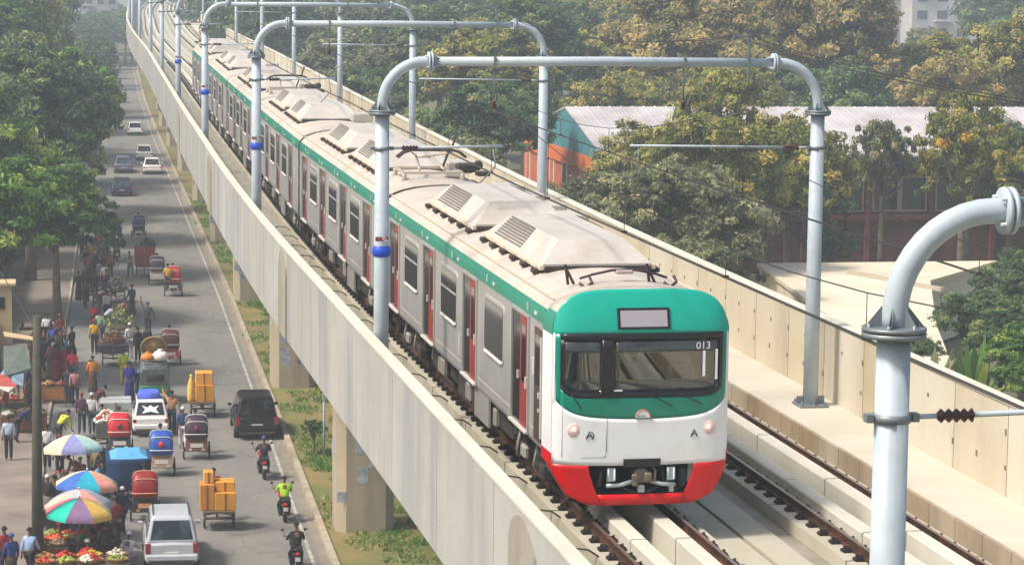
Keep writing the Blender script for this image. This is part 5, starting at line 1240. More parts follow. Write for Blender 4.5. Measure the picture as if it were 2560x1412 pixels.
# ------------------------------------------------------------------ tricycles, motorcycles, shelters
def wheel_spoked(mb, c, r, n=14, tw=.028):
    mb.lathe(c, [(r-.045, -tw), (r, -tw), (r+.01, 0), (r, tw), (r-.045, tw), (r-.05, 0)], 22, axis='X', cap=False)
def tricycle(label, x, y, rz, hood='#b02020', panel='#7a4030', rim='#e8e0d8', load=None, loadcol='#c98a2a', emblem=None, group='cycle rickshaws'):
    """rear axle at local y = 0, riding towards +y"""
    nm = 'cycle_rickshaw' if load is None else 'cargo_tricycle'
    t = thing(nm, label, 'rickshaw' if load is None else 'cargo tricycle', (x, y, ZG+.01), rz, group)
    for s, yy, r in ((-1, 0, .34), (1, 0, .34), (0, 1.75, .33)):
        mb = MB(); wheel_spoked(mb, (s*.5, yy, r+.005), r); wh = mb.build('wheel', M_RUBBER, t)
        mb = MB()
        for k in range(12): a = k*PI/6; mb.cyl((s*.5, yy, r), (s*.5, yy+math.cos(a)*(r-.04), r+math.sin(a)*(r-.04)), .005, 4)
        mb.lathe((s*.5, yy, r), [(.03, -.05), (.03, .05)], 8, axis='X'); mb.build('spokes', M_CHROME, wh)
    mb = MB()
    mb.cyl((-.56, 0, .345), (.56, 0, .345), .02, 6)
    mb.tube([(0, 1.75, .34), (0, 1.62, .75), (0, 1.55, 1.0)], .02, 6); mb.tube([(0, 1.6, .8), (0, 1.05, .4), (0, .55, .4)], .022, 6); mb.tube([(0, 1.6, .72), (0, 1.0, .85), (0, .95, .95)], .02, 6); mb.tube([(0, 1.05, .4), (0, .98, .93)], .02, 6)
    mb.tube([(-.3, 1.42, 1.02), (-.22, 1.56, 1.06), (.22, 1.56, 1.06), (.3, 1.42, 1.02)], .014, 6)
    mb.tube([(0, .55, .4), (-.45, .3, .38), (-.45, -.4, .38)], .02, 6); mb.tube([(0, .55, .4), (.45, .3, .38), (.45, -.4, .38)], .02, 6); mb.tube([(-.45, -.4, .38), (.45, -.4, .38)], .02, 6)
    mb.tube([(-.12, 1.1, .32), (.12, 1.1, .48)], .012, 5)
    mb.build('frame', M_DARK, t)
    mb = MB(); mb.box((0, .93, .97), (.14, .26, .06), b=.025); mb.build('saddle', M_BLACK, t)
    if load is None:
        mb = MB(); mb.box((0, .05, .55), (.86, .62, .32), b=.03); mb.box((0, -.26, .85), (.84, .08, .45), b=.03); mb.build('seat', paint(panel, .4), t)
        mb = MB(); mb.box((0, .5, .4), (.8, .42, .04)); mb.build('footboard', M_DARK, t)
        # painted back board and lower tray behind the axle
        mb = MB(); mb.box((0, -.4, .55), (.84, .035, .36), b=.01); bb = mb.build('back_board', paint(panel, .4), t)
        mb = MB(); mb.box((0, -.425, .6), (.5, .01, .16)); mb.box((-.25, -.425, .44), (.12, .012, .06)); mb.box((.25, -.425, .44), (.12, .012, .06)); mb.build('board_painting', paint(rim, .5), bb)
        mb = MB(); mb.tube([(-.42, -.42, .3), (-.42, -.62, .22), (.42, -.62, .22), (.42, -.42, .3)], .016, 6); mb.build('bumper_bar', M_GALVD, t)
        # folding hood
        mb = MB(); RS = []
        for q in range(13):
            ph = PI*1.06-(PI*.92)*q/12; cy, cz = .02, 1.0; rr = .5 if q < 9 else .5+.02*(q-8); rz_ = .74
            ring = []
            for k in range(13):
                u = -1+2*k/12; f = (1-abs(u)**3.2)**(1/3.2) if abs(u) < 1 else 0; m_ = .62+.38*f
                ring.append((u*.45, cy+rr*m_*math.cos(ph)*1.0, cz+rz_*m_*max(-.2, math.sin(ph))))
            RS.append(ring)
        mb.rings(RS, 0, True, closed=False, cap=False); h = mb.build('hood', paint(hood, .45), t); q = h.modifiers.new('t', 'SOLIDIFY'); q.thickness = .02
        mb = MB()
        for s in (-1, 1):
            V = [(s*.45, .02, .98)]+[(s*.45, .02+.5*.62*math.cos(PI*1.06-(PI*.92)*k/12), 1.0+.74*.62*max(-.2, math.sin(PI*1.06-(PI*.92)*k/12))) for k in range(13)]
            mb.add(V, [(0, k, k+1) for k in range(1, 13)], 0, False)
        mb.build('hood_side', paint(hood, .45), h)
        mb = MB()
        for ph in (PI*.98, PI*.75, PI*.5):
            P_ = []
            for k in range(13):
                u = -1+2*k/12; f = (1-abs(u)**3.2)**(1/3.2) if abs(u) < 1 else 0; m_ = .62+.38*f
                P_.append((u*.455, .02+.515*m_*math.cos(ph), 1.0+.755*m_*math.sin(ph)))
            mb.tube(P_, .018, 5)
        mb.build('hood_ribs', paint(rim, .5), h)
        if emblem:
            mb = MB(); mb.lathe((0, -.5, 1.28), [(0, -.012), (.11, -.012), (.12, .02)], 12, axis='Y'); mb.box((.0, -.525, 1.28), (.12, .01, .05)); mb.build('hood_emblem', paint(emblem, .5), h)
    else:
        mb = MB(); mb.box((0, .0, .68), (1.05, 1.5, .06), b=.01)
        for k in range(5): mb.box((0, -.6+.3*k, .64), (1.06, .05, .05))
        mb.box((-.5, 0, .5), (.05, 1.3, .3)); mb.box((.5, 0, .5), (.05, 1.3, .3)); mb.build('platform', mat('old_plank', '#6a563c', .85, col2='#4c3d2c', ns=5), t)
    return t
def crate(label, x, y, z, rz, d, col, name='cardboard_box', cat='box', group='boxes on the cargo tricycles'):
    mb = MB(); mb.box((0, 0, d[2]/2), d, b=.02); 
    o = mb.build(name, mat('card_'+col.strip('#'), col, .8, col2=tuple(c*.8 for c in srgb(col)), ns=3), None, (x, y, z)); o.rotation_euler = (0, 0, rz)
    m2 = MB(); m2.box((0, 0, d[2]+.002), (d[0]*.96, .07, .006)); m2.box((0, -d[1]/2-.003, d[2]/2), (.07, .006, d[2]*.95)); islands(m2, 'tape', mat('tape_brown', '#8a5a20', .4), o)
    return tag(o, label, cat, group)
def motorbike(label, x, y, rz, col='#b01018', group='motorcycles'):
    t = thing('motorcycle', label, 'motorcycle', (x, y, ZG+.01), rz, group)
    for yy, w_ in ((0, .055), (1.28, .045)):
        mb = MB(); mb.lathe((0, yy, .3), [(.2, -w_), (.27, -w_), (.3, -w_*.5), (.305, 0), (.3, w_*.5), (.27, w_), (.2, w_)], 22, axis='X', cap=False); wh = mb.build('wheel', M_RUBBER, t)
        mb = MB(); mb.lathe((0, yy, .3), [(.02, -.06), (.04, -.05), (.04, .05), (.02, .06)], 10, axis='X')
        for k in range(6): a = k*PI/3; mb.cyl((0, yy, .3), (0, yy+.21*math.cos(a), .3+.21*math.sin(a)), .014, 5)
        mb.build('rim', M_GALVD, wh)
    mb = MB(); mb.tube([(0, 1.28, .3), (0, 1.1, .75), (0, 1.0, .98)], .03, 6); mb.tube([(0, 0, .3), (0, .35, .45), (0, .5, .5)], .04, 6); mb.box((0, .55, .4), (.26, .42, .36), b=.08); mb.tube([(.14, .5, .3), (.16, .1, .3), (.16, -.2, .36)], .04, 8)
    mb.tube([(-.34, .88, 1.02), (-.2, .98, 1.0), (.2, .98, 1.0), (.34, .88, 1.02)], .015, 6); mb.build('frame', M_DARK, t)
    mb = MB(); mb.ball((0, .75, .8), (.15, .27, .15), 12, 8); mb.box((0, -.02, .66), (.16, .5, .14), b=.05); mb.ball((0, 1.06, .82), (.14, .12, .17), 10, 6); mb.build('fairing', paint(col, .25), t)
    mb = MB(); mb.rings([[(-.12, -.3, .79), (.12, -.3, .79), (.12, -.3, .84), (-.12, -.3, .84)], [(-.15, .1, .76), (.15, .1, .76), (.15, .1, .82), (-.15, .1, .82)], [(-.12, .5, .76), (.12, .5, .76), (.12, .5, .81), (-.12, .5, .81)]], 0, True); mb.build('seat', M_BLACK, t)
    mb = MB(); mb.box((0, -.33, .7), (.14, .07, .1), b=.03); mb.build('tail_lamp', paint('#d01010', .2), t)
    mb = MB(); mb.box((0, -.33, .52), (.17, .02, .13)); mb.build('number_plate', mat('plate_white', '#d8d4cc', .5), t)
    mb = MB()
    for s in (-1, 1): mb.cyl((s*.3, .93, 1.03), (s*.36, .9, 1.2), .008, 4); mb.ball((s*.37, .9, 1.23), (.06, .02, .04), 8, 5)
    tag(mb.build('mirrors', M_BLACK, t), kind='stuff')
    return t
def auto_rickshaw(label, x, y, rz):
    t = thing('auto_rickshaw', label, 'auto rickshaw', (x, y, ZG+.01), rz)
    W = .66
    def ring(y_, w_, z0, z1): return [(-w_*.9, y_, z0), (-w_, y_, z0+.1), (-w_, y_, z1), (w_, y_, z1), (w_, y_, z0+.1), (w_*.9, y_, z0)]
    mb = MB(); mb.rings([ring(-.02, W*.9, .38, .8), ring(.08, W, .3, .88), ring(1.7, W, .3, .78), ring(2.2, W*.75, .32, .85), ring(2.6, W*.3, .4, .85)], 0, True); mb.build('body', paint('#0c7a45', .3), t)
    mb = MB(); mb.rings([[(-W*.97, y_, .84), (-W*.97, y_, z1-.25), (-W*.8, y_, z1-.05), (0, y_, z1), (W*.8, y_, z1-.05), (W*.97, y_, z1-.25), (W*.97, y_, .84)] for y_, z1 in ((.02, 1.6), (.2, 1.78), (1.0, 1.85), (1.9, 1.76))], 0, True); mb.build('canopy', mat('canopy_grey', '#5d6464', .7, col2='#454b4b', ns=3), t)
    mb = MB(); mb.box((0, .0, 1.2), (.75, .05, .3), b=.02); mb.build('rear_window', M_GLASSD, t)
    mb = MB(); mb.tube([(-.5, .06, 1.84), (-.5, 1.6, 1.92), (.5, 1.6, 1.92), (.5, .06, 1.84), (-.5, .06, 1.84)], .02, 6); mb.build('roof_rack', M_GALVD, t)
    for s in (-1, 1):
        mb = MB(); mb.lathe((s*.55, .3, .24), [(.1, -.06), (.22, -.06), (.24, 0), (.22, .06), (.1, .06)], 18, axis='X'); mb.build('wheel', M_RUBBER, t)
        mb = MB(); mb.box((s*.5, -.03, .62), (.12, .05, .12), b=.02); mb.build('tail_lamp', paint('#c02018', .2), t)
    mb = MB(); mb.lathe((0, 2.3, .24), [(.1, -.05), (.22, -.05), (.24, 0), (.22, .05), (.1, .05)], 18, axis='X'); mb.build('wheel', M_RUBBER, t)
    mb = MB(); mb.box((0, -.05, .52), (.36, .03, .12)); mb.build('number_plate', mat('plate_white', '#d8d4cc', .5), t)
    mb = MB(); mb.tube([(-.55, -.1, .34), (.55, -.1, .34)], .03, 6); mb.build('bumper', M_GALVD, t)
    return t
def parasol(label, x, y, r, h, cols, tilt=0, rz=0):
    t = thing('market_parasol', label, 'parasol', (x, y, ZG+.09), rz, 'parasols over the market stalls')
    mb = MB(); mb.cyl((0, 0, 0), (0, 0, h), .022, 8); mb.cyl((0, 0, 0), (0, 0, .12), .16, 10); mb.build('pole', M_GALVD, t)
    n = 8; rise = r*.42
    c = MB(); mats = [cloth(q) for q in cols]
    for k in range(n):
        a0, a1 = 2*PI*k/n, 2*PI*(k+1)/n
        def P(a, u): rr = r*u; return (rr*math.cos(a), rr*math.sin(a), h-rise*(u**1.7))
        V = []; m_ = 5
        for i in range(m_+1):
            u = i/m_; A = Vector(P(a0, u)); B = Vector(P(a1, u)); M_ = (A+B)/2-Vector((0, 0, .0)); V += [A, M_+Vector((0, 0, -.02*u)), B]
        V += [V[-3]-Vector((0, 0, .13)), V[-2]-Vector((0, 0, .12)), V[-1]-Vector((0, 0, .13))]
        F = []
        for i in range(m_+1): F += [(3*i, 3*i+1, 3*i+4, 3*i+3), (3*i+1, 3*i+2, 3*i+5, 3*i+4)]
        c.add(V, F, k % len(cols), True)
    cn = c.build('canopy', mats, t)
    rb = MB()
    for k in range(n):
        a = 2*PI*k/n; rb.tube([(r*u*math.cos(a), r*u*math.sin(a), h-rise*u**1.7-.012) for u in (0, .25, .5, .75, 1)], .007, 4)
    rb.build('ribs', M_GALVD, t)
    mb = MB(); mb.lathe((0, 0, h), [(.03, -.01), (.035, .03), (.01, .09)], 8); mb.build('finial', M_CHROME, t)
    if tilt: t.rotation_euler = (tilt, 0, rz)
    return t
def stall(label, x, y, rz, w_, d, cloth_c, heaps, seed, h=.62):
    """trestle with a cloth and sloping baskets; the goods in each basket are loose stuff inside one part"""
    t = thing('market_stall', label, 'market stall', (x, y, ZG+.09), rz, 'market stalls'); rg = random.Random(seed)
    mb = MB(); mb.box((0, 0, h), (w_, d, .05)); 
    for sx in (-1, 1):
        for sy in (-1, 1): mb.box((sx*(w_/2-.08), sy*(d/2-.08), h/2), (.06, .06, h))
    mb.build('trestle', mat('old_plank', '#6a563c', .85), t)
    mb = MB(); mb.box((0, -d/2-.015, h*.55), (w_*.98, .02, h*.8)); mb.box((-w_/2-.015, 0, h*.6), (.02, d*.96, h*.7)); mb.build('stall_cloth', cloth(cloth_c), t)
    nx = max(1, int(w_/.55)); ny = max(1, int(d/.55)); k = 0
    for i in range(nx):
        for j in range(ny):
            cx = -w_/2+(i+.5)*w_/nx; cy = -d/2+(j+.5)*d/ny; mb = MB(); r = min(w_/nx, d/ny)*.47
            mb.lathe((cx, cy, h+.02), [(r*.8, 0), (r, .12), (r*1.05, .14), (r*.95, .12), (r*.7, .06)], 14); bk = mb.build('basket', mat('basket_cane', '#9a7a48', .8, col2='#6d5430', ns=12), t)
            g = MB(); col = heaps[k % len(heaps)]; k += 1; s = rg.choice([.045, .06, .075])
            for q in range(34):
                a = rg.uniform(0, 6.28); u = rg.random()**.5; g.ball((cx+r*.85*u*math.cos(a), cy+r*.85*u*math.sin(a), h+.1+(1-u)*r*.55+rg.uniform(0, .03)), (s*rg.uniform(.7, 1.2), s*rg.uniform(.7, 1.5), s*.8), 6, 4)
            tag(g.build('produce', mat('prod_'+col.strip('#'), col, .5, col2=tuple(c*.55 for c in srgb(col)), ns=9), bk), kind='stuff')
    return t
def sack(label, x, y, z, col, r=.3, h=.5, name='sack'):
    mb = MB(); mb.lathe((0, 0, 0), [(r*.8, 0), (r*1.05, h*.2), (r, h*.6), (r*.6, h*.9), (r*.25, h), (r*.35, h*1.12)], 12); o = mb.build(name, cloth(col), None, (x, y, z)); return tag(o, label, name)
def flower_heap(label, x, y, z, rz, d, cols, seed, name='produce_heap', leafy=False):
    """a heap of bundles: loose stuff lying on a cart"""
    rg = random.Random(seed); mb = MB()
    for q in range(240 if leafy else 130):
        a = rg.uniform(0, 6.28); u = rg.random()**.5; px, py = d[0]/2*u*math.cos(a), d[1]/2*u*math.sin(a); pz = d[2]*(1-u*u)*rg.uniform(.6, 1)
        if leafy:
            v = Vector((rg.gauss(0, 1), rg.gauss(0, 1), rg.gauss(.4, .6))).normalized()*rg.uniform(.12, .3); s_ = v.cross(Vector((0, 0, 1))).normalized()*.03; p = Vector((px, py, pz)); mb.add([p-s_, p+v*.5-s_*1.6, p+v, p+v*.5+s_*1.6, p+s_], [(0, 1, 2, 3, 4)], rg.randrange(len(cols)))
        else: mb.ball((px, py, pz), (rg.uniform(.05, .12), rg.uniform(.05, .14), rg.uniform(.04, .08)), 6, 4, rg.randrange(len(cols)))
    o = mb.build(name, [mat('prod_'+c.strip('#'), c, .6, col2=tuple(v*.55 for v in srgb(c)), ns=9) for c in cols], None, (x, y, z)); o.rotation_euler = (0, 0, rz)
    return tag(o, label, 'produce')
# ------------------------------------------------------------------ the street, placed on the ground in metres
HD = -.03
car_('black people carrier braking beside the kerb, its rear window full of reflections', -2.38, 104.43, HD, 4.5, 1.8, 1.72, '#121318', 'van')
car_('white hatchback with a blue bundle on its roof and rear window sticker', -6.64, 105.69, HD, 3.7, 1.5, 1.48, '#e6e2dc', 'hatch')
car_('silver grey estate jeep cut by the bottom edge, nearest car in the picture', -7.18, 81.74, HD, 4.4, 1.75, 1.78, '#b9bcc2', 'suv', rails=True)
car_('pale saloon with wide red tail lamps, following the white car in the far road', 0.1, 235.29, HD, 4.3, 1.7, 1.42, '#ddd8d4', 'sedan', lamp='#e01212')
car_('white saloon directly ahead of the red lit one in the far road', 0.17, 251.59, HD, 4.2, 1.65, 1.42, '#e8e6e2', 'sedan')
car_('farthest white car alone in the middle of the hazy road', 0.87, 286.63, HD, 4.2, 1.7, 1.5, '#e4e6e8', 'suv')
car_('grey car half hidden under the trees at the left of the far road', -2.42, 236.72, HD, 4.2, 1.7, 1.45, '#5c6070', 'sedan')
car_('dark blue car parked under the overhanging left trees', -3.49, 213.7, HD, 4.2, 1.7, 1.45, '#23283a', 'sedan')
b_ = MB(); b_.rings([[(sx*(.5-.05*k), yy, [0, .1, .22, .26][k]) for sx, yy in ((-1, .0), (1, .0), (1, 1.0), (-1, 1.0))] for k in range(4)], 0, True); b_ = b_.build('bundle', cloth('#4f6ad8'), None, (-6.64, 105.69+.55, ZG+1.495)); tag(b_, 'blue cloth bundle tied on the roof of the white hatchback', 'bundle')
auto_rickshaw('green auto rickshaw with grey canopy ahead of the white hatchback', -6.05, 113.38, HD)
o = sack('bulging white sack riding on the auto rickshaw roof', -5.80, 113.88, ZG+1.93, '#e8e4dc', .36, .42)
o = sack('orange sack on the auto rickshaw roof beside the white one', -6.35, 113.83, ZG+1.93, '#d98a3a', .3, .34)
b_ = MB(); b_.tube([(.55*math.cos(k*PI/12), 0, .5*math.sin(k*PI/12)) for k in range(25)], .045, 8); b_.lathe((0, .0, 0), [(.0, .03), (.5, .03), (.5, .06), (0, .06)], 20, axis='Y'); b_ = b_.build('round_basket', mat('basket_cane', '#9a7a48', .8), None, (-6.05, 114.48, ZG+2.42)); b_.rotation_euler = (.35, 0, 0); tag(b_, 'large round cane basket standing on edge on the auto rickshaw roof', 'basket')
tricycle('cycle rickshaw with red hood and white crown just left of the white hatchback', -8.06, 101.69, HD, hood='#c4161c', panel='#4a4a4c', emblem='#7a1014')
tricycle('cycle rickshaw with blue hood and white top, red emblem on its back', -6.65, 97.64, HD, hood='#1c4fa8', panel='#c9a58a', emblem='#d01c2c')
tricycle('cycle rickshaw with dark purple hood right of the blue hooded one', -5.1, 100.81, HD, hood='#3a2838', panel='#8a5a48', emblem='#7a1838')
tricycle('cycle rickshaw with crimson hood and orange rim beside the blue covered cart', -7.64, 89.76, HD, hood='#8c0f14', panel='#3a3a3c', rim='#e8a878')
tricycle('cycle rickshaw with brown red hood behind the round basket on the auto rickshaw', -4.75, 124.64, HD, hood='#5a2a22', panel='#d0452a')
tricycle('cycle rickshaw with bright red hood farther up the open road', -3.07, 150.37, HD, hood='#b01420', panel='#3e3e44')
tricycle('cycle rickshaw with striped white and black back next to the bright red one', -3.71, 155.67, HD, hood='#3a3440', panel='#d8c8c0')
tricycle('cycle rickshaw with navy hood far up the road, its hood peaked', -3.65, 180.74, HD, hood='#1c2c58', panel='#2c2c34')
person(-8.03, 102.67, ZG+.02, HD, 'pedal', '#c9b8a0', '#5a4a40', 'rickshaw puller in a beige shirt riding the red hooded rickshaw by the hatchback', group='riders')
person(-6.62, 98.62, ZG+.02, HD, 'pedal', '#dfe8ee', '#4a5058', 'rickshaw puller in a white shirt ahead of the blue hood', group='riders')
person(-5.07, 101.79, ZG+.02, HD, 'pedal', '#e4e0dc', '#4a3a34', 'rickshaw puller in a cream shirt on the purple hooded rickshaw', group='riders')
person(-7.61, 90.74, ZG+.02, HD, 'pedal', '#7a7470', '#3a3430', 'rickshaw puller in grey on the crimson hooded rickshaw', group='riders')
person(-4.72, 125.62, ZG+.02, HD, 'pedal', '#d8b890', '#4a4440', 'rickshaw puller in a sand coloured shirt above the brown red hood', group='riders')
person(-3.04, 151.35, ZG+.02, HD, 'pedal', '#2e3038', '#3a3430', 'rickshaw puller in dark clothes on the bright red rickshaw', group='riders')
person(-3.68, 156.65, ZG+.02, HD, 'pedal', '#4a5058', '#3a3430', 'rickshaw puller in slate blue on the striped rickshaw', group='riders')
person(-3.62, 181.72, ZG+.02, HD, 'pedal', '#1a2434', '#26221f', 'rickshaw puller in navy on the peaked navy rickshaw', group='riders')
person(-3.40, 149.92, ZG+.62, HD, 'sit', '#f0b81c', '#2a2626', 'passenger in bright yellow perched at the back of the red rickshaw', group='riders')
tricycle('cargo tricycle carrying one tall stack of orange boxes', -4.18, 110.31, HD, load=1, group='cargo tricycles')
crate('lower orange box of the tall stack on the farther cargo tricycle', -4.10, 110.21, ZG+.72, HD, (.78, .8, .72), '#e09a28')
crate('upper orange box crowning the tall stack', -4.13, 110.31, ZG+1.445, HD, (.72, .8, .5), '#e8a63c')
sack('yellow cloth bag hanging at the left of the tall orange stack', -4.70, 110.01, ZG+.65, '#eec257', .16, 1.1, 'cloth_bag')
person(-4.20, 111.29, ZG+.02, HD, 'pedal', '#c86a28', '#3c3430', 'cargo rider in orange in front of the tall box stack', group='riders')
tricycle('cargo tricycle loaded with a stepped pile of orange boxes and a standing helper', -5.18, 88.25, HD, load=1, group='cargo tricycles')
crate('large lower right orange box on the nearer cargo tricycle', -4.98, 88.10, ZG+.72, HD, (.72, .9, .62), '#dd9a2c')
crate('tall left orange box on the nearer cargo tricycle', -5.60, 88.15, ZG+.72, HD, (.5, .8, .9), '#c98a34')
crate('orange box lying on the large lower right one', -4.98, 88.20, ZG+1.345, HD, (.66, .7, .34), '#e8a030')
crate('narrow orange box upright on the tall left one', -5.54, 88.20, ZG+1.625, HD, (.34, .5, .4), '#e9a648')
person(-5.28, 89.23, ZG+.1, HD, 'pedal', '#b80f14', '#3a2a28', 'cargo rider in a red shirt ahead of the stepped orange boxes', group='riders')
tricycle('cargo tricycle under a great red brown load in the upper road', -4.24, 160.09, HD, load=1, group='cargo tricycles')
crate('big rust red covered load on the upper cargo tricycle', -4.24, 160.09, ZG+.72, HD, (1.25, 1.4, 1.15), '#9c3a22', 'covered_load', 'load')
flower_heap('green bundles of leaves on top of the rust red load', -4.04, 160.09, ZG+1.88, 0, (1.0, 1.0, .35), ['#3c5a28', '#56703a', '#2c4424'], 3, 'leaf_bundle', True)
person(-5.19, 158.49, ZG+.02, .2, 'push', '#8a8484', '#5a5450', 'person in grey pushing at the left of the rust red load', group='people in the street')
tricycle('cargo tricycle draped in dark blue sheeting between the parasols and the crimson rickshaw', -8.1, 92.39, HD, load=1, group='cargo tricycles')
b_ = MB(); b_.rings([[(sx*.72*(1+.03*k), yy*.9, [.0, .5, 1.0, 1.15][k]) for sx, yy in ((-1, -1), (-.3, -1.04), (.3, -.97), (1, -1), (1.04, 0), (1, 1), (0, 1.05), (-1, 1), (-1.05, 0))] for k in range(4)], 0, True); o = b_.build('sheeted_load', cloth('#12335e'), None, (-8.1, 92.39, ZG+.7)); tag(o, 'load under a dark blue sheet with lighter blue folds on top', 'load'); b2 = MB(); b2.rings([[(sx*.66, yy*.8, 1.15+.0*k) for sx, yy in ((-1, -1), (0, -1.1), (1, -1), (1, 1), (-1, 1))], [(sx*.4, yy*.5, 1.32) for sx, yy in ((-1, -1), (0, -1.2), (1, -1), (1, 1), (-1, 1))]], 0, False); b2.build('sheet_fold', cloth('#5aa8d8'), o)
tricycle('cargo tricycle with grey tub and red and white goods behind the red hooded rickshaw', -8.48, 102.76, HD, load=1, group='cargo tricycles')
crate('grey metal tub on the tricycle left of the white hatchback', -8.48, 102.56, ZG+.72, HD, (.95, 1.0, .55), '#55595a', 'metal_tub', 'tub')
flower_heap('white bundles with red and green bits heaped in the grey tub', -8.48, 102.66, ZG+1.25, 0, (1.1, 1.1, .45), ['#e8e6dc', '#e8e6dc', '#b81820', '#1c7a4c', '#d8d0b8'], 6)
sack('round red bag beside the white bundles on the grey tub', -7.93, 102.66, ZG+1.2, '#cc1418', .24, .36, 'red_bag')
tricycle('cargo tricycle carrying a shallow grey tray of brown tubers', -7.46, 124.95, HD, load=1, group='cargo tricycles')
crate('long grey tray with a bare front on the tuber cart', -7.46, 124.85, ZG+.72, HD, (1.5, 1.3, .35), '#5d5a60', 'metal_tray', 'tray')
flower_heap('mound of brown orange tubers on the grey tray', -7.46, 125.05, ZG+1.07, 0, (1.2, 1.2, .6), ['#a0643a', '#b87a48', '#8a5230'], 7)
tricycle('cargo tricycle piled with green bananas and leaves beyond the tuber cart', -6.81, 133.13, HD, load=1, group='cargo tricycles')
flower_heap('shaggy heap of green and yellow banana bunches', -6.81, 133.13, ZG+.72, 0, (1.7, 2.2, 1.0), ['#6a7a2c', '#8a9436', '#4c5c28', '#a8a040'], 8, 'banana_heap', True)
tricycle('cargo tricycle with dull grey green goods in the shade of the trees', -7.32, 145.55, HD, load=1, group='cargo tricycles')
flower_heap('dull grey green heap on the shaded tricycle', -7.32, 145.55, ZG+.72, 0, (1.5, 1.6, .8), ['#3c4638', '#565a50', '#2e362c'], 9, 'leaf_heap', True)
tricycle('cargo tricycle with pale sacks beside the shaded one', -6.45, 148.04, HD, load=1, group='cargo tricycles')
flower_heap('pale grey sacks and greens on the second shaded tricycle', -6.45, 148.04, ZG+.72, 0, (1.4, 1.5, .8), ['#6c6a62', '#8d8a82', '#4a5a3a'], 10)
crate('long silver case on a cart behind the white bundles', -7.94, 108.64, ZG+.75, HD, (1.3, 1.6, .35), '#a9aeb0', 'silver_case', 'case')
tricycle('cargo tricycle under the long silver case', -7.96, 108.07, HD, load=1, group='cargo tricycles')
motorbike('motorcycle with red tail right behind the black people carrier', -2.85, 96.37, 0, '#c8141c')
person(-2.85, 96.32, ZG-.02, 0, 'ride', '#1c2230', '#2a2e38', 'motorcyclist in navy jacket and blue helmet behind the black car', '3c5a86', group='riders')
motorbike('motorcycle with red bodywork under the rider in the bright vest', -2.84, 88.78, 0, '#b81018')
person(-2.84, 88.73, ZG-.02, 0, 'ride', '#a8e010', '#1c2230', 'motorcyclist in a fluorescent yellow green vest with dark helmet', '1a2238', group='riders')
motorbike('black motorcycle cut by the bottom edge near the kerb', -3.23, 81.19, 0, '#15161a')
person(-3.23, 81.14, ZG-.02, 0, 'ride', '#101216', '#101216', 'motorcyclist all in black at the bottom edge', '0c0c10', group='riders')
motorbike('dark motorcycle with pale load by the rust red cart', -5.66, 167.69, 0, '#20242c')
person(-5.66, 167.64, ZG-.02, 0, 'ride', '#5aa6cc', '#3a3a40', 'motorcyclist in light blue shirt and white cap left of the rust red cart', 'd8e4ec', group='riders')
motorbike('tiny motorcycle at the left of the hazy road end', 1.85, 400.1, 0, '#30303a')
person(1.85, 400.05, ZG-.02, 0, 'ride', '#3a3c44', '#26262c', 'tiny rider in grey at the left of the hazy road end', '1a1a20', group='riders')
motorbike('tiny motorcycle right of the first one in the haze', 3.37, 406.48, 0, '#30303a')
person(3.37, 406.43, ZG-.02, 0, 'ride', '#26282e', '#26262c', 'tiny rider in dark blue right of the first one', '1a1a20', group='riders')
motorbike('tiny motorcycle farther on in the haze near the trees', 5.41, 444.41, 0, '#30303a')
person(5.41, 444.36, ZG-.02, 0, 'ride', '#1e2026', '#26262c', 'tiny rider in black farther on in the haze', '1a1a20', group='riders')
motorbike('farthest tiny motorcycle close to the viaduct foot', 7.42, 473.92, 0, '#30303a')
person(7.42, 473.87, ZG-.02, 0, 'ride', '#2a2a34', '#26262c', 'farthest tiny rider close to the viaduct foot', '1a1a20', group='riders')
motorbike('tiny motorcycle under the hazy left trees', 3.69, 448.9, 0, '#30303a')
person(3.69, 448.85, ZG-.02, 0, 'ride', '#4a4450', '#26262c', 'tiny rider under the hazy left trees', '1a1a20', group='riders')
motorbike('tiny scooter at the dusty left verge of the far road', 1.71, 410.27, 0, '#30303a')
person(1.71, 410.22, ZG-.02, 0, 'ride', '#6a3c40', '#26262c', 'tiny rider in dull red at the dusty left verge', '1a1a20', group='riders')
parasol('parasol in cream, lilac and pale green, farthest of the four', -9.98, 93.28, 1.14, 2.35, ['#e2cba8', '#8a8fc0', '#a9d0c8', '#dfe0d0'], 0.08, 3.53)
parasol('parasol with blue, turquoise and salmon panels, second from the back', -9.81, 86.90, 1.1, 2.3, ['#e8a090', '#cfc0a8', '#3a68b8', '#14a4bc'], 0.05, 1.96)
parasol('faded parasol in pale pink and grey between the bright ones', -10.06, 83.91, 1.12, 2.3, ['#d8b8a8', '#b8c0c8', '#e49a8c', '#9aa0b0'], 0.05, 0.1)
parasol('parasol in turquoise, mauve and yellow, nearest of the four', -10.17, 82.77, 1.12, 2.25, ['#e0b858', '#d8c890', '#e87a80', '#0fc0a8', '#8a6c94'], 0.05, 1.18)
stall('stall with a deep red cloth and orange baskets at the bottom edge', -10.55, 80.76, 0.0, 1.9, 1.3, '#9c0f10', ['#d84a18', '#e8b070', '#a8b848', '#d03018', '#e8e4d0'], 1, 0.62)
stall('stall with red and yellow peppers right of the red cloth stall', -9.34, 80.8, 0.0, 1.5, 1.4, '#2e3a24', ['#c81c10', '#e8c020', '#9aa838', '#e0d8c0', '#d85020'], 2, 0.62)
stall('stall heaped with long beans and carrots under the nearest parasol', -10.36, 83.89, 0.0, 1.7, 1.3, '#3a2c24', ['#d8401c', '#8c9a3c', '#c8b878', '#e86a28'], 3, 0.66)
stall('stall of leafy greens and red chillies between the bean stall and the pepper stall', -9.6, 83.5, 0.0, 1.5, 1.2, '#3c2418', ['#5c8a34', '#c42818', '#d8c8a0', '#e08a30'], 12, 0.7)
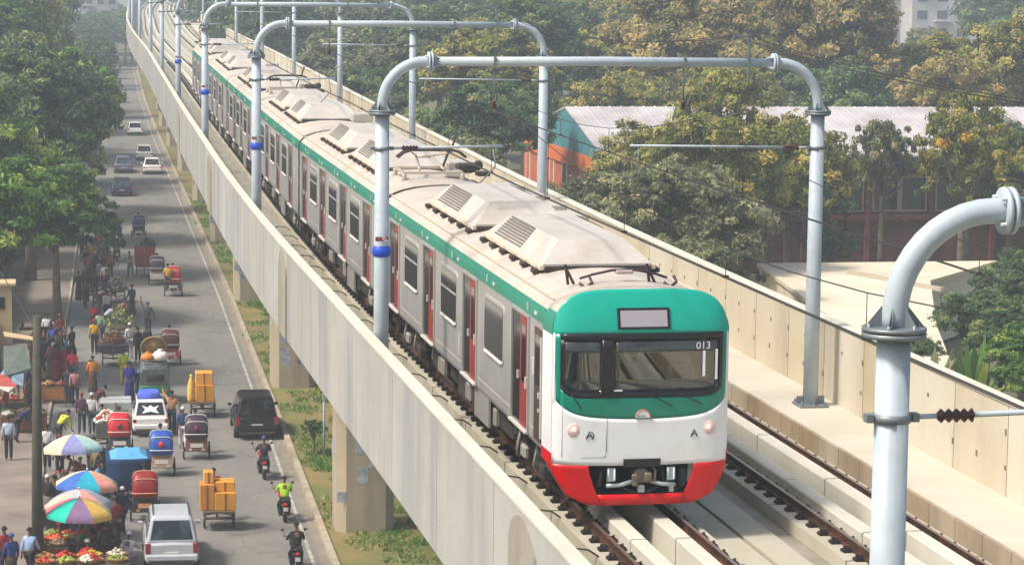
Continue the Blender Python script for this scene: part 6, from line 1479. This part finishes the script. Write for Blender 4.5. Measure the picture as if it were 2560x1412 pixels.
stall('stall of carrots and orange peppers right beside the lamp pole foot', -11.08, 82.86, 0.0, 1.3, 1.2, '#7c1814', ['#e06a1c', '#d84020', '#e8d8b8'], 13, 0.7)
stall('small stall in shade under the faded parasol', -9.73, 88.34, 0.0, 1.4, 1.2, '#20283c', ['#b83020', '#6c7c34', '#d8b040'], 4, 0.62)
stall('stall with dark baskets behind the lamp pole under the parasols', -10.59, 89.09, 0.0, 1.3, 1.2, '#2c2420', ['#5a3a28', '#88502c', '#3c4828'], 5, 0.62)
stall('stall under the cream and lilac parasol', -10.08, 94.13, 0.0, 1.5, 1.2, '#3a3a34', ['#8a8478', '#b0402c', '#5c6c38', '#c8b898'], 6, 0.62)
stall('stall with a brown front and white bowls left of the lamp pole', -11.76, 107.4, 0.0, 1.9, 1.2, '#7a4630', ['#e4e8e0', '#5c7040', '#b0342a', '#c0a860'], 7, 0.62)
stall('stall with cabbages under the shed roof at the left edge', -12.25, 111.28, 0.0, 1.8, 1.2, '#2c3428', ['#a8b890', '#6a8048', '#c04434'], 8, 0.62)
stall('stall with an orange brown box front beneath hanging red cloths', -10.34, 114.63, 0.0, 1.3, 0.9, '#b8763c', ['#c89858', '#a03c2c'], 9, 0.62)
stall('stall with white and red bags beyond the shed', -10.54, 126.24, 0.0, 1.4, 1.1, '#3c3a3c', ['#e0e0e0', '#c02028', '#3c58a8'], 10, 0.62)
stall('shaded stall under the far end of the tree canopy', -7.41, 157.65, 0.0, 1.5, 1.2, '#3a3030', ['#5a3c34', '#6c5c40'], 11, 0.62)
person(-12.36, 100.95, -10.41, 0, 'stand', '#b8c8dc', '#2a2024', 'person in a pale blue shirt standing on the pavement left of the lamp pole', '0e0c0c', 1.0)
person(-12.0, 104.72, -10.41, -1.2, 'bend', '#1c2450', '#20202c', 'person in navy bending beside the pale blue shirted one', '0e0c0c', 1.0)
person(-10.91, 98.99, -10.41, 0, 'stand', '#dcd6d8', '#141418', 'person in a white shirt and black trousers half behind the lamp pole', '0e0c0c', 1.0)
person(-10.39, 103.21, -10.41, -0.8, 'bend', '#c8d040', '#30303a', 'person in a yellow green top reaching behind the cream parasol', '0e0c0c', 1.0)
person(-12.44, 81.03, -10.41, 0.5, 'stand', '#a01c24', '#1c2450', 'person in red and navy at the lower left corner', '0e0c0c', 1.0)
person(-12.22, 80.05, -10.41, 0.3, 'dress', '#2c3c7c', '#3a2c28', 'person with blue and white scarf at the lower left corner', '3c4c9c', 1.0)
person(-11.67, 80.92, -10.41, -0.5, 'walk', '#9cb4dc', '#16161c', 'person in white and blue just left of the lamp pole foot', '0e0c0c', 1.0)
person(-9.54, 112.87, -10.41, 0, 'walk', '#b07880', '#1c1c28', 'person in a dusty pink shirt walking away on the dusty pavement', '0e0c0c', 1.0)
person(-9.84, 113.32, -10.41, 0, 'walk2', '#3c3c48', '#3a3430', 'person in dark clothes walking with the blue sack', '0e0c0c', 1.0)
person(-8.76, 117.91, -10.41, 0, 'stand', '#d83c1c', '#c03418', 'child in a red orange dress on the open pavement', '0e0c0c', 0.72)
person(-8.82, 109.2, -10.41, -1.0, 'bend', '#4c1c24', '#1c1a20', 'person in dark maroon leaning over the grey tub cart', '0e0c0c', 1.0)
person(-10.26, 119.56, -10.41, 0.6, 'dress', '#7c1c2c', '#84202c', 'person in crimson at the stall row left of the pink shirted walker', '0e0c0c', 1.0)
person(-9.9, 119.86, -10.41, -0.4, 'dress', '#98283c', '#8c2438', 'second person in crimson close to the first one', '0e0c0c', 1.0)
person(-9.54, 121.22, -10.41, 0, 'walk', '#1c181c', '#16161a', 'person in black behind the two crimson figures', '0e0c0c', 1.0)
person(-9.98, 125.54, -10.41, 2.2, 'dress', '#5c2430', '#3c2028', 'person with maroon headscarf in the stall crowd', '7c1c24', 1.0)
person(-11.02, 126.29, -10.41, 0.4, 'stand', '#d01420', '#30303c', 'person in a scarlet shirt by the shed roof', '0e0c0c', 1.0)
person(-10.3, 127.1, -10.41, -0.3, 'stand', '#4c5cb0', '#30303c', 'person in blue with a white cap by the scarlet shirted one', 'e8e8f0', 1.0)
person(-10.54, 130.17, -10.41, 0, 'stand', '#e0e0e4', '#3c3c48', 'person in a white shirt at the back of the stall crowd', '0e0c0c', 1.0)
person(-9.91, 129.83, -10.41, 0.2, 'stand', '#7c1c24', '#2c2428', 'person in dark red at the back of the stall crowd', '8c1c24', 1.0)
person(-10.13, 124.31, -10.41, -1, 'stand', '#6c7448', '#1c5048', 'person in olive and teal between the stalls', '0e0c0c', 1.0)
person(-7.15, 113.93, -10.5, 0, 'dress', '#1c2890', '#241c68', 'tall person in a long dark blue robe left of the auto rickshaw', '0e0c0c', 1.08)
person(-6.67, 116.33, -10.5, -1.3, 'bend', '#2c6cb0', '#1c1c2c', 'person in light blue and red leaning on the auto rickshaw', '0e0c0c', 1.0)
person(-7.2, 118.95, -10.5, 0, 'stand', '#c0c830', '#c8b848', 'person in yellow green at the left of the blue robed one', '0e0c0c', 0.95)
person(-5.74, 106.21, -10.5, 0, 'carry', '#b8865c', '#181820', 'broad person in a tan shirt with a pale load on the shoulder beside the hatchback', '0e0c0c', 1.05)
person(-5.5, 102.89, -10.5, 0, 'walk', '#24446c', '#dcd4dc', 'person with navy top, white cap and white trousers right of the hatchback', 'e4e4e8', 1.0)
person(-6.57, 127.01, -10.5, 0.4, 'stand', '#dcdcdc', '#c8c4c4', 'person in white standing between the tuber cart and the dark walkers', 'd8d8d8', 1.0)
person(-6.24, 125.69, -10.5, 0.6, 'stand', '#16161c', '#1c1c22', 'person in black holding a white parcel behind the tuber cart', '0e0c0c', 1.0)
person(-5.31, 134.69, -10.5, 0, 'carry', '#34424a', '#26282e', 'person in dark green grey with elbows out in the middle of the road', '0e0c0c', 1.0)
person(-5.76, 126.27, -10.5, 0.1, 'walk', '#322c3a', '#2c2834', 'tall person in purple black walking behind the green grey one', '0e0c0c', 1.0)
person(-8.25, 128.51, -10.5, 0, 'stand', '#e0b020', '#20181c', 'person in a yellow shirt with red headcloth on the pavement edge', 'b01c24', 1.0)
person(-7.97, 137.95, -10.5, -0.5, 'sit', '#a81428', '#26202c', 'person in scarlet sitting by the banana cart', '0e0c0c', 1.0)
person(-7.51, 135.37, -10.5, -1.2, 'bend', '#a8b0b8', '#26262c', 'person in grey white bending over the banana cart', '0e0c0c', 1.0)
person(-6.42, 136.73, -10.5, 0.8, 'stand', '#b07858', '#4c3c34', 'person with bare brown shoulders at the banana cart', '0e0c0c', 1.0)
person(-8.56, 147.74, -10.41, 0.2, 'dress', '#4c2430', '#382028', 'person in dull maroon standing by the dark wall', '0e0c0c', 1.0)
person(-8.12, 147.35, -10.41, 0, 'stand', '#1c302c', '#20242a', 'person in dark green next to the maroon one', '0e0c0c', 1.0)
person(-7.63, 148.0, -10.41, -0.3, 'stand', '#202a3c', '#1c1c26', 'person in navy next to the dark green one', '0e0c0c', 1.0)
person(-7.34, 157.64, -10.41, 0.2, 'stand', '#16181c', '#20202a', 'person in black with a pale cap under the tree canopy', 'b8bca8', 1.0)
person(-6.39, 158.68, -10.5, 0, 'stand', '#8c4c24', '#3c2c24', 'person in orange brown with yellow scarf near the shaded carts', '1a1414', 1.0)
person(-6.77, 160.33, -10.5, 0.8, 'stand', '#8c5c5c', '#3c2c30', 'person in dusty rose near the shaded carts', '0e0c0c', 1.0)
person(-10.66, 93.85, -10.41, -0.8, 'squat', '#3c3c40', '#26262a', 'vendor in dark grey squatting left of the blue and turquoise parasol', '0e0c0c', 1.0)
person(-10.89, 92.34, -10.41, -1.0, 'squat', '#6c3c2c', '#2c2420', 'vendor in brown squatting behind the lamp pole', '0e0c0c', 1.0)
person(-9.68, 95.54, -10.41, 0.3, 'squat', '#3c2438', '#241c26', 'vendor in a plum top beneath the cream and lilac parasol', '0e0c0c', 1.0)
person(-10.52, 85.97, -10.41, 0.4, 'stand', '#20283c', '#161620', 'vendor in near black standing under the nearest parasol', '0e0c0c', 1.0)
person(-10.01, 85.18, -10.41, -0.4, 'stand', '#1c2044', '#161620', 'second vendor in dark blue under the nearest parasol', '0e0c0c', 1.0)
person(-9.03, 89.95, -10.5, 1.2, 'bend', '#c82818', '#2c3c28', 'buyer in scarlet and orange right of the faded parasol', '0e0c0c', 1.0)
person(-9.36, 87.12, -10.5, 0.9, 'squat', '#4c2820', '#d8c030', 'buyer with a brown shirt and yellow cloth beside the pepper stall', '0e0c0c', 1.0)
person(-9.13, 84.69, -10.5, 0.5, 'sit', '#5c3c34', '#3c2c28', 'vendor in maroon sitting beside a wooden box', '0e0c0c', 1.0)
person(-8.81, 85.65, -10.5, 0.4, 'stand', '#8c2420', '#4c3c38', 'buyer in dark red standing over the box', '0e0c0c', 1.0)
person(-8.55, 83.05, -10.5, -0.4, 'squat', '#c8bccc', '#b0a4b4', 'person in a lavender shawl sitting at the road edge by the silver jeep', 'b0a8b4', 1.0)
person(-8.98, 82.38, -10.5, 0.8, 'bend', '#14161c', '#1c1c22', 'person in black bending behind the lavender shawl', '0e0c0c', 1.0)
person(-9.81, 81.74, -10.41, 0.2, 'squat', '#b81c18', '#e0dcd0', 'vendor with a white cap among the pepper baskets', 'e4e0dc', 1.0)
person(-8.77, 97.76, -10.5, 1.3, 'bend', '#7c1c28', '#2c2428', 'person in dark red behind the red hooded rickshaw, carrying cloth', '0e0c0c', 1.0)
person(-9.73, 93.73, -10.41, 1.0, 'bend', '#a8583c', '#4c3028', 'vendor in terracotta bending by the blue parasol', '0e0c0c', 1.0)
sack('bright blue sack carried at the side of the pink shirted walker', -9.79, 114.25, ZG+.3, '#1c5cc8', .2, .62)
sack('small black bucket left alone on the pavement', -10.22, 109.4, ZG+.09, '#16161a', .13, .3, 'bucket')
person(-6.69, 164.93, -10.5, -0.53, 'stand', '#3c3c48', '#2c2a2e', 'person in charcoal left of the rust red cart', '0e0c0c', 1.0)
person(-6.27, 167.75, -10.5, -0.79, 'walk', '#5c4438', '#2c2a2e', 'person in brown just ahead of the dusty rose person', '0e0c0c', 1.0)
person(-7.75, 156.7, -10.41, -0.21, 'dress', '#6c3430', '#2c2a2e', 'person in brick red nearest the dark wall under the canopy', '0e0c0c', 1.0)
person(-7.21, 154.1, -10.5, -0.69, 'walk2', '#2c3c4c', '#2c2a2e', 'person in slate between two shaded stalls', '0e0c0c', 1.0)
person(-8.27, 144.98, -10.41, -0.87, 'stand', '#4c4c40', '#2c2a2e', 'person in olive grey by the wall foot, apart from the trio', '0e0c0c', 1.0)
person(-6.93, 152.58, -10.5, -0.2, 'walk', '#8c8078', '#2c2a2e', 'person in pale grey beside the shaded tricycle', '0e0c0c', 1.0)
person(-9.41, 125.47, -10.41, 0.84, 'dress', '#284038', '#2c2a2e', 'person in bottle green behind the black clad walker', '0e0c0c', 1.0)
person(-10.78, 121.96, -10.41, 0.6, 'walk2', '#3c3c48', '#2c2a2e', 'person in charcoal in the shadow of the scarlet shirt', '0e0c0c', 1.0)
person(-11.49, 110.7, -10.41, 0.53, 'stand', '#5c4438', '#2c2a2e', 'person in brown at the bowl stall', '0e0c0c', 1.0)
person(-12.42, 113.84, -10.41, -0.56, 'walk', '#6c3430', '#2c2a2e', 'person in brick red under the shed roof edge', '0e0c0c', 1.0)
person(-11.28, 116.34, -10.41, 0.07, 'dress', '#2c3c4c', '#2c2a2e', 'person in slate between the shed and the lamp pole', '0e0c0c', 1.0)
person(3.11, 385.79, -10.5, -0.45, 'walk2', '#4c4c40', '#2c2a2e', 'person in olive grey on the left verge of the far hazy road', '0e0c0c', 1.0)
person(1.81, 374.51, -10.5, -0.65, 'stand', '#8c8078', '#2c2a2e', 'person in pale grey a step nearer on the left verge', '0e0c0c', 1.0)
person(-0.4, 347.17, -10.5, -0.79, 'walk', '#284038', '#2c2a2e', 'person in bottle green by the tree edge of the far road', '0e0c0c', 1.0)
person(0.75, 358.82, -10.5, -0.57, 'dress', '#3c3c48', '#2c2a2e', 'person in charcoal crossing at the tree edge', '0e0c0c', 1.0)
person(0.12, 374.45, -10.5, 0.85, 'walk2', '#5c4438', '#2c2a2e', 'person in brown under the hazy left trees', '0e0c0c', 1.0)
person(-5.45, 178.33, -10.5, 0.66, 'stand', '#6c3430', '#2c2a2e', 'person in brick red at the road edge above the shaded carts', '0e0c0c', 1.0)
person(-5.14, 175.83, -10.5, 0.61, 'walk', '#2c3c4c', '#2c2a2e', 'person in slate right of the one at the road edge', '0e0c0c', 1.0)
person(-7.81, 170.5, -10.41, 0.96, 'stand', '#6a9cc0', '#24222a', 'person in sky blue by the wall under the canopy edge', '0e0c0c', 1.0)
person(-7.46, 167.08, -10.41, -0.98, 'bend', '#b87884', '#4c4038', 'person in pink under the canopy edge', '0e0c0c', 1.0)
person(-6.75, 171.2, -10.5, -0.61, 'walk', '#b81c1c', '#2c3444', 'person in scarlet between the wall and the load rider', 'd0ccc8', 1.0)
person(-7.33, 162.75, -10.41, 0.41, 'dress', '#b08c2c', '#6c6660', 'person in mustard in the shaded kerb crowd', '0e0c0c', 1.0)
person(-7.83, 159.69, -10.41, 0.74, 'walk2', '#1c2444', '#24222a', 'person in navy at the shaded wall', '7c2020', 1.0)
person(-7.77, 151.04, -10.41, 1.13, 'squat', '#d88c20', '#4c4038', 'person in saffron beside the shaded trio', '0e0c0c', 1.0)
person(-6.95, 149.32, -10.5, 1.22, 'stand', '#4c2844', '#2c3444', 'person in plum at the first shaded cart', '0e0c0c', 1.0)
person(-7.6, 142.29, -10.5, -1.32, 'bend', '#8c4020', '#6c6660', 'person in rust behind the scarlet sitter', 'd0ccc8', 1.0)
person(-7.23, 139.87, -10.5, 0.34, 'walk', '#d4d0cc', '#24222a', 'person in white between two produce carts', '0e0c0c', 1.0)
person(-5.81, 142.1, -10.5, 0.55, 'dress', '#1c5c60', '#4c4038', 'person in teal right of the banana heap', '7c2020', 1.0)
person(-7.87, 131.85, -10.5, 0.02, 'walk2', '#90a888', '#2c3444', 'person in pale green left of the tuber cart', '0e0c0c', 1.0)
person(-6.21, 130.56, -10.5, -1.03, 'squat', '#8c1824', '#6c6660', 'person in crimson leaning by the tuber cart', '0e0c0c', 1.0)
person(-11.28, 124.44, -10.41, -0.08, 'stand', '#7c7050', '#24222a', 'person in khaki between shed and stall crowd', 'd0ccc8', 1.0)
person(-10.88, 123.17, -10.41, -1.31, 'bend', '#18181c', '#4c4038', 'person in black under the white cap figure', '0e0c0c', 1.0)
person(-9.74, 123.04, -10.41, 1.39, 'walk', '#6a9cc0', '#2c3444', 'person in sky blue at the crimson pair', '7c2020', 1.0)
person(-10.52, 120.75, -10.41, 1.17, 'dress', '#b87884', '#6c6660', 'person in pink in the stall crowd front', '0e0c0c', 1.0)
person(-9.53, 118.34, -10.41, 0.15, 'walk2', '#b81c1c', '#24222a', 'person in scarlet at the edge of the stall crowd', '0e0c0c', 1.0)
person(-11.14, 118.53, -10.41, -0.64, 'squat', '#b08c2c', '#4c4038', 'person in mustard by the shed post', 'd0ccc8', 1.0)
person(-11.56, 113.73, -10.41, 1.31, 'stand', '#1c2444', '#2c3444', 'person in navy behind the bowl stall', '0e0c0c', 1.0)
person(-12.08, 114.84, -10.41, 0.23, 'bend', '#d88c20', '#6c6660', 'person in saffron under the shed sheets', '7c2020', 1.0)
person(-11.25, 109.69, -10.41, 1.22, 'walk', '#4c2844', '#24222a', 'person in plum right of the bowl stall', '0e0c0c', 1.0)
person(-12.49, 108.42, -10.41, 1.11, 'dress', '#8c4020', '#4c4038', 'person in rust at the left edge by the bowls', '0e0c0c', 1.0)
person(-9.01, 106.13, -10.41, 0.03, 'walk2', '#d4d0cc', '#2c3444', 'person in white left of the grey tub', 'd0ccc8', 1.0)
person(-8.61, 107.5, -10.5, -0.28, 'squat', '#1c5c60', '#6c6660', 'person in teal at the silver case', '0e0c0c', 1.0)
person(-10.47, 96.77, -10.41, 0.32, 'stand', '#90a888', '#24222a', 'person in pale green below the first parasol', '7c2020', 1.0)
person(-9.3, 97.0, -10.41, -0.22, 'bend', '#8c1824', '#4c4038', 'person in crimson right under the cream parasol', '0e0c0c', 1.0)
person(-9.19, 94.74, -10.41, -1.08, 'walk', '#7c7050', '#2c3444', 'person in khaki between the first two parasols', '0e0c0c', 1.0)
person(-11.0, 89.15, -10.41, -0.62, 'dress', '#18181c', '#6c6660', 'person in black left of the near parasols', 'd0ccc8', 1.0)
person(-9.14, 91.98, -10.5, 1.0, 'walk2', '#6a9cc0', '#24222a', 'person in sky blue right of the salmon panel', '0e0c0c', 1.0)
person(-10.87, 84.54, -10.41, -1.46, 'squat', '#b87884', '#4c4038', 'person in pink behind the red cloth stall', '7c2020', 1.0)
person(-9.58, 84.07, -10.41, -1.45, 'stand', '#b81c1c', '#2c3444', 'person in scarlet behind the pepper baskets', '0e0c0c', 1.0)
person(-9.74, 90.29, -10.41, 0.4, 'bend', '#b08c2c', '#6c6660', 'person in mustard between the near parasols', '0e0c0c', 1.0)
person(-8.54, 87.32, -10.5, -0.7, 'walk', '#1c2444', '#24222a', 'person in navy at the road side of the stalls', 'd0ccc8', 1.0)
person(-8.69, 116.03, -10.41, 0.11, 'dress', '#d88c20', '#4c4038', 'person in saffron in the open pavement', '0e0c0c', 1.0)
person(-9.42, 106.19, -10.41, -0.09, 'walk2', '#4c2844', '#2c3444', 'person in plum walking past the first parasol', '7c2020', 1.0)
t = thing('market_shed', 'low market shed with grey green, blue grey and red roof sheets', 'shed', (0, 0, ZG+.09))
def at_(x, y, z): return (x, y, z)
ms_ = {'gg': mat('sheet_greygreen', '#6d776c', .6, col2='#585f58', ns=2), 'bg': mat('sheet_bluegrey', '#7f93a4', .55, col2='#6b7c8c', ns=2), 'rd': mat('sheet_red', '#b0463c', .6, col2='#8c382f', ns=3), 'cr': mat('shed_cream', '#cdb48c', .7)}
b_ = MB(); q_ = [(-12.58, 111.62, 2.90), (-11.67, 111.87, 2.90), (-11.43, 108.62, 2.40), (-12.54, 106.64, 2.40)]; b_.rings([q_, [(p[0], p[1], p[2]-.04) for p in q_]], 0, False); b_.build('roof_sheet', ms_['gg'], t)
b_ = MB(); q_ = [(-12.54, 107.90, 2.50), (-11.69, 109.63, 2.50), (-11.77, 106.15, 2.10), (-12.90, 107.51, 2.10)]; b_.rings([q_, [(p[0], p[1], p[2]-.04) for p in q_]], 0, False); b_.build('roof_sheet', ms_['bg'], t)
b_ = MB(); q_ = [(-13.19, 108.29, 2.40), (-12.38, 106.62, 2.40), (-12.03, 105.78, 2.10), (-13.18, 106.32, 2.10)]; b_.rings([q_, [(p[0], p[1], p[2]-.04) for p in q_]], 0, False); b_.build('roof_sheet', ms_['rd'], t)
b_ = MB(); q_ = [(-13.02, 106.42, 2.08), (-12.34, 104.75, 2.08), (-12.09, 106.11, 2.08), (-12.09, 106.00, 2.00)]; b_.rings([q_, [(p[0], p[1], p[2]-.04) for p in q_]], 0, False); b_.build('awning_edge', M_UNITW, t)
b_ = MB(); q_ = [(-12.59, 113.30, 3.30), (-11.10, 113.39, 3.00), (-11.02, 112.98, 2.90), (-12.52, 112.53, 3.20)]; b_.rings([q_, [(p[0], p[1], p[2]-.04) for p in q_]], 0, False); b_.build('awning', ms_['cr'], t)
b_ = MB(); b_.cyl((-12.56, 114.9, 0), (-12.56, 114.9, 2.3), .05, 6); b_.build('post', mat('old_plank', '#6a563c', .85), t)
b_ = MB(); b_.cyl((-11.73, 115.86, 0), (-11.73, 115.86, 2.3), .05, 6); b_.build('post', mat('old_plank', '#6a563c', .85), t)
b_ = MB(); b_.cyl((-11.39, 119.13, 0), (-11.39, 119.13, 2.3), .05, 6); b_.build('post', mat('old_plank', '#6a563c', .85), t)
t = thing('kiosk', 'small cream kiosk with a dark opening behind the shed at the left edge', 'kiosk', (-12.850000000000001, 132.45999999999998, ZG+.09)); b_ = MB(); b_.box((0, 0, 1.5), (1.2, 1.4, 3.0)); b_.build('wall', ms_['cr'], t); b_ = MB(); b_.box((0, 0, 3.05), (1.6, 1.8, .12)); b_.build('roof', ms_['cr'], t); b_ = MB(); b_.box((.05, -.71, 2.1), (.4, .05, .6)); b_.build('window', M_GLASSD, t)
t = thing('utility_pole', 'tall dark concrete utility pole rising from the pavement at the lower left', 'utility pole', (-11.41, 82.35, ZG)); b_ = MB(); b_.tube([(0, 0, 0), (.02, 0, 4), (.06, 0, 8.3)], [.21, .17, .13], 10); b_.build('pole', mat('pole_dark', '#3f3c34', .9, col2='#55503f', ns=2), t); b_ = MB(); b_.box((.05, 0, 7.9), (1.1, .1, .1)); b_.lathe((-.4, 0, 7.95), [(.03, 0), (.06, .05), (.03, .1), (.06, .15), (.02, .2)], 8); b_.lathe((.5, 0, 7.95), [(.03, 0), (.06, .05), (.03, .1), (.06, .15), (.02, .2)], 8); b_.build('crossarm', M_DARK, t)
b_ = MB(); b_.tube([(-11.41, 82.35, ZG+7.9), (-12.71, 102.35, ZG+7.5), (-14.41, 124.35, ZG+8.2)], .018, 5); tag(b_.build('cable', M_WIRE), 'single cable running from the dark utility pole up into the left trees', 'cable')
person(-1.92+.25, 41.7, 1.46, PI, 'sit', '#3a4a52', '#26262c', 'train driver seated behind the windscreen of the leading carriage', group='riders')
# ------------------------------------------------------------------ haze
mb = MB(); mb.box((60, 560, 19.5), (900, 1230, 65)); hz = mb.build('haze', MATS['asphalt'])
hm = bpy.data.materials.new('haze'); hm.use_nodes = True; hn = hm.node_tree.nodes; hn.remove(hn['Principled BSDF'])
pv = hn.new('ShaderNodeVolumePrincipled'); pv.inputs['Color'].default_value = (.78, .88, .97, 1); pv.inputs['Density'].default_value = .0009; pv.inputs['Anisotropy'].default_value = .2
hm.node_tree.links.new(pv.outputs[0], hn['Material Output'].inputs['Volume']); hz.data.materials.clear(); hz.data.materials.append(hm)
tag(hz, kind='stuff')
print('objects', len(bpy.data.objects))
